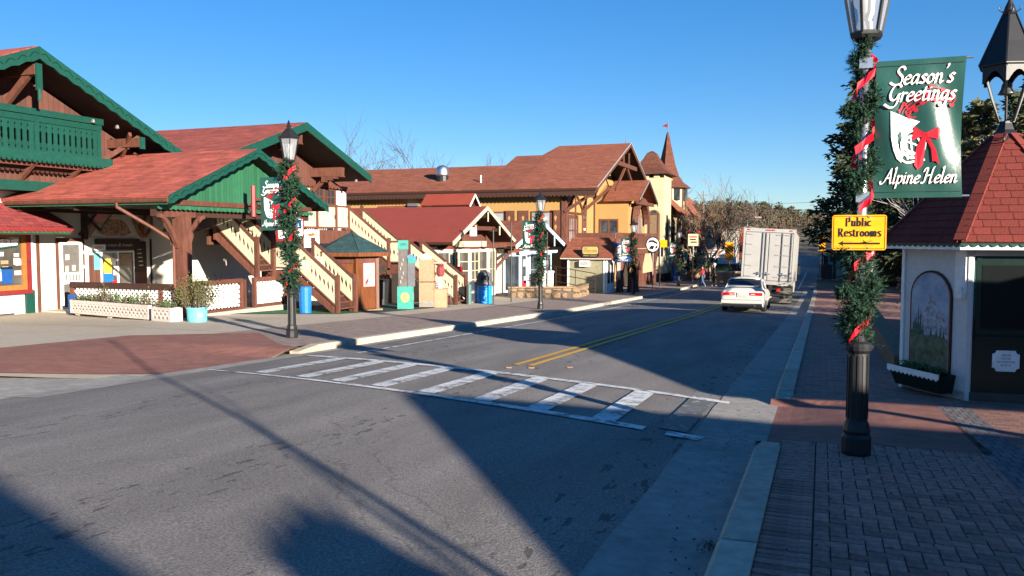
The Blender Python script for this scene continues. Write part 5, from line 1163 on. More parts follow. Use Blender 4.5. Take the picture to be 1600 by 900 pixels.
def bench(x,y,ang,label,grp=None):
    z=lz(x,y); t=thing('park_bench',label,'bench',(x,y,z)); fr=Fr((x,y,0),ang)
    for i in range(4): MB(fr).box(-.85,.85,.05+.11*i,.14+.11*i,z+.43,z+.46).build('seat_slat',M['greyw'],t)
    for i in range(6): MB(fr).beam((-.85,.02-.02*i,z+.55+.085*i),(.85,.02-.02*i,z+.55+.085*i),.03,.07).build('back_slat',M['greyw'],t)
    for u in (-.7,.7):
        MB(fr).path([(u,.48,z),(u,.42,z+.42),(u,.02,z+.42),(u,-.12,z+1.0)],.025,5).build('frame',M['black'],t); MB(fr).path([(u,0,z+.42),(u,-.1,z)],.025,5).build('leg',M['black'],t)
    return t
M['greyw']=mat('weathered_grey_wood',(.24,.22,.21),rough=.85,var=.2)
bench(-15.5,31.9,PI/2+.05,'grey slatted bench in front of the lower stair flight')
bn=thing('litter_bin','bright blue litter bin with a grey dome lid beside a white box','bin',(-14.55,35.1,lz(-14.55,35.1))); z=lz(-14.55,35.1)
MB().lathe((-14.55,35.1,z),[(.34,0),(.36,.04),(.36,.84),(.33,.84)],16).build('drum',paint('bright_blue',(.008,.24,.75),rough=.35),bn,smooth=False)
dm=MB().lathe((-14.55,35.1,z),[(.40,.82),(.40,.98),(.36,1.0),(.34,1.22),(.29,1.36),(.18,1.47),(.0,1.5)],16).build('lid',M['grey'],bn,smooth=True); MB(Fr((-14.55,35.1,0),.5)).box(-.18,.18,.26,.37,z+1.06,z+1.26).build('flap',M['inkk'],bn)
tag(MB().box(-15.45,-14.95,34.9,35.35,lz(-15,35),lz(-15,35)+.98).build('utility_box',M['white'],None),'plain white utility box left of the bright blue bin','box')
tag(MB().lathe((-14.72,33.75,lz(-14.7,33.7)),[(.11,0),(.11,.85),(.08,.9),(.03,.91),(0,.91)],10).build('bollard',paint('sage_green',(.06,.12,.11)),None),'short sage green bollard at the foot of the stairs','bollard')
tag(MB().lathe((-16.6,24.0,lz(-16.6,24)),[(.2,0),(.22,.9),(.2,.92),(0,.92)],12).build('waste_drum',M['blue'],None),'blue drum half hidden by the nearest left-hand lamp post','drum')
for i,(x,y) in enumerate(((-17.6,31.0),(-18.4,31.6))):
    tag(MB().lathe((x,y,lz(x,y)),[(.28,0),(.33,1.0),(.36,1.05),(.3,1.1),(0,1.12)],10).build('wheeled_bin',M['black'],None),['black wheeled bin in the shade under the stair landing','black bin deeper under the stair landing'][i],'bin')
for y in (35.6,37.2): pass
for i,(px_,py_,h) in enumerate(((-13.9,34.6,3.35),(-13.9,36.9,3.75))):
    zb=lz(px_,py_); tag(MB().path([(px_,py_,zb),(px_,py_,zb+h)],.035,6).build('iron_pole',M['black'],None),['thin black pole left of the white bay window','thin black pole in front of the white bay window'][i],'pole')
# hanging shop signs by the porch gable
ts=thing('tin_sign','white and red cut-out FUNNEL sign hung under the porch eave behind the nearest left-hand banner','sign',(-17.2,24.3,1.4)); fs_=FX(-17.35)
sp=[(23.45,1.55),(24.95,1.55),(25.05,1.75),(25.0,2.35),(24.7,2.45),(24.55,2.9),(24.2,2.95),(24.1,2.5),(23.55,2.4),(23.4,2.1)]
MB(fs_).prism(sp,0,.04).build('red_board',M['red2'],ts); MB(fs_).prism([(24.22+(p[0]-24.22)*.88,2.17+(p[1]-2.17)*.86) for p in sp],.04,.05).build('white_board',M['ink'],ts)
MB(fs_).box(23.62,24.85,.05,.056,1.98,2.3).build('blue_panel',M['dblue'],ts); plain('FUNNEL',fs_,24.22,2.14,.22,.058,'lettering',M['ink'],ts,1.05); plain('Cakes',fs_,24.2,1.78,.14,.052,'lettering',M['inkk'],ts,.6,shear=.3)
rs_=thing('bracket_sign','red scrolled iron bracket sign on the green porch gable','sign',(-17.4,22.4,2.5)); 
MB(FX(-17.45)).path([(22.35,.05,2.35),(22.35,.05,3.35)],.08,6).build('red_post',M['red2'],rs_)
MB(FX(-17.45)).path([(p[0],.06,p[1]) for p in smooth([(22.4,2.9),(22.7,2.95),(22.9,3.1),(23.3,3.12),(23.5,3.0)],5)],.03,5).build('scroll',M['red2'],rs_); MB(FX(-17.45)).path([(p[0],.06,p[1]) for p in smooth([(22.4,2.9),(22.6,2.7),(22.9,2.6),(23.2,2.4)],5)],.02,5).build('iron_scroll',M['black'],rs_); plain('Fudge',FX(-17.45),22.98,2.92,.28,.08,'lettering',M['red2'],rs_,.7,shear=.3)
# ================================================================ RED-ROOFED SHOP, WHITE SHOP, STONE WALL
def rake(x,yc,half,ze,zr,h,t,m,parent,sc=None): barge(x,yc,half,ze,zr,h,t,m,parent,scallop=None,down=.06)
rsx=thing('bay_window_shop','white bay-windowed shop under a plain crimson gable roof','building',(-17,38.7,-1.4))
XR1=-15.9; Yc=38.75; Hf=4.15; ze_,zr_=1.42,3.18
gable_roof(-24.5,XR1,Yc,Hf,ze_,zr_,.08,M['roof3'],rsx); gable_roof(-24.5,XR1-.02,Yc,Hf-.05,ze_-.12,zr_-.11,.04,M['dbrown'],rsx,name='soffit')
barge(XR1,Yc,Hf,ze_,zr_,.20,.05,M['cream'],rsx,down=.08)
for y in (Yc-Hf,): MB().path([(-24.5,y-.05,ze_-.02),(XR1,y-.05,ze_-.02)],.07,6).build('gutter',M['dbrown'],rsx)
Fw=FX(-17.0)
MB(Fw).box(Yc-3.6,Yc+3.6,-5,0,-1.9,1.25).build('wall',M['stucco'],rsx); MB(Fw).prism([(Yc-3.7,1.25),(Yc+3.7,1.25),(Yc,zr_-.2)],-.1,.0).build('gable_boards',M['brown'],rsx)
MB(Fw).box(Yc-2.6,Yc+.4,.0,.9,1.22,1.5).build('fascia_board',M['cream'],rsx); MB(Fw).box(Yc+.4,Yc+3.3,.0,.9,1.15,1.38).build('tie_beam',M['brown'],rsx); MB(Fw).box(Yc-.9,Yc+2.0,.6,.75,2.05,2.25).build('collar_beam',M['brown'],rsx)
for yy in (Yc-1.6,Yc+1.6,Yc): 
    zz=zr_-(zr_-ze_)/Hf*abs(yy-Yc)-.35; MB(Fw).box(yy-.07,yy+.07,0,1.0,zz-.16,zz).build('lookout',M['dbrown'],rsx); MB(FX(XR1)).path([(yy,.05,zz+.12),(yy,.05,zz-.35)],.035,5).build('drop_pendant',M['cream'],rsx)
MB(FX(XR1+.05)).box(Yc-2.3,Yc-1.5,.0,.02,1.75,2.15).build('paper_sign',M['ink'],rsx)
for i in range(3): MB(FX(XR1+.05)).box(Yc-2.1,Yc-1.6,.02,.023,1.82+.1*i,1.87+.1*i).build('paper_print',M['orange'],rsx)
MB(Fw).box(Yc-3.65,Yc+3.65,-.0,.06,-1.9,-1.35).build('stone_base',M['stone'],rsx)
def bay(fx,yc,w,dep,z0,z1,parent,nx,nz,roofm,wm,gm,fm,skirt,name='bay'):
    """canted bay: three faces"""
    c=dep*.75; P=[(yc-w/2-c,0),(yc-w/2,dep),(yc+w/2,dep),(yc+w/2+c,0)]
    for (a,b) in zip(P,P[1:]):
        pa,pb=fx(a[0],a[1],0),fx(b[0],b[1],0); d=pb-pa; fr=Fr((pa.x,pa.y,0),math.atan2(d.y,d.x)); L_=d.length
        MB(fr).box(0,L_,-.08,0,z0-skirt,z1+.18).build(name,wm,parent)
        window(fr,.10,L_-.10,z0,z1,nx if L_>.9 else max(1,nx-1),nz,parent,fm,fw=.06,bar=.035,gm=gm)
    r=MB(); q=[fx(p[0],p[1]*1.12,z1+.18) for p in P]; t=[fx(yc-w/2+.1,0,z1+.52),fx(yc+w/2-.1,0,z1+.52)]
    r.slab([q[0],q[1],t[0]],.03); r.slab([q[1],q[2],t[1],t[0]],.03); r.slab([q[2],q[3],t[1]],.03); r.build('bay_roof',roofm,parent)
bay(Fw,37.7,1.15,.85,-.85,.95,rsx,2,4,M['roof3'],M['stucco'],M['glassw'],M['cream'],.5)
bay(Fw,36.0,.9,.55,-.85,.95,rsx,2,2,M['roof3'],M['stucco'],M['glassw'],M['cream'],.5)
bay(Fw,40.0,.95,.85,-.85,.95,rsx,2,2,M['roof3'],M['stucco'],M['glassw'],M['cream'],.5)
MB(Fw).box(35.6,36.3,.80,.83,-.2,.3).build('pink_display',M['inkr'],rsx)
for y,a,b in ((Yc+3.7,.3,1.2),): 
    MB(FX(XR1-.9)).beam((y-.9,.3,.1),(y+.1,.9,1.05),.1,.14).build('brace',M['brown'],rsx); MB(FX(XR1-.9)).path([(y-.95,.3,1.0),(y-.95,.3,-.1)],.05,4).build('wall_bracket',M['brown'],rsx)
MB().slab([(-24,38.5,3.4),(-18.5,38.5,3.4),(-18.5,39.6,3.9),(-24,39.6,3.9)],.06) if False else None
# small gable popping up behind the ridge
do=thing('dormer_roof','small red gabled dormer with white trim behind the crimson ridge','dormer',(-18.6,42.6,3.0))
gable_roof(-21.2,-18.2,42.6,.75,3.45,4.1,.06,M['roof3'],do); barge(-18.2,42.6,.75,3.45,4.1,.10,.04,M['ink'],do); MB(FX(-18.4)).prism([(42.0,3.35),(43.2,3.35),(42.6,3.98)],-.1,0).build('gable',M['dbrown'],do); MB().box(-21.2,-18.5,42.0,43.2,1.0,3.45).build('wall',M['yellow'],do)
# white shop with blue trim
wsx=thing('candy_shop','small white shop with pale blue trim and dark display windows behind the stone wall','building',(-16.4,46.6,-1.5))
X3=-15.6; Y3=46.65; H3=4.55; z3e,z3r=1.20,2.62
gable_roof(-21,X3,Y3,H3,z3e,z3r,.08,M['roof2'],wsx); gable_roof(-21,X3-.02,Y3,H3-.05,z3e-.12,z3r-.11,.04,M['dbrown'],wsx,name='soffit')
fr=FX(X3)
for s in (-1,1):
    n=13; pts=[(Y3+s*H3,z3e+.08),(Y3,z3r+.08),(Y3,z3r-.12)]
    for i in range(n): 
        t=(i+.5)/n; pts.append((Y3+s*H3*t,z3r+(z3e-z3r)*t-.18)); t=(i+1)/n; pts.append((Y3+s*H3*t,z3r+(z3e-z3r)*t-.12))
    MB(fr).prism(pts,0,.05).build('barge_board',M['lblue'],wsx)
for yy in (Y3-2.3,Y3,Y3+2.3): MB(fr).path([(yy,.03,z3r-(z3r-z3e)/H3*abs(yy-Y3)-.05),(yy,.03,z3r-(z3r-z3e)/H3*abs(yy-Y3)-.75)],.04,4).build('icicle_pendant',M['lblue'],wsx)
F3=FX(-16.6); MB(F3).box(42.9,50.1,-4,0,-2.0,1.05).build('wall',M['stucco'],wsx); MB(F3).prism([(42.5,1.05),(50.6,1.05),(Y3,z3r-.15)],-.1,0).build('gable_boards',M['dbrown'],wsx)
bay(F3,43.9,1.0,.8,-1.25,.65,wsx,1,1,M['roof2'],M['stucco'],M['glass'],M['lblue'],.35); bay(F3,48.3,1.3,.8,-1.25,.65,wsx,1,1,M['roof2'],M['stucco'],M['glass'],M['lblue'],.35)
scallop_board(FX(-15.72),43.0,49.9,.78,.9,0,.05,.3,'scalloped_trim',M['lblue'],wsx,.05)
for y in (43.9,48.3): MB(F3).box(y-1.2,y+1.2,.0,.86,-1.75,-1.58).build('blue_skirting',M['blue'],wsx)
MB(F3).box(45.6,46.6,.002,.05,-1.7,.4).build('door',M['white'],wsx)
for s in (45.3,46.9): MB(F3).path([(s,.1,-.75),(s,.9,-.85),(s,1.5,-1.2),(s,1.55,-1.75)],.03,5).build('stair_rail',M['black'],wsx)
MB(F3).box(45.3,46.9,.05,.7,-1.8,-1.55).build('step',M['stone'],wsx)
for y,z in ((44.0,.25),(44.1,-.7),(48.1,.1)): MB(F3).box(y-.2,y+.2,.815,.825,z-.2,z+.2).build('window_card',M['planter'],wsx)
MB(F3).box(43.5,44.3,.815,.825,-1.22,-.75).build('window_card',M['inkr'],wsx)
# low wall of rounded field stones, each its own stone
def stonewall(pts,h,label,th=.4):
    t=thing('stone_wall',label,'wall',(pts[0][0],pts[0][1],lz(*pts[0])))
    for (a,b) in zip(pts,pts[1:]):
        p=V((a[0],a[1],0));q=V((b[0],b[1],0)); d=q-p; L_=d.length; fr=Fr((p.x,p.y,0),math.atan2(d.y,d.x)); z0=min(lz(*a),lz(*b))-.1; z1=max(lz(*a),lz(*b))+h
        MB(fr).box(0,L_,-th,-.04,z0,z1-.05).build('mortar_core',M['mortar'],t)
        u=.02; 
        while u<L_-.1:
            z=z0+.08
            wmax=0
            while z<z1-.12:
                w=R.uniform(.34,.62); hh=R.uniform(.24,.42); hh=min(hh,z1-.07-z); 
                pts_=[]; k=9
                for i in range(k):
                    an=2*PI*i/k; rr=R.uniform(.88,1.08); pts_.append((u+w/2+w*.47*rr*math.copysign(abs(math.cos(an))**.75,math.cos(an)),z+hh/2+hh*.46*rr*math.copysign(abs(math.sin(an))**.75,math.sin(an))))
                c=(sum(x for x,_ in pts_)/k,sum(y for _,y in pts_)/k); st=MB(fr); dep=R.uniform(.03,.08)
                vs=[(x,-.06,y) for x,y in pts_]+[(c[0]+(x-c[0])*.93,dep*.6-.02,c[1]+(y-c[1])*.93) for x,y in pts_]+[(c[0]+(x-c[0])*.6,dep,c[1]+(y-c[1])*.6) for x,y in pts_]
                fs=[tuple(range(2*k,3*k))]+[(r*k+i,r*k+(i+1)%k,(r+1)*k+(i+1)%k,(r+1)*k+i) for r in (0,1) for i in range(k)]
                st.add(vs,fs); st.build('stone',M['stone'],t); z+=hh+.02; wmax=max(wmax,w)
            u+=wmax*.93
        MB(fr).box(-.03,L_+.03,-th-.03,.03,z1-.07,z1).build('coping',M['stone'],t)
    return t
stonewall([(-15.6,41.0),(-12.35,42.6),(-12.75,46.6)],.58,'low wall of rounded tan field stones in front of the white shop')
tag(MB(FX(-14.5)).path([(44.2,0,-1.1),(44.2,0,2.0)],.04,6).build('iron_pole',M['black'],None),'thin dark pole rising from the stone wall before the olive hut','pole')
# ================================================================ YELLOW HALL, OLIVE HUT, TOWER, BALCONY HOUSE
yh=thing('yellow_hall','long ochre-yellow half-timbered hall with a brown shingle roof','building',(-20,56,-2))
YE=51.8; ZE=4.84; KR=.388; XF=-13.67
def slopez(y): return ZE+KR*(y-YE)
# front roof at three ridge heights, then the long low wing
def two_slope(x0,x1,yr,name='roof'):
    zr=slopez(yr)
    MB().slab([(x0,YE,ZE),(x1,YE,ZE),(x1,yr,zr),(x0,yr,zr)],.12).build(name,M['roof2'],yh)
    MB().slab([(x1,2*yr-YE,ZE),(x0,2*yr-YE,ZE),(x0,yr,zr),(x1,yr,zr)],.12).build(name,M['roof2'],yh)
    MB().prism([(x0+.06,0)],0,0) if False else None
    for xx in (x0,): MB(FX(xx)).prism([(YE+.2,ZE-.02),(2*yr-YE-.2,ZE-.02),(yr,zr-.06)],-.05,.02).build('roof_end',M['roof2'],yh)
two_slope(-19.3,XF,61.6); two_slope(-21.9,-19.3,59.3); two_slope(-46,-21.9,57.0)
MB().slab([(-19.3-.9,YE+6.0,slopez(YE+6.0)+.02),(-19.3,YE+5.2,slopez(YE+5.2)+.02),(-19.3,61.4,slopez(61.4)),(-19.35,61.4,slopez(61.4))],.1).build('roof_hip',M['roof2'],yh)
barge(XF,61.6,9.8,ZE,slopez(61.6),.30,.06,M['brown'],yh,down=.12); 
for s in(-1,1): MB(FX(XF+.07)).beam((61.6+s*9.8,.0,ZE+.1),(61.6,.0,slopez(61.6)+.1),.05,.07).build('rake_edge',M['greyw'],yh)
MB().slab([(-19,52.0,ZE-.10),(XF-.02,52.0,ZE-.10),(XF-.02,61.6,slopez(61.6)-.14),(-19,61.6,slopez(61.6)-.14)],-.03).build('soffit',M['soffit'],yh); MB().slab([(-19,71.2,ZE-.10),(XF-.02,71.2,ZE-.10),(XF-.02,61.6,slopez(61.6)-.14),(-19,61.6,slopez(61.6)-.14)],.03).build('soffit',M['soffit'],yh)
MB().path([(-46,YE-.07,ZE-.05),(XF,YE-.07,ZE-.05)],.1,6).build('gutter',M['dbrown'],yh); scallop_board(FY(YE-.02),-40,XF-.1,ZE-.40,ZE-.15,0,.05,.28,'scalloped_valance',M['dbrown'],yh,.08)
YW=52.6; FYW=FY(YW); XW=-16.0; FW=FX(XW)
MB(FYW).box(-46,XW-.31,-8,0,-2.2,ZE+.1).build('south_wall',M['yellow'],yh); 
gbl=MB(FW); gbl.prism([(YW+.001,-2.2),(69,-2.2),(69,4.6),(61.6,slopez(61.6)-.2),(YW,ZE+.1)],-.3,0); gbl.build('gable_wall',M['yellow'],yh)
MB().box(XW-.22,XW+.12,YW-.12,YW+.22,-2.2,ZE).build('corner_post',M['brown'],yh)
for u0,u1 in ((-21.9,-20.3),(-18.3,-16.9)): 
    window(FYW,u0,u1,1.5,3.35,1,2,yh,M['brown'],fw=.10,gm=glass_mat('pale_blind_glass',(.25,.26,.26),.3))
for u in (-22.6,-19.95,-18.95,-16.65):
    s_=MB(FYW).box(u-.38,u+.38,.003,.05,1.35,3.5).build('shutter',M['brown'],yh)
    for z in (1.75,2.35,2.95): MB(FYW).prism([(u,z-.22),(u+.06,z-.05),(u+.10,z+.08),(u,z+.22),(u-.10,z+.08),(u-.06,z-.05)],.051,.056).build('cut_out',M['yellow'],s_)
MB(FYW).box(-27.5,-26.7,.0,.4,ZE-.95,ZE-.75).build('wall_light',M['steel'],yh)
MB(FYW).slab([(-30,.0,3.9),(-30,1.2,3.2),(-25.6,1.2,3.2),(-26.2,.0,3.9)],.06).build('lean_to_roof',M['roof2'],yh); MB(FYW).box(-25.2,-24.4,.1,.8,2.9,3.5).build('vent_box',M['grey'],yh)
# gable timbering
for a,b in (((53.0,.05,3.4),(54.8,.05,4.7)),((57.0,.05,3.4),(55.0,.05,4.7))): MB(FW).beam(a,b,.12,.18).build('timber',M['brown'],yh)
MB(FW).beam((54.9,.05,0.9),(54.9,.05,5.6),.06,.18).build('timber',M['brown'],yh); MB(FW).beam((57.6,.05,3.2),(57.6,.05,6.6),.06,.18).build('timber',M['brown'],yh); MB(FW).beam((59.4,.05,4.9),(59.4,.05,7.3),.06,.18).build('timber',M['brown'],yh); MB(FW).beam((52.7,.06,4.75),(66,.06,4.75),.08,.2).build('timber',M['brown'],yh); MB(FW).beam((52.7,.06,3.35),(57.2,.06,3.35),.08,.14).build('timber',M['brown'],yh)
MB(FX(XF-.25)).box(58.4,64.8,-.1,.1,6.9,7.2).build('collar_beam',M['brown'],yh)
for s in (-1,1): MB(FX(XF-.3)).beam((61.6+s*3.4,.0,5.1),(61.6+s*.2,.0,7.0),.12,.22).build('brace',M['brown'],yh); MB(FX(XF-.28)).beam((61.6+s*.9,0,7.1),(61.6+s*.9,0,8.1),.1,.14).build('strut',M['brown'],yh)
MB(FY(52.5)).beam((XW,.02,3.4),(-13.9,.02,4.7),.14,.2).build('brace',M['brown'],yh); MB(FY(56.5)).beam((XW,.02,3.4),(-13.9,.02,5.2),.14,.2).build('brace',M['brown'],yh)
window(FW,53.4,55.3,1.35,3.0,5,2,yh,M['brown'],fw=.22,d=.08,gm=glass_mat('grey_blind_glass',(.20,.20,.20),.3),bar=.08); MB(FW).box(56.6,57.7,.003,.06,1.5,3.9).build('door',M['brown'],yh); MB(FW).box(56.75,57.55,.06,.07,2.9,3.6).build('door_pane',M['glass'],yh); MB(FW).box(56.95,57.35,.06,.07,2.2,2.35).build('door_notice',M['ink'],yh)
window(FY(60.1),-15.5,-14.3,1.75,2.95,2,1,yh,M['brown'],fw=.12,bar=.15); MB(FW).path([(59.8,.08,-1),(59.8,.08,4.6)],.06,5).build('downpipe',M['dbrown'],yh)
# porch gable over the arched window
XP=-12.55; PYc=63.2; PH=3.55; pze,pzr=4.35,5.98
gable_roof(-15.2,XP,PYc,PH,pze,pzr,.10,M['roof2'],yh,name='porch_roof'); barge(XP,PYc,PH,pze,pzr,.24,.05,M['dbrown'],yh,down=.08)
for s in(-1,1): MB(FX(XP+.06)).beam((PYc+s*PH,0,pze+.08),(PYc,0,pzr+.08),.04,.06).build('rake_edge',M['greyw'],yh)
FPp=FX(XP-.9); MB(FPp).prism([(60.1,1.6),(66.3,1.6),(66.3,4.5),(PYc,pzr-.25),(60.1,4.5)],-2.6,0).build('porch_wall',M['yellow'],yh)
MB(FPp).prism([(61.4,1.7),(65.0,1.7)]+[(63.2+1.8*math.cos(PI*i/12),2.7+1.35*math.sin(PI*i/12)) for i in range(13)],.003,.03).build('arched_shutter',M['brown'],yh)
for i in range(7): MB(FPp).box(61.6+.5*i,61.68+.5*i,.03,.06,1.75,3.0+1.0*math.sin(PI*(i+.5)/7)).build('shutter_bar',M['greyw'],yh)
hd=MB(FPp); hd.path([(63.2+2.2*math.cos(PI*i/12),.35,2.75+1.75*math.sin(PI*i/12)) for i in range(13)],.3,4); hd.build('arched_hood',M['brown'],yh)
MB(FX(XP-.3)).box(60.6,66.4,-.1,.1,4.15,4.4).build('tie_beam',M['brown'],yh)
# balcony on posts
XB=-13.3; FBb=FX(XB); 
MB().box(XW,XB,52.6,70.6,.55,.72).build('balcony_floor',M['dbrown'],yh)
MB(FBb).box(55.0,70.6,.0,.12,.42,.80).build('balcony_beam',M['brown'],yh); MB(FBb).box(55.0,70.6,-.05,.13,1.88,2.02).build('balcony_rail',M['brown'],yh)
for i in range(26):
    u=55.1+.6*i; picket(FBb,u,.56,.86,1.86,.02,.06,1).build('balcony_board',M['brown'],yh)
MB(FY(55.0)).box(XW,XB,-.04,.04,.7,2.0).build('balcony_end',M['brown'],yh)
for u in (57.0,62.6,64.6,70.2):
    MB(FBb).box(u-.13,u+.13,-.25,.02,-2.3,.42).build('balcony_post',M['brown'],yh)
    for s in(-1,1): MB(FBb).beam((u,-.1,-.9),(u+s*1.2,-.1,.4),.14,.16).build('brace',M['brown'],yh)
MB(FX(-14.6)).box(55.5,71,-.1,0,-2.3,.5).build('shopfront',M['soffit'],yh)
for u in (57.5,60.2,66.0): MB(FX(-14.6)).box(u,u+1.0,.003,.05,-1.6,.1).build('shop_panel',M['yellow'],yh)
for u in (58.9,61.6,67.5): MB(FX(-14.6)).box(u,u+1.0,.003,.05,-2.0,.1).build('shop_window',M['glass'],yh)
for i in range(12): MB(FBb).box(65.0+.45*i,65.42+.45*i,-.1,-.04,-2.2,-1.15).build('picket',M['brown'],yh)
vn=thing('roof_vent','silver mushroom roof vent on the long brown roof','vent',(-25.9,53.4,slopez(53.4))); vx,vy=-25.6,54.0; vz=slopez(54.0)
MB().lathe((vx,vy,vz-.3),[(.42,0),(.42,.75)],12).build('collar',M['black'],vn); MB().lathe((vx,vy,vz+.4),[(.48,0),(.5,.1),(.46,.35),(.42,.6),(.22,.72),(.0,.78)],14).build('hood',M['chrome'],vn,smooth=True)
tag(MB().path([(-22.3,53.2,slopez(53.2)),(-22.3,53.2,slopez(53.2)+.6)],.06,6).build('vent_pipe',M['steel'],None),'thin vent pipe standing on the brown roof','pipe')
tag(MB().path([(-14.0,61.6,slopez(61.6)),(-14.0,61.6,slopez(61.6)+.7)],[.05,.01],5).build('finial',M['black'],None),'iron finial on the yellow hall gable peak','finial')
# olive hut
oh=thing('olive_hut','small olive hut with a brown shingle roof and gold hanging board','hut',(-13.8,50.8,-1.9))
MB().box(-15.1,-12.62,50.2,52.4,-2.1,.42).build('wall',M['olive'],oh); FO=FY(50.2)
MB(FO).box(-15.1,-12.62,.0,.04,.30,.44).build('header',M['white'],oh); 
for u in (-15.05,-12.72): MB(FO).box(u-.05,u+.05,0,.05,-2.1,.30).build('trim',M['white'],oh)
MB().slab([(-15.5,49.9,.40),(-12.2,49.9,.40),(-12.05,51.3,1.62),(-15.1,51.3,1.62)],.08).build('roof',M['roof2'],oh); MB().slab([(-12.2,49.9,.40),(-12.2,52.8,.40),(-12.05,51.3,1.62)],.08).build('roof',M['roof2'],oh); MB().slab([(-12.2,52.8,.40),(-15.5,52.8,.40),(-15.1,51.3,1.62),(-12.05,51.3,1.62)],.08).build('roof',M['roof2'],oh)
MB(FO).box(-15.5,-12.2,.26,.30,.33,.42).build('fascia',M['planter'],oh); FO2=FX(-12.62); MB(FO2).box(50.2,52.4,0,.04,-2.1,.42).build('white_side',M['white'],oh); 
for u in (50.5,51.4): MB(FO2).box(u,u+.55,.04,.06,-1.2,.1).build('side_window',M['glass'],oh)
ac(FO,-14.25,-13.65,-.12,.24,.3,'white window air conditioner on the olive hut')
gsn=thing('gold_sign','gold board with arched top and black border on the olive hut roof','sign',(-13.5,49.7,.5)); F4=FY(49.75)
MB(F4).prism(rrect(-14.05,-12.95,.46,1.16,.16),-.03,.0).build('board',M['inkk'],gsn); MB(F4).prism(rrect(-14.0,-13.0,.66,1.12,.12),.0,.01).build('gold_panel',M['gold'],gsn)
plain('Old',F4,-13.8,1.0,.14,.012,'lettering',M['inkk'],gsn,.24,shear=.3); plain('HOMETOWN',F4,-13.5,.83,.15,.012,'lettering',M['brown'],gsn,.85); plain('MINI GOLF',F4,-13.5,.56,.10,.003,'lettering',M['gold'],gsn,.85)
pr=thing('ramp_railing','dark brown pipe handrails sloping up beside the olive hut','railing',(-15,48.5,-1.7))
for dz in (0,.45,.9): MB().path([(-18,49.2,-.05+dz-.6),(-12.6,47.6,-1.35+dz-.0)],.025,5).build('rail',M['dbrown'],pr)
for t in (0,.25,.5,.75,1): x=-18+5.4*t; y=49.2-1.6*t; z=-.65-.7*t; MB().path([(x,y,z+.9),(x,y,z-.9)],.025,5).build('rail_post',M['dbrown'],pr)
for i,(x,y) in enumerate(((-15.6,46.6),(-15.2,46.9))): tag(MB().lathe((x,y,-1.35),[(.2,0),(.22,.9),(.26,.95),(.26,1.05),(0,1.05)],8).build('white_urn',M['white'],None),['white urn stand behind the stone wall, left of the pair','white urn stand behind the stone wall, right of the pair'][i],'urn')
tb=thing('totem_post','carved brown rustic post with pale face panel under the blue sign','post',(-12.1,52,-1.9)); MB().lathe((-12.2,52.2,-1.95),[(.25,0),(.22,.8),(.27,1.0),(.2,1.6),(.24,1.9),(.15,2.3),(0,2.3)],8).build('post',M['brown'],tb); MB(FY(51.98)).box(-12.32,-12.1,.0,.03,-1.0,.1).build('face_panel',M['planter'],tb)
tag(MB(FY(53.5)).prism([(-12.0,-2.0),(-11.2,-2.0),(-11.45,-.7),(-11.9,-.6)],-.3,.1).build('wood_stack',M['brown'],None),'leaning brown timber panel beside the rustic post','panel')
bsn=thing('blue_sign','blue square sign with a white disc partly behind the third banner','sign',(-11.9,50.6,.2)); F5=FY(50.7)
MB(F5).box(-12.3,-11.15,-.03,0,.18,1.35).build('panel',M['dblue'],bsn); MB(F5).prism([(-11.72+.45*math.cos(a*PI/12),.78+.45*math.sin(a*PI/12)) for a in range(24)],0,.012).build('disc',M['ink'],bsn); plain('MINI GOLF',F5,-11.72,.27,.09,.012,'lettering',M['ink'],bsn,.8); MB(F5).path([(-11.72+.3*math.cos(a*PI/8),.014,.78+.3*math.sin(a*PI/8)) for a in range(13)],.012,4).build('emblem',M['dblue'],bsn); MB(F5).path([(-12.15,-.01,1.35),(-12.15,-.01,1.9),(-12.0,-.01,2.0)],.03,5).build('bracket',M['planter'],bsn)
rd=thing('round_sign','round black and white signboard on a slim pole by the kerb','sign',(-10.9,56.5,-1.95)); zz=lz(-10.9,56.5)
MB().path([(-10.9,56.5,zz),(-10.9,56.5,zz+3.3)],.03,6).build('pole',M['steel'],rd); F7=FY(56.46)
MB(F7).prism([(-10.9+.5*math.cos(a*PI/12),zz+3.15+.55*math.sin(a*PI/12)) for a in range(24)],0,.03).build('rim',M['inkk'],rd); MB(F7).prism([(-10.9+.42*math.cos(a*PI/12),zz+3.15+.47*math.sin(a*PI/12)) for a in range(24)],.03,.036).build('face',M['ink'],rd)
for pp in ([(-.35,.1),(-.05,.18),(.3,.02),(.36,.12),(.05,.32),(-.25,.3)],[(-.3,-.28),(-.1,-.05),(.12,-.1),(.02,-.34)],[(.15,-.3),(.2,-.08),(.37,-.1),(.3,-.25)]): MB(F7).prism([(-10.9+a,zz+3.15+b) for a,b in pp],.036,.04).build('print',M['inkk'],rd)
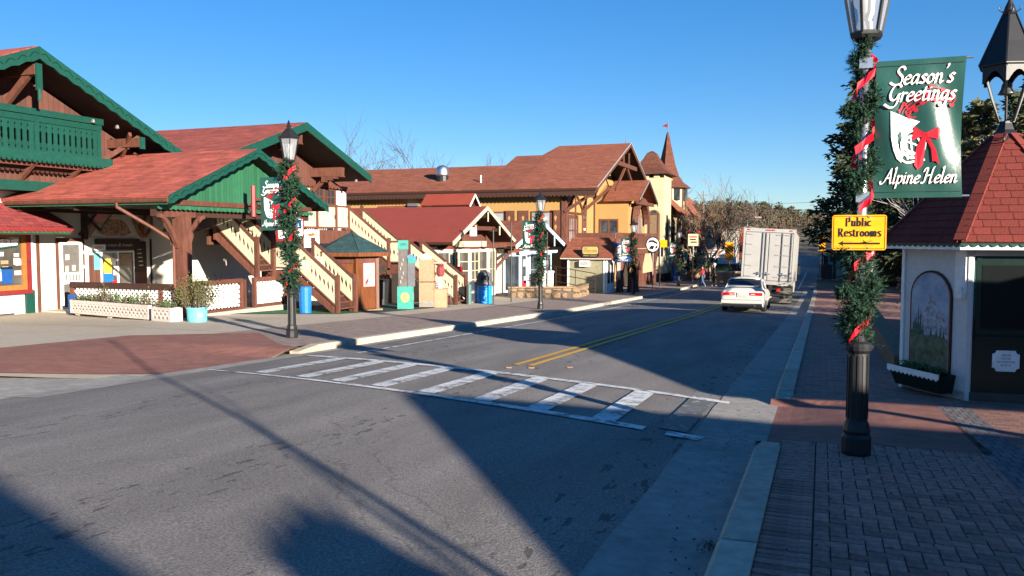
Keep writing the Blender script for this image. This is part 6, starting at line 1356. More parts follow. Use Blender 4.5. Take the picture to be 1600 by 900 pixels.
# ---- cream tower
tw=thing('castle_tower','square cream tower with crenellations and a flared brown roof','tower',(-14,73.8,-2.3))
TX0,TX1,TY0,TY1=-16.0,-13.15,72.9,76.6
MB().box(TX0,TX1,TY0,TY1,-2.4,6.95).build('shaft',M['creams'],tw)
for i in range(4):
    x=TX0+.05+i*.95; MB().box(x,min(x+.5,TX1),TY0-.02,TY0+.3,6.95,7.3).build('merlon',M['creams'],tw)
for i in range(5):
    y=TY0+.35+i*.85; MB().box(TX1-.3,TX1+.02,y,y+.45,6.95,7.3).build('merlon',M['creams'],tw)
MB().box(TX0+.3,TX1-.3,TY0+.3,TY1-.3,6.9,7.32).build('inner_wall',M['soffit'],tw)
def flared(cx,cy,rx,ry,z0,prof,parent,name,m):
    mb=MB(); q=[(-1,-1),(1,-1),(1,1),(-1,1)]; vs=[(cx+a*rx*f,cy+b*ry*f,z0+z) for f,z in prof for a,b in q]; n=len(prof); fs=[(i*4+k,i*4+(k+1)%4,(i+1)*4+(k+1)%4,(i+1)*4+k) for i in range(n-1) for k in range(4)]+[(3,2,1,0)]
    mb.add(vs,fs); return mb.build(name,m,parent)
flared((TX0+TX1)/2,(TY0+TY1)/2,1.95,2.3,7.27,[(1,0),(.99,.08),(.72,.42),(.5,.95),(.33,1.5),(.2,2.0),(.04,2.2)],tw,'roof',M['roof5'])
FT=FX(TX1); window(FY(TY0),-14.35,-13.7,1.6,3.75,1,1,tw,M['brown'],fw=.12); MB(FY(TY0)).prism([(-14.6,1.3),(-13.45,1.3),(-13.45,3.6)]+[(-14.02+.58*math.cos(PI*i/8),3.6+.55*math.sin(PI*i/8)) for i in range(9)],.002,.02).build('window_surround',M['stone'],tw); MB(FY(TY0)).prism([(-14.35+.0,3.7),(-13.7,3.7)]+[(-14.02+.33*math.cos(PI*i/8),3.75+.35*math.sin(PI*i/8)) for i in range(9)],.021,.03).build('arch_pane',M['glass'],tw)
window(FT,74.2,74.8,1.2,3.6,1,1,tw,M['brown'],fw=.1); MB(FT).box(73.9,75.1,.0,.3,.95,1.08).build('sill',M['brown'],tw)
MB().box(TX0,TX1+.06,TY0-.06,TY1,-2.4,-1.5).build('plinth',M['dbrown'],tw)
# ---- balcony house with the tall spire
bh=thing('spire_house','cream house with brown balcony, mansard roof and tall brown spire with a red pennant','building',(-15,86,-2.4))
MB().box(-22,-13.35,76.6,95,-2.5,4.4).build('wall',M['creams'],bh)
MB().slab([(-12.3,76.6,3.9),(-12.3,95.8,3.9),(-12.55,95.8,4.15),(-12.55,76.6,4.15)],.06).build('roof_flare',M['roof2'],bh); MB().slab([(-12.55,76.6,4.15),(-12.55,95.8,4.15),(-14.2,94.5,6.15),(-14.2,76.6,5.9)],.08).build('roof',M['roof2'],bh); MB().box(-20,-14.2,76.6,94.5,5.7,5.95).build('flat_roof',M['greyw'],bh)
MB().slab([(-12.55,95.8,4.15),(-20,95.8,4.15),(-19,94.5,5.95),(-14.2,94.5,5.95)],.08).build('roof',M['roof2'],bh)
FH=FX(-12.6)
MB().box(-13.35,-12.55,77.0,95.3,1.05,1.25).build('balcony_floor',M['brown'],bh); MB(FH).box(77,95.3,-.05,.12,.75,1.28).build('balcony_beam',M['brown'],bh); MB(FH).box(77,95.3,-.04,.06,2.2,2.32).build('balcony_rail',M['brown'],bh)
for i in range(30): u=77.1+.61*i; MB(FH).box(u,u+.14,-.01,.05,1.28,2.2).build('baluster',M['brown'],bh)
for u in (77.2,80.8,84.4,88,91.6,95.2): MB(FH).box(u-.12,u+.12,-.08,.1,1.2,3.9).build('balcony_post',M['brown'],bh)
for u in (79,82.6,86.2,89.8,93.4):
    MB(FX(-13.35)).box(u-.7,u+.7,.003,.05,1.3,3.3).build('balcony_door',M['soffit'],bh)
    MB(FH).path([(u+.7*math.cos(a),.05,3.0+.5*math.sin(a)) for a in [PI*.1*i for i in range(-3,13)]],.06,5).build('iron_scroll',M['black'],bh)
    gg=MB(); fluff(gg,[FH(u-.9,.1,1.6),FH(u+.9,.1,1.6)],.4,26,.22,.04,R); gg.build('greenery',M['needle'],bh); MB().lathe(FH(u,.2,2.2),[(.02,-.1),(.22,.0),(.22,.15),(.03,.25)],6).build('red_bow',M['red'],bh)
for u in (79.5,84,88.5,93): 
    MB(FX(-13.35)).prism([(u-.9,-2.3),(u+.9,-2.3)]+[(u+.9*math.cos(PI*i/8),-.5+.8*math.sin(PI*i/8)) for i in range(9)],.003,.03).build('arched_door',M['soffit'],bh)
    MB(FX(-13.35)).path([(u+1.05*math.cos(PI*i/8),.06,-.5+.95*math.sin(PI*i/8)) for i in range(9)],.1,4).build('arch_trim',M['white'],bh)
sx,sy=-14.3,81.0
oc=MB(); oc.lathe((sx,sy,4.2),[(1.75,0),(1.75,2.45)],8,ph=PI/8); oc.build('turret_wall',M['creams'],bh)
for k in range(8):
    a=k*PI/4; MB().beam((sx+1.74*math.cos(a+PI/8),sy+1.74*math.sin(a+PI/8),4.3),(sx+1.74*math.cos(a+PI/8),sy+1.74*math.sin(a+PI/8),6.6),.14,.14).build('turret_post',M['brown'],bh)
    MB().beam((sx+1.7*math.cos(a),sy+1.7*math.sin(a),5.3),(sx+1.7*math.cos(a),sy+1.7*math.sin(a),6.4),.5,.5).build('turret_window',M['glass'],bh)
oc=MB(); oc.lathe((sx,sy,6.5),[(2.35,-.05),(2.3,.05),(1.6,.55),(1.15,1.2),(.78,2.3),(.42,3.9),(.12,5.25),(0,5.5)],6,ph=PI/8); oc.build('spire',M['roof5'],bh)
MB().path([(sx,sy,11.8),(sx,sy,12.9)],.04,5).build('flagpole',M['black'],bh); MB(FY(sy)).prism([(sx,12.35),(sx,12.75),(sx-.6,12.5)],-.015,.015).build('pennant',M['red2'],bh)
# pots, bench and bin at the tower foot
for i,(x,y) in enumerate(((-12.5,77.2),(-11.9,83),(-11.6,90))):
    z=lz(x,y); t=thing('clay_planter',['large clay planter with an evergreen at the tower foot','clay planter beside the ramp garland','clay planter farthest down the pavement'][i],'planter',(x,y,z)); MB().lathe((x,y,z),[(.5,0),(.75,.5),(.82,1.0),(.75,1.02),(0,.95)],10).build('pot',M['tan'],t); bush('x','',x,y,z+.95,.6,.6,[2.6,.5,.5][i],160,M['shrubg'],'',.16,t,10)
bench(-13.0,75.3,PI/2,'grey bench at the foot of the cream tower') if False else bench(-12.55,73.6,PI/2+.3,'grey bench at the foot of the cream tower')
z=lz(-12.4,75.3); t=thing('litter_bin','blue litter bin with dark lid beside the tower bench','bin',(-12.4,75.3,z)); MB().lathe((-12.4,75.3,z),[(.42,0),(.42,1.25)],10).build('drum',M['blue'],t); MB().lathe((-12.4,75.3,z+1.2),[(.46,0),(.46,.2),(.38,.6),(.2,.75),(0,.78)],10).build('lid',M['grey'],t)
gr=thing('ramp_handrail','handrail wrapped in green garland sloping beside the spire house','railing',(-11.8,82,-2.3)); gp=[(-12.2,78.5,-1.3),(-11.4,86,.1)]; MB().path(gp,.05,5).build('rail',M['black'],gr); gg=MB(); fluff(gg,gp,.35,150,.2,.035,R); gg.build('garland',M['needle'],gr)
for x,y in gp and ((-12.2,78.5),(-11.4,86)): MB().path([(x,y,-2.3),(x,y,.0)],.05,5).build('rail_post',M['black'],gr)
def pole_sign(x,y,h,w_,hh,m,label,text=None,tm='inkk',pole='steel',name='street_sign'):
    z=lz(x,y) if x<-5 else rsz(x,y); t=thing(name,label,'sign',(x,y,z)); MB().path([(x,y,z),(x,y,z+h)],.045,6).build('pole',M[pole],t); f=FY(y-.06); MB(f).box(x-w_/2,x+w_/2,-.02,.01,z+h-hh,z+h).build('board',M[m],t)
    for i in range(3 if m in('ink','cream') else 0): MB(f).box(x-w_*(.38-.06*i),x+w_*(.36-.09*(i%2)),.011,.014,z+h-hh*(.30+.22*i),z+h-hh*(.2+.22*i)).build('print_line',M['inkr' if i==0 else 'inkk'],t)
    return t
pole_sign(-10.85,58.9,3.5,1.0,.5,'signy','small amber direction board on a slim pole below the tower'); pole_sign(-10.2,70.5,4.2,.85,1.0,'cream','cream notice board on a pole before the spire house')
pole_sign(-9.6,80.5,2.9,1.9,.85,'ink','white lettered board low beside the bare birch')
def chevron(x,y,h,w_,hh,label):
    z=gz(y); t=thing('hazard_marker',label,'sign',(x,y,z)); MB().path([(x,y,z),(x,y,z+h)],.06,6).build('pole',M['brown'],t); f=FY(y-.08); MB(f).box(x-w_/2,x+w_/2,-.02,.01,z+h-hh,z+h).build('board',M['signy'],t)
    n=6
    for i in range(-1,n):
        a=z+h-hh+hh*i/n; b=a+hh/(2*n); c=a-w_*.9; P=[(x-w_/2,a+.45*w_),(x-w_/2,b+.45*w_),(x+w_/2,b-.45*w_),(x+w_/2,a-.45*w_)]
        lo,hi=z+h-hh,z+h; P=[(u,max(lo,min(hi,v))) for u,v in P]
        if abs(P[0][1]-P[1][1])+abs(P[2][1]-P[3][1])>.02: MB(f).poly([(u,.012,v) for u,v in P]).build('stripe',M['inkk'],t)
chevron(-7.9,77,3.55,.75,1.6,'yellow and black hazard marker left of the lorry'); chevron(-.05,94,4.3,.7,1.75,'yellow and black hazard marker right of the lorry')
# ================================================================ VEHICLES
def loft(stations,closed=False):
    """stations: list of (y,[(x,z)...]) half sections from the outside bottom over to the centre; mirrored"""
    mb=MB(); rows=[]
    for y,sec in stations:
        full=[(-x,y,z) for x,z in sec]+[(x,y,z) for x,z in reversed(sec) if abs(x)>1e-6]; rows.append(full)
    n=len(rows[0]); vs=[p for r in rows for p in r]; fs=[]
    for i in range(len(rows)-1):
        for k in range(n-1): fs.append((i*n+k,i*n+k+1,(i+1)*n+k+1,(i+1)*n+k))
    fs.append(tuple(reversed(range(n)))); fs.append(tuple((len(rows)-1)*n+k for k in range(n)))
    return mb.add(vs,fs)
def shift(mb,o,rz_=0):
    m=Matrix.Rotation(rz_,3,'Z'); mb.v=[m@p+V(o) for p in mb.v]; return mb
def subd(o,lv=2,crease=False):
    md=o.modifiers.new('s','SUBSURF'); md.levels=lv; md.render_levels=lv
    for p in o.data.polygons: p.use_smooth=True
    return o
def wheel(c,r,w_,parent,rim='chrome'):
    t=MB(); 
    n=18; prof=[(r*.62,-w_/2),(r*.93,-w_/2),(r,-w_*.32),(r,w_*.32),(r*.93,w_/2),(r*.62,w_/2)]
    vs=[];fs=[]
    for k in range(n):
        a=2*PI*k/n
        for rr,x in prof: vs.append((c[0]+x,c[1]+rr*math.cos(a),c[2]+rr*math.sin(a)))
    m_=len(prof)
    for k in range(n):
        for i in range(m_): fs.append((k*m_+i,k*m_+(i+1)%m_,((k+1)%n)*m_+(i+1)%m_,((k+1)%n)*m_+i))
    wo=t.add(vs,fs).build('wheel',M['rubber'],parent,smooth=False)
    d=MB(); vs=[];fs=[]
    for s in(-1,1):
        b=len(vs); vs.append((c[0]+s*w_*.30,c[1],c[2]))
        for k in range(n): a=2*PI*k/n; vs.append((c[0]+s*w_*.42,c[1]+r*.63*math.cos(a),c[2]+r*.63*math.sin(a)))
        fs+=[(b,b+1+k,b+1+(k+1)%n) for k in range(n)]
    d.add(vs,fs).build('rim',M[rim],wo)
CX,CY,CR=-3.02,34.6,.03     # car: rear bumper at y=CY
CZ=rz(CX,CY+2)
car=thing('white_sedan','white saloon car with red tail lights following the lorry','car',(CX,CY+2.3,CZ))
def sec(wb,zb,wm,zm,wt,zt,zc): return [(wb,zb),(wb+.02,zb+.1),(wm,zm),(wm-.01,(zm+zt)/2+.02),(wt,zt),(wt*.6,zc),(0,zc+.012)]
# y measured forward from the rear bumper
ST=[(0,sec(.70,.30,.76,.52,.72,.70,.70)),(.05,sec(.78,.24,.84,.52,.80,.84,.90)),(.14,sec(.80,.21,.865,.52,.83,.90,1.00)),(.55,sec(.80,.19,.885,.55,.84,.93,1.03)),(1.0,sec(.80,.19,.89,.55,.84,.95,1.02)),(1.6,sec(.80,.19,.89,.55,.84,.95,.99)),(2.6,sec(.80,.19,.89,.55,.84,.94,.97)),(3.3,sec(.80,.19,.885,.55,.83,.90,.96)),(4.1,sec(.79,.2,.87,.54,.80,.80,.88)),(4.6,sec(.72,.25,.80,.50,.74,.66,.72)),(4.72,sec(.6,.3,.68,.48,.62,.6,.62))]
def falls(dy): return (gz(CY+dy)-gz(CY+2.3))
def carput(mb): 
    out=[]
    for p in mb.v: out.append(V((p.x+CX,p.y+CY,p.z+CZ+(gz(CY+2.3)-gz(CY+2.0))*0+ (p.y-2.3)*-.036)))
    mb.v=out; return mb
subd(carput(loft(ST)).build('body',M['carw'],car))
GH=[(.62,[(.74,.93),(.72,.96),(.70,.98),(0,1.0)]),(.80,[(.76,.94),(.72,1.05),(.66,1.08),(0,1.10)]),(1.22,[(.78,.94),(.70,1.24),(.60,1.335),(0,1.36)]),(1.5,[(.79,.94),(.70,1.29),(.58,1.39),(0,1.41)]),(2.3,[(.79,.94),(.70,1.29),(.58,1.40),(0,1.42)]),(2.75,[(.78,.93),(.69,1.24),(.58,1.345),(0,1.37)]),(3.5,[(.74,.90),(.68,.97),(.6,.98),(0,1.0)])]
subd(carput(loft(GH)).build('cabin_glass',M['carg'],car))
# painted roof skin and pillars proud of the glass
def skin(pts_rows,name,m,parent,th=.02):
    mb=MB(); n=len(pts_rows[0]); vs=[p for r in pts_rows for p in r]; fs=[(i*n+k,i*n+k+1,(i+1)*n+k+1,(i+1)*n+k) for i in range(len(pts_rows)-1) for k in range(n-1)]
    mb.add(vs,fs); o=carput(mb).build(name,m,parent,smooth=True); s=o.modifiers.new('t','SOLIDIFY'); s.thickness=th; s.offset=0; return o
skin([[(x,y,z) for x in (-.60,-.3,0,.3,.60) for z in [zz+.012-.055*(abs(x)/.6)**2]] for y,zz in ((1.20,1.355),(1.5,1.412),(2.3,1.422),(2.72,1.372))],'roof_panel',M['carw'],car)
for s in(-1,1):
    for rows,nm in (([[(s*.60,1.22,1.325),(s*.69,1.20,1.24)],[(s*.70,.78,1.055),(s*.755,.80,.98)],[(s*.72,.60,.97),(s*.80,.62,.935)]],'rear_pillar'),([[(s*.575,2.74,1.345),(s*.64,2.70,1.31)],[(s*.66,3.42,.985),(s*.73,3.45,.955)]],'front_pillar'),([[(s*.645,1.16,1.32),(s*.70,1.16,1.26)],[(s*.64,2.74,1.31),(s*.70,2.7,1.24)]],'roof_rail'),([[(s*.705,1.9,1.28),(s*.705,2.0,1.28)],[(s*.795,1.9,.95),(s*.795,2.0,.95)]],'middle_pillar')):
        skin(rows,nm,M['carw'],car,.03)
FCx=Fr((CX,CY,CZ+.082),0)
for s in(-1,1):
    MB(FCx).prism([(s*.30,.80),(s*.79,.80),(s*.80,.68),(s*.30,.69)][::1 if s>0 else -1],-.13,.012).build('tail_light',M['tail'],car); MB(FCx).box(*sorted((s*.34,s*.50)),.012,.02,.715,.75).build('reverse_lamp',M['planter'],car)
MB(FCx).box(-.20,.22,-.05,.020,.62,.79).build('plate_recess',M['carw'],car); MB(FCx).box(-.15,.17,.021,.027,.635,.775).build('number_plate',M['planter'],car); 
MB(FCx).box(-.82,.82,-.12,.035,.36,.50).build('bumper',M['carw'],car); MB(FCx).box(-.78,.78,-.14,.02,.22,.34).build('valance',M['rubber'],car); MB(FCx).box(-.78,.78,.028,.04,.495,.51).build('bumper_seam',M['grey'],car)
sp_=MB(); sp_.add([(-.62,.10,1.03),(.62,.10,1.03),(.62,.34,1.06),(-.62,.34,1.06),(-.62,.09,1.06),(.62,.09,1.06),(.62,.34,1.09),(-.62,.34,1.09)],[(0,3,2,1),(4,5,6,7),(0,1,5,4),(1,2,6,5),(2,3,7,6),(3,0,4,7)]); carput(sp_).build('spoiler',M['carw'],car); MB(FCx).box(-.1,.1,-.58,-.55,.98,1.01).build('brake_lamp',M['tail'],car)
for s in(-1,1):
    for y,rim in ((.98,'chrome'),(3.65,'chrome')): wheel((CX+s*.78,CY+y,CZ+.31-.036*(y-2.3)),.31,.2,car,rim)
    mi=MB(); mi.box(*sorted((s*.84,s*1.0)),2.95,3.05,.95,1.08); carput(mi).build('mirror',M['rubber'],car)
    sg_=MB(); sg_.box(*sorted((s*.888,s*.9)),.3,4.3,.50,.55); carput(sg_).build('side_moulding',M['planter'],car)
MB(FCx).path([(.5,.0,.26),(.5,.06,.26)],.03,8).build('exhaust',M['steel'],car)
# ---- lorry, leaning with the camber
TX,TY=-2.62,42.6; TZ=rz(-2.2,44)
lor=thing('box_truck','white box lorry with double rear doors waiting on the right lane','truck',(TX,TY,TZ))
def tb(a0,a1,b0,b1,c0,c1,name,m,parent=None): return MB().box(TX+a0,TX+a1,TY+b0,TY+b1,TZ+c0,TZ+c1).build(name,M[m],parent or lor)
bw=1.24; zb_,zt_=1.2,3.78
tb(-bw+.03,bw-.03,.06,7.0,zb_,zt_,'cargo_box','box'); tb(-bw,bw,0,.1,zt_-.16,zt_+.02,'top_frame','box'); tb(-bw,bw,0,.12,zb_-.16,zb_+.02,'sill_frame','greyw')
for s in(-1,1): tb(*sorted((s*bw,s*(bw-.10))),0,.1,zb_+.02,zt_-.16,'corner_post','box')
doors=[]
for a,b in ((-1.12,-.02),(.02,1.12)): doors.append(tb(a,b,.0,.05,zb_+.05,zt_-.2,'rear_door','box'))
for u,par in ((-.30,0),(-.14,0),(.62,1),(1.05,1)):
    FT_=FY(TY); o=MB(FT_).path([(TX+u,.04,TZ+zb_+.0),(TX+u,.04,TZ+zt_-.18)],.018,6).build('lock_bar',M['grey'],doors[par])
for z in (1.42,1.95,2.5,3.0,3.5):
    for u,par,w_ in ((-.95,0,.16),(.50,1,.18),(.92,1,.18)):
        MB(FY(TY)).box(TX+u-w_,TX+u+w_,.003,.03,TZ+z-.018,TZ+z+.018).build('hinge',M['greyw'],doors[par])
for u,par in ((-.42,0),(.0,1),(.72,1)): MB(FY(TY)).box(TX+u-.16,TX+u+.16,.03,.07,TZ+1.55,TZ+1.59).build('handle',M['steel'],doors[par]); MB(FY(TY)).box(TX+u-.02,TX+u+.02,.03,.08,TZ+1.49,TZ+1.65).build('latch',M['steel'],doors[par])
for u in (-.12,.0+.03,.18,-1.0,1.0): MB(FY(TY)).box(TX+u-.06,TX+u+.06,.003,.03,TZ+zt_-.08,TZ+zt_-.03).build('marker_lamp',M['tail'],lor)
tb(bw-.03,bw,.1,7.0,zt_-.1,zt_+.02,'roof_rail','tail') if False else tb(bw-.035,bw-.005,.1,7.0,zt_-.08,zt_-.02,'roof_rail','brown')
tb(-.45,.45,.3,8.2,.62,.86,'chassis','rubber'); tb(-1.1,1.1,.35,.5,.50,.62,'rear_bumper','rubber')
for s in(-1,1):
    for y in (1.6,6.9): wheel((TX+s*.92,TY+y,TZ+.48),.48,.46 if y<3 else .26,lor,'greyw')
    tb(*sorted((s*.62,s*1.2)),.72,.75,.16,.92,'mud_flap','flap')  if 'flap' in M else None
    tb(*sorted((s*.50,s*.66)),.1,.16,.72,.86,'tail_light','tail')
tb(-1.1,1.1,7.2,9.2,.55,2.6,'cab','box'); tb(-1.05,1.05,9.2,9.25,1.5,2.4,'windscreen','carg'); tb(1.14,1.36,7.9,8.0,1.55,2.05,'mirror','rubber'); tb(-1.36,-1.14,7.9,8.0,1.55,2.05,'mirror','rubber')
lor.rotation_euler=(-.036,math.radians(2.6),0)
# ================================================================ PEOPLE
def skinmesh(name,verts,edges,rad,m,parent,lv=1):
    me=bpy.data.meshes.new(name); o0=V(verts[0]); me.from_pydata([tuple(V(v)-o0) for v in verts],edges,[]); me.materials.append(m)
    ob=bpy.data.objects.new(name,me); C.objects.link(ob); put(ob,o0,parent)
    sk=ob.modifiers.new('k','SKIN'); sk.use_smooth_shade=True
    for i,v in enumerate(me.skin_vertices[0].data): v.radius=(rad[i],rad[i]); v.use_root=(i==0)
    s=ob.modifiers.new('s','SUBSURF'); s.levels=lv; s.render_levels=lv; return ob
def person(x,y,zf,ang,label,coat,legs,hair,hat=None,h=1.75,stride=.35):
    z=zf(x,y); t=thing('person',label,'person',(x,y,z)); f=Fr((x,y,z),ang); k=h/1.75   # walks along +u
    P=lambda u,n,zz: f(u*k,n*k,zz*k)
    pel=P(0,0,.93); body=[pel,P(0,0,1.12),P(.01,0,1.33),P(.01,0,1.46),P(.02,0,1.55),P(.03,0,1.66),P(.03,0,1.73),
      P(0,.19,1.40),P(-.08,.23,1.13),P(.06,.22,.90),P(.10,.215,.80), P(0,-.19,1.40),P(.10,-.23,1.14),P(.22,-.2,.93),P(.26,-.19,.84),
      P(0,.09,.88),P(.14*stride/.35,.095,.50),P(-.02+stride*.55,.10,.08),P(.12+stride*.55,.10,.03), P(0,-.09,.88),P(-.02,-.095,.50),P(-.28*stride/.35,-.10,.10),P(-.15*stride/.35,-.10,.03)]
    E_=[(0,1),(1,2),(2,3),(3,4),(4,5),(5,6),(2,7),(7,8),(8,9),(9,10),(2,11),(11,12),(12,13),(13,14),(0,15),(15,16),(16,17),(17,18),(0,19),(19,20),(20,21),(21,22)]
    r=[.13,.125,.13,.07,.052,.095,.06,.065,.048,.038,.035,.065,.048,.038,.035,.085,.062,.045,.04,.085,.062,.045,.04]; r=[q*k for q in r]
    skinmesh('body',body,E_,r,M['skin'],t)
    idx=[1,2,3,7,8,9,11,12,13,0]; mp={j:i for i,j in enumerate(idx)}; ce=[(1,2),(2,3),(2,7),(7,8),(8,9),(2,11),(11,12),(12,13),(1,0)]
    skinmesh('jacket',[body[j] for j in idx],[(mp[a],mp[b]) for a,b in ce],[r[j]*1.28+.012 for j in idx],coat,t)
    idx=[0,15,16,17,19,20,21]; mp={j:i for i,j in enumerate(idx)}; ce=[(0,15),(15,16),(16,17),(0,19),(19,20),(20,21)]
    skinmesh('trousers',[body[j] for j in idx],[(mp[a],mp[b]) for a,b in ce],[r[j]*1.22+.01 for j in idx],legs,t)
    for a,b in ((17,18),(21,22)): skinmesh('shoe',[body[a]-V((0,0,.03)),body[b]],[(0,1)],[.055*k,.05*k],M['wool'],t)
    MB().lathe(P(0.01,0,1.62),[(.11*k,0),(.125*k,.06*k),(.11*k,.13*k),(.05*k,.17*k),(0,.18*k)],8).build('hat' if hat else 'hair',hat or hair,t,smooth=True)
    return t
person(-8.97,67.3,lambda x,y:rz(x,y),PI*.95,'person in a red jacket and blue jeans stepping off the kerb',M['red2'],M['denim'],M['wool'])
person(-8.1,67.7,lambda x,y:rz(x,y),PI*.1,'person in a long black coat with a pale blue cap beside the red jacket',M['wool'],M['wool'],M['wool'],M['lblue'],1.85,.2)
for i,(x,y,c,l) in enumerate(((-7.4,84,M['ink'],'person in a white top standing far down the left pavement'),(-6.9,87,M['dblue'],'person in a dark blue coat far down the left pavement'),(-6.2,90,M['wool'],'person in black far down the left pavement behind the lorry'))): person(x,y,lambda a,b:gz(b)+.05,1.5+i,l,c,M['denim'],M['wool'],None,1.75,.2)
# ================================================================ TREES, HILLS, FAR STREET
def bare_tree(rng,h,spread,r0,depth=4,trunks=1,lean=.1,up=.5):
    mb=MB()
    def br(p,d,L_,r,lv):
        k=3 if lv>1 else 2; pts=[p]; q=p; dd=d
        for i in range(k):
            dd=(dd+V((rng.gauss(0,.13),rng.gauss(0,.13),rng.gauss(.03,.08)))).normalized(); q=q+dd*L_/k; pts.append(q)
        rs=[r*(1-.55*i/k) for i in range(k+1)]
        mb.path(pts,rs,5 if lv>=depth-1 else 3,cap=False)
        if lv<=0: return
        n=rng.choice((3,4)) if lv>1 else rng.choice((3,4,5))
        for i in range(n):
            t=.35+.65*(i+rng.random()*.5)/n; j=min(int(t*k),k-1); s=pts[j].lerp(pts[j+1],t*k-j); a=rng.uniform(0,6.3)
            x=dd.orthogonal().normalized(); y=dd.cross(x); nd=(dd*.9+(x*math.cos(a)+y*math.sin(a))*rng.uniform(.5,1.0)*spread+V((0,0,up*.3))).normalized()
            br(s,nd,L_*rng.uniform(.55,.78),max(rs[j]*.6,.016),lv-1)
    for k in range(trunks):
        a=rng.uniform(0,6.3) if trunks>1 else 0; l=lean*(1.0 if trunks>1 else .3)
        br(V((0,0,0)),V((math.cos(a)*l,math.sin(a)*l,1)).normalized(),h*rng.uniform(.34,.42),r0*rng.uniform(.7,1),depth)
    return mb
def tree_thing(mb,label,m,group,loc,name='bare_tree'):
    t=thing(name,label,'tree',(0,0,0),group); mb.build('branches',m,t); t.location=loc; return t
rg=random.Random(3)
spots=[(-56,74,12.3,'bare tree leftmost of those above the long brown roof'),(-51,74,14.3,'bare tree with forked crown behind the silver roof vent'),(-46,74,14.6,'bare tree right of the silver roof vent above the roof'),(-40.5,76,15.9,'tallest bare tree, with one clear upright trunk above the roof'),(-36,78,9.4,'small bare tree just right of the tallest one above the roof'),(-32,83,14.2,'bare tree left of the front roof of the yellow hall'),(-58,84,11,'faint bare tree far left above the long roof'),(-29,86,12.8,'bare tree touching the front ridge of the yellow hall')]
for x,y,zt,l in spots:
    z0=gz(y)-.2; mb=bare_tree(rg,(zt-z0)*1.1,.75,.24,4); tree_thing(mb,l,M['twig'],'bare trees behind the long roof',(x,y,z0))
birch=bare_tree(random.Random(11),11,.75,.17,4,4,.38); tree_thing(birch,'pale multi-stemmed birch with bare twigs behind the two walkers',M['birch'],'street birches',(-9.9,79.5,gz(79.5)),'birch_tree')
b2_=bare_tree(random.Random(5),13,.7,.16,4,2,.25); tree_thing(b2_,'taller bare tree behind the birch and spire house',M['twig'],'trees beyond the spire house',(-13,112,gz(112)))
tree_thing(bare_tree(random.Random(8),15,.6,.2,4,1,.1),'dark bare tree rising left of the lorry roof',M['bark'],'trees beyond the spire house',(-9.2,122,gz(122)))
tree_thing(bare_tree(random.Random(9),11,.8,.16,4,3,.3),'bushy bare brown tree between the birch and the lorry',M['twig'],'trees beyond the spire house',(-10.5,105,gz(105)))
tree_thing(bare_tree(random.Random(19),15,.7,.2,4,1,.3),'bare tree showing above the mansard roof',M['twig'],'trees beyond the spire house',(-22,118,gz(118)))
# evergreens
def evergreen(rng,h,r,n,lean=0,shape=1.0,droop=.25,size=.5):
    tr=MB(); tr.path([(0,0,0),(lean*.4,0,h*.5),(lean,0,h)],[h*.016,h*.010,.02],5)
    lf=MB(); nb=int(h*5.5)
    for i in range(nb):
        t=(i+rng.random())/nb; z=h*(.10+.88*t); rr=r*((1-t)**.62*(.62+.45*rng.random())+.05); a=rng.uniform(0,6.3); d=V((math.cos(a),math.sin(a),rng.uniform(-droop,.15))); p=V((lean*z/h,0,z)); tip=p+d*rr
        tr.path([p,tip],[.03,.008],3,cap=False)
        k=max(5,int(n/nb))
        for j in range(k):
            s=rng.random()**.7; q=p.lerp(tip,s)+V((rng.gauss(0,.12*r*.5),rng.gauss(0,.12*r*.5),rng.gauss(0,.10*r*.4)))
            e=(d+V((rng.gauss(0,.6),rng.gauss(0,.6),rng.gauss(-.1,.35)))).normalized()*size*rng.uniform(.6,1.3); f=e.orthogonal().normalized()*size*.22
            f=Matrix.Rotation(rng.uniform(0,6.3),3,e.normalized())@f
            lf.add([q-e*.2,q+e*.4-f,q+e,q+e*.4+f],[(0,1,2,3)])
    return tr,lf
def everthing(seed,h,r,n,label,loc,m,group,name='evergreen_tree',lean=0,size=.5,droop=.25):
    tr,lf=evergreen(random.Random(seed),h,r,n,lean,1,droop,size); t=thing(name,label,'tree',(0,0,0),group); tr.build('trunk',M['bark'],t); lf.build('crown',m,t); t.location=loc; return t
G1='tall dark evergreens at the end of the right-hand pavement'
everthing(1,20.5,6.4,9000,'tall dark evergreen at the left edge of the group, just right of the lorry',(4.6,87,gz(87)),M['pine'],G1,lean=-.6,size=.62)
everthing(2,20,6.4,8000,'tallest dark evergreen, behind the nearest lamp post',(4.3,94,gz(94)),M['pine'],G1,lean=.6,size=.65)
everthing(3,6.5,3.2,3000,'dark evergreen behind the amber restroom sign',(5.6,60,gz(60)),M['pine'],G1,size=.55)
everthing(4,11,4.2,4200,'low wide dark evergreen over the far pavement',(5.6,97,gz(97)),M['pine'],G1,size=.6)
everthing(40,12,4.0,3600,'dark evergreen farther up the right-hand side of the road',(6.8,122,gz(122)),M['pine'],G1,size=.7)
G2='pines on the wooded slope behind the booth'
pl_=[(8.2,60,14,2.6,'pineb'),(9.6,62,15,3,'pineb'),(11.2,60,15.5,3,'pine'),(10.2,51,12.2,2.6,'pineb'),(12.6,56,15,3,'pine'),(7.4,67,13,2.6,'pine'),(9,72,15,3,'pineb'),(13.6,66,18,3.2,'pine'),(11.6,76,18,3.4,'pineb'),(6.6,74,12,2.6,'pine'),(15,72,19,3.4,'pineb'),(9.0,46,8.5,2.6,'pine'),(11,44,10,2.6,'pineb')]
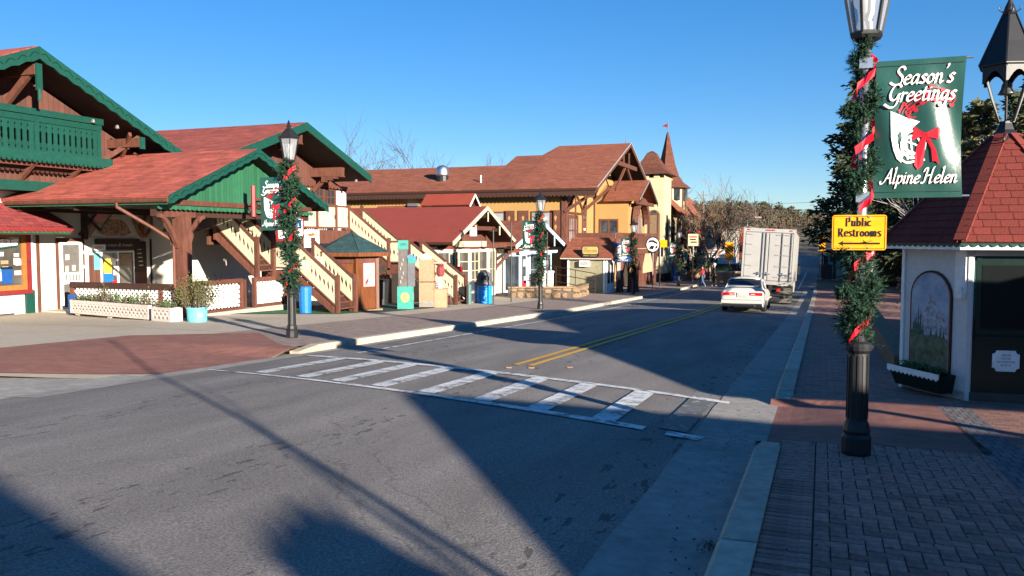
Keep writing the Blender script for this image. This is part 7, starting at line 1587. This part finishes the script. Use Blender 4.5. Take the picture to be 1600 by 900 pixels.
PL=['behind the right edge of the banner','just right of the banner','left of the bell turret','low behind the booth roof, left of the bell','behind the bell turret spire','hidden mostly by the banner','tall, between the banner and the bell turret','behind the bell turret, taller and darker','in the second row left of the bell','partly behind the banner arm, darker','highest, at the right edge of the view','nearest, low behind the booth roof','nearest, at the right edge behind the booth']
pb=[everthing(20+i,14,3.0,2600,'olive green pine rising behind the banner and the booth roof' if i%2==0 else 'dark green pine on the slope behind the booth roof',(0,0,-50),M['pineb' if i%2==0 else 'pine'],G2,'pine_tree',size=.5,droop=.1) for i in range(2)]
for i,(x,y,h,r,mm) in enumerate(pl_):
    src=pb[0 if mm=='pineb' else 1]; o=src if i in(0,2) else copy_tree(src); o.location=(x,y,terr(x,y)); o.scale=(r/3,r/3,h/14*.85); o.rotation_euler.z=i*1.7
    o['label']=('olive pine ' if mm=='pineb' else 'dark green pine ')+PL[i]
    o['group']=G2+(' (olive)' if mm=='pineb' else ' (dark)')
tree_thing(bare_tree(random.Random(31),9.5,.55,.09,4,1,.1),'pale grey leafless shrub tree between the banner and the booth roof',M['greyw'],'grey shrubs by the booth',(3.75,28,gz(28)))
# things along the right: hedge, shrubs, small signs
def hedge(name,label,x0,x1,y0,y1,h,m,n,cat='hedge'):
    t=thing(name,label,cat,((x0+x1)/2,(y0+y1)/2,gz(y0))); lf=MB(); tw=MB()
    for _ in range(n):
        x,y=R.uniform(x0,x1),R.uniform(y0,y1); u=R.random(); z=gz(y)+h*(u**.5)*(1-.25*abs((x-(x0+x1)/2)/((x1-x0)/2))**3)
        d=V((R.gauss(0,1),R.gauss(0,1),R.gauss(.3,.6))).normalized()*.13; e=d.orthogonal().normalized()*.05; q=V((x,y,z)); lf.add([q,q+d*.5-e,q+d,q+d*.5+e],[(0,1,2,3)])
    for _ in range(40):
        x,y=R.uniform(x0,x1),R.uniform(y0,y1); tw.path([(x,y,gz(y)),(x+R.gauss(0,.15),y+R.gauss(0,.15),gz(y)+h*.95)],[.02,.005],3)
    tw.build('stems',M['twig'],t); lf.build('foliage',m,t); return t
hedge('hedge','dark clipped hedge along the right pavement beyond the booth',2.6,5.0,19,31,1.25,M['shrubg'],5200)
hedge('shrub','round russet leafless shrub left of the booth wall',2.9,5.2,33,37,2.0,M['twig'],2600,'shrub'); hedge('shrub','tangled orange-brown shrub above the hedge behind the booth roof',4.2,7.2,38,43,3.4,M['shrub'],2600,'shrub')
lk=thing('low_wall','low dark brick retaining wall left of the booth','wall',(2,16.5,gz(16))); MB().box(1.15,1.45,15.0,32,gz(32)-.2,gz(15)+.30).build('wall',M['stone'],lk)
hedge('ground_ivy','patch of dark ground ivy between the low wall and the booth',1.5,3.6,15.4,19,.45,M['shrubg'],1600,'ivy')
pole_sign(3.05,31,3.1,.95,.9,'ink','white real-estate style board with red heading behind the garland',None,'inkk','greyw')
st=thing('stop_sign','small red stop sign with a white plate under it behind the nearest lamp post','sign',(2.15,45,gz(45))); MB().path([(2.15,45,gz(45)),(2.15,45,gz(45)+2.9)],.04,6).build('pole',M['steel'],st); fz=FY(44.95); zc=gz(45)+2.55
MB(fz).prism([(2.15+.33*math.cos(PI/8+a*PI/4),zc+.33*math.sin(PI/8+a*PI/4)) for a in range(8)],-.01,.0).build('octagon',M['red2'],st); plain('STOP',fz,2.15,zc,.2,.003,'lettering',M['ink'],st,.5); MB(fz).box(1.92,2.38,-.01,0,zc-.95,zc-.42).build('plate',M['ink'],st)
for i in range(3): MB(fz).box(2.0,2.3,.0,.003,zc-.85+.15*i,zc-.80+.15*i).build('plate_text',M['inkk'],st)
kt=thing('street_bin','dark street bin group with a green post at the far right corner','bin',(.4,86,gz(86))); MB().box(-.1,.9,85.5,86.5,gz(86),gz(86)+1.5).build('bin',M['black'],kt); MB().box(.95,1.25,85.8,86.1,gz(86),gz(86)+3.1).build('green_post',M['green'],kt); MB().box(.1,.5,85.6,86,gz(86)+1.5,gz(86)+2.3).build('lid',M['dbrown'],kt)
t=pole_sign(-.02,97,4.3,.7,.4,'teal','teal street name plate above the right hazard marker'); t2_=pole_sign(.15,110,4.9,.6,.5,'dblue','blue plate high on the far right pavement')
pole_sign(-1.0,205,3.6,.5,.9,'red2','tiny red and white sign at the road crest')
# far street: sheds, houses, dumpsters
def far_house(name,label,x,y,w_,d_,h,rise,m,mr,nw=2):
    z=gz(y)-.3 if x>-30 else terr(x,y)-.3; t=thing(name,label,'building',(x,y,z)); MB().box(x-w_/2,x+w_/2,y-d_/2,y+d_/2,z,z+h).build('wall',m,t)
    g=MB(); g.slab([(x+w_/2+.3,y-d_/2-.4,z+h-.1),(x+w_/2+.3,y+d_/2+.4,z+h-.1),(x,y+d_/2+.4,z+h+rise),(x,y-d_/2-.4,z+h+rise)],.12); g.slab([(x-w_/2-.3,y+d_/2+.4,z+h-.1),(x-w_/2-.3,y-d_/2-.4,z+h-.1),(x,y-d_/2-.4,z+h+rise),(x,y+d_/2+.4,z+h+rise)],.12); g.build('roof',mr,t)
    MB(FY(y-d_/2)).prism([(x-w_/2,z+h),(x+w_/2,z+h),(x,z+h+rise-.05)],-.2,0).build('gable',m,t)
    for i in range(nw):
        u=x-w_/2+w_*(i+.5)/nw; MB(FY(y-d_/2)).box(u-.5,u+.5,.01,.05,z+h*.45,z+h*.8).build('window',M['glass'],t)
    return t
far_house('stone_house','grey stone house behind the birch',-15.5,116,9,8,5.6,.6,mat('grey_stone',(.27,.25,.23),kind='brick',a=.6,b=.3,var=.3),M['greyw'],3)
far_house('brick_building','tall orange-red building right of the birch trunk',-10.6,135,3.4,9,5.8,.3,paint('orange_red_wall',(.33,.07,.035)),M['greyw'],1)
far_house('far_house','pale gabled house with a red roof on the hill left of the birch',-30,170,7,9,11,5.5,M['creams'],M['roof3'],2); far_house('far_house','red roofed house farther left on the wooded hill',-38,182,6,8,10.5,4.5,M['roof3'],M['roof3'],1); far_house('far_house','small pale house behind the mansard roof corner',-26,140,5,7,9.5,3.6,M['creams'],M['roof2'],2)
for i,(x,y,c) in enumerate(((-11.2,98,'green'),(-8.6,82.5,'dgreen'),(-8.4,85.5,'dgreen'),(-9.8,93,'lblue'))):
    z=gz(y); tag(MB().box(x-.9,x+.9,y-.8,y+.8,z,z+[2.6,1.5,1.5,2.0][i]).build(['dumpster','slatted_fence_panel','slatted_fence_panel','parked_van'][i],M[c],None),['green skip beyond the birch','dark green barrier nearer the walkers','dark green barrier farther from the walkers','pale blue box beyond the barriers'][i],['skip','barrier','barrier','box'][i])
bd=thing('bridge_rail','pale concrete bridge parapet crossing the far end of the road','parapet',(0,150,gz(150))); 
for s,x in ((0,-11.5),(1,-.2)): MB().box(x-.15,x+.15,128,168,gz(150)-.5,gz(150)+.9).build('parapet',CONC,bd)
for x,y in ((-8.2,73.5),(-7.6,74.6),(-7.0,75.5)): 
    z=gz(y); i=int(-x*10)%3; tag(MB().lathe((x,y,z),[(.35,0),(.4,.5),(.5,.9),(.45,1.0),(0,.9)],10).build('barrel_planter',M['tan'],None),{-8.2:'wooden barrel planter nearest the walkers',-7.6:'wooden barrel planter under the left hazard marker',-7.0:'wooden barrel planter nearest the lorry'}[x],'planter')
# overhead wires with poles
def upole(x,y,h,label,arm=True):
    z=gz(y); t=thing('utility_pole',label,'pole',(x,y,z)); MB().path([(x,y,z),(x,y,z+h)],[.16,.11],7).build('pole',M['bark'],t)
    if arm: MB().box(x-1.1,x+1.1,y-.06,y+.06,z+h-.8,z+h-.66).build('crossarm',M['bark'],t)
    return t
upole(-20,150,12.5,'utility pole on the left beyond the birch'); upole(14,118,12,'utility pole hidden among the dark evergreens')
lp2=thing('cobra_lamp','slim street light with a curved arm just left of the lorry roof','street light',(-11.6,140,gz(140))); z=gz(140); MB().path([(-11.6,140,z),(-11.6,140,z+7.0),(-11.3,140,z+7.4),(-9.9,140,z+7.5)],.09,6).build('mast',M['steel'],lp2); MB().box(-10.4,-9.4,139.8,140.2,z+7.42,z+7.58).build('head',M['planter'],lp2)
wr=thing('overhead_wires','four thin overhead wires crossing the road beyond the lorry','wires',(-3,134,8))
for k,(za,zb) in enumerate(((10.4,10.0),(9.3,9.0),(7.2,6.9),(5.2,5.0))):
    MB().path([(-20+34*i/12,150-32*i/12,gz(134)+za+(zb-za)*i/12-.7*math.sin(PI*i/12)) for i in range(13)],.028,3).build('wire',M['steel'],wr)
# ---- the wooded hill closing the street
wd=MB(); rg=random.Random(77)
def clump(mb,x,y,z,h,w_,mi,n):
    mb.add([(x-.1,y,z),(x+.1,y,z),(x+.04,y,z+h*.9),(x-.04,y,z+h*.9)],[(0,1,2,3)],0)
    for _ in range(int(n*2.2)):
        t=rg.random(); a=rg.uniform(0,6.3); rr=w_*rg.random()**.5*(1-t*.55); c=V((x+rr*math.cos(a),y+rr*math.sin(a),z+h*(.2+.8*t))); d=V((rg.gauss(0,1),rg.gauss(0,1),rg.gauss(.6,.8))).normalized()*h*.10; e=d.orthogonal().normalized()*h*.034
        e=Matrix.Rotation(rg.uniform(0,6.3),3,d.normalized())@e
        mb.add([c-d*.4,c-e,c+d,c+e],[(0,1,2,3)],mi)
for _ in range(4300):
    y=rg.uniform(165,400); x=rg.uniform(-165,62)+ (y-200)*.0
    if -9<x<4 and y<300: continue
    if -13<x<-9 and y<190: continue
    p=V((x,y,0)); g_=rg.random()<(.16+.3*sm((y-300)/80)); clump(wd,x,y,terr(x,y)-.3,rg.uniform(4,7.5)*(1.15 if g_ else 1),rg.uniform(1.6,2.8),1 if g_ else 0,20)
for _ in range(240):
    y=rg.uniform(118,168); x=rg.choice((rg.uniform(-70,-17),rg.uniform(16,40))); clump(wd,x,y,terr(x,y)-.3,rg.uniform(2.2,4.2),rg.uniform(1.4,2.4),0 if rg.random()<.75 else 1,26)
wd.build('woodland',[M['hillb'],M['hillg']],None,kind='stuff')
wr2=MB()
for _ in range(700):
    x=rg.uniform(14,90); y=rg.uniform(40,140)
    if x<12+.0*y: continue
    clump(wr2,x,y,terr(x,y)-.3,rg.uniform(4,8),rg.uniform(1.4,2.4),0 if rg.random()<.6 else 1,24)
wr2.build('hillside_scrub',[M['hillb'],M['hillg']],None,kind='stuff')
# ================================================================ out of view to the right and behind: what throws the long shadows, some of it added for that
def street_tree(x,y,h,r,label):
    z=rsz(x,y); t=thing('shade_tree',label,'tree',(x,y,z)); rg2=random.Random(int(x*7+y*13)); tr=MB(); lf=MB()
    tr.path([(x,y,z),(x+.1,y,z+h*.55)],[.14,.09],7)
    for _ in range(26):
        d=V((rg2.gauss(0,1),rg2.gauss(0,1),rg2.gauss(.2,.8))).normalized(); c=V((x,y,z+h-r))+d*r*rg2.uniform(.3,.8); tr.path([V((x,y,z+h*.5)),c],[.03,.01],3)
        for _ in range(110):
            q=c+V((rg2.gauss(0,1),rg2.gauss(0,1),rg2.gauss(0,1)))*r*.26; e=V((rg2.gauss(0,1),rg2.gauss(0,1),rg2.gauss(0,1))).normalized()*.16; f=e.orthogonal().normalized()*.07; lf.add([q-e,q+f,q+e,q-f],[(0,1,2,3)])
    tr.build('trunk',M['bark'],t); lf.build('crown',M['pine'],t); return t
street_tree(10.5,-5.5,3.45,.28,'small evergreen standing behind the viewer'); simple_house('unseen_building','narrow steep-roofed cream form behind the viewer, added to shade the road corner',9.2,10.6,-13.2,-6.4,.2,3.2,3.1,M['creams'],M['roof2'],over=.3)  # thin gabled form added out of view to darken the near road corner
tag(MB().path([(7.0,-2.15,gz(-2)),(7.0,-2.15,5.6)],[.042,.03],7).build('utility_pole',M['bark'],None),'plain wooden pole beside the gabled shop behind the viewer','pole')
tree_thing(bare_tree(random.Random(42),5.6,.4,.04,2,1,.1),'unseen bare sapling added behind the viewer for faint shadow streaks',M['twig'],'added shadow saplings by the gabled shop',(8.0,-3.3,gz(-3)))  # added out of view so its twigs streak the road with shadow
# (closing checks)
for o in bpy.data.objects:
    if o.type=='MESH' and o.parent is None and 'label' not in o and 'kind' not in o: o['kind']='structure'
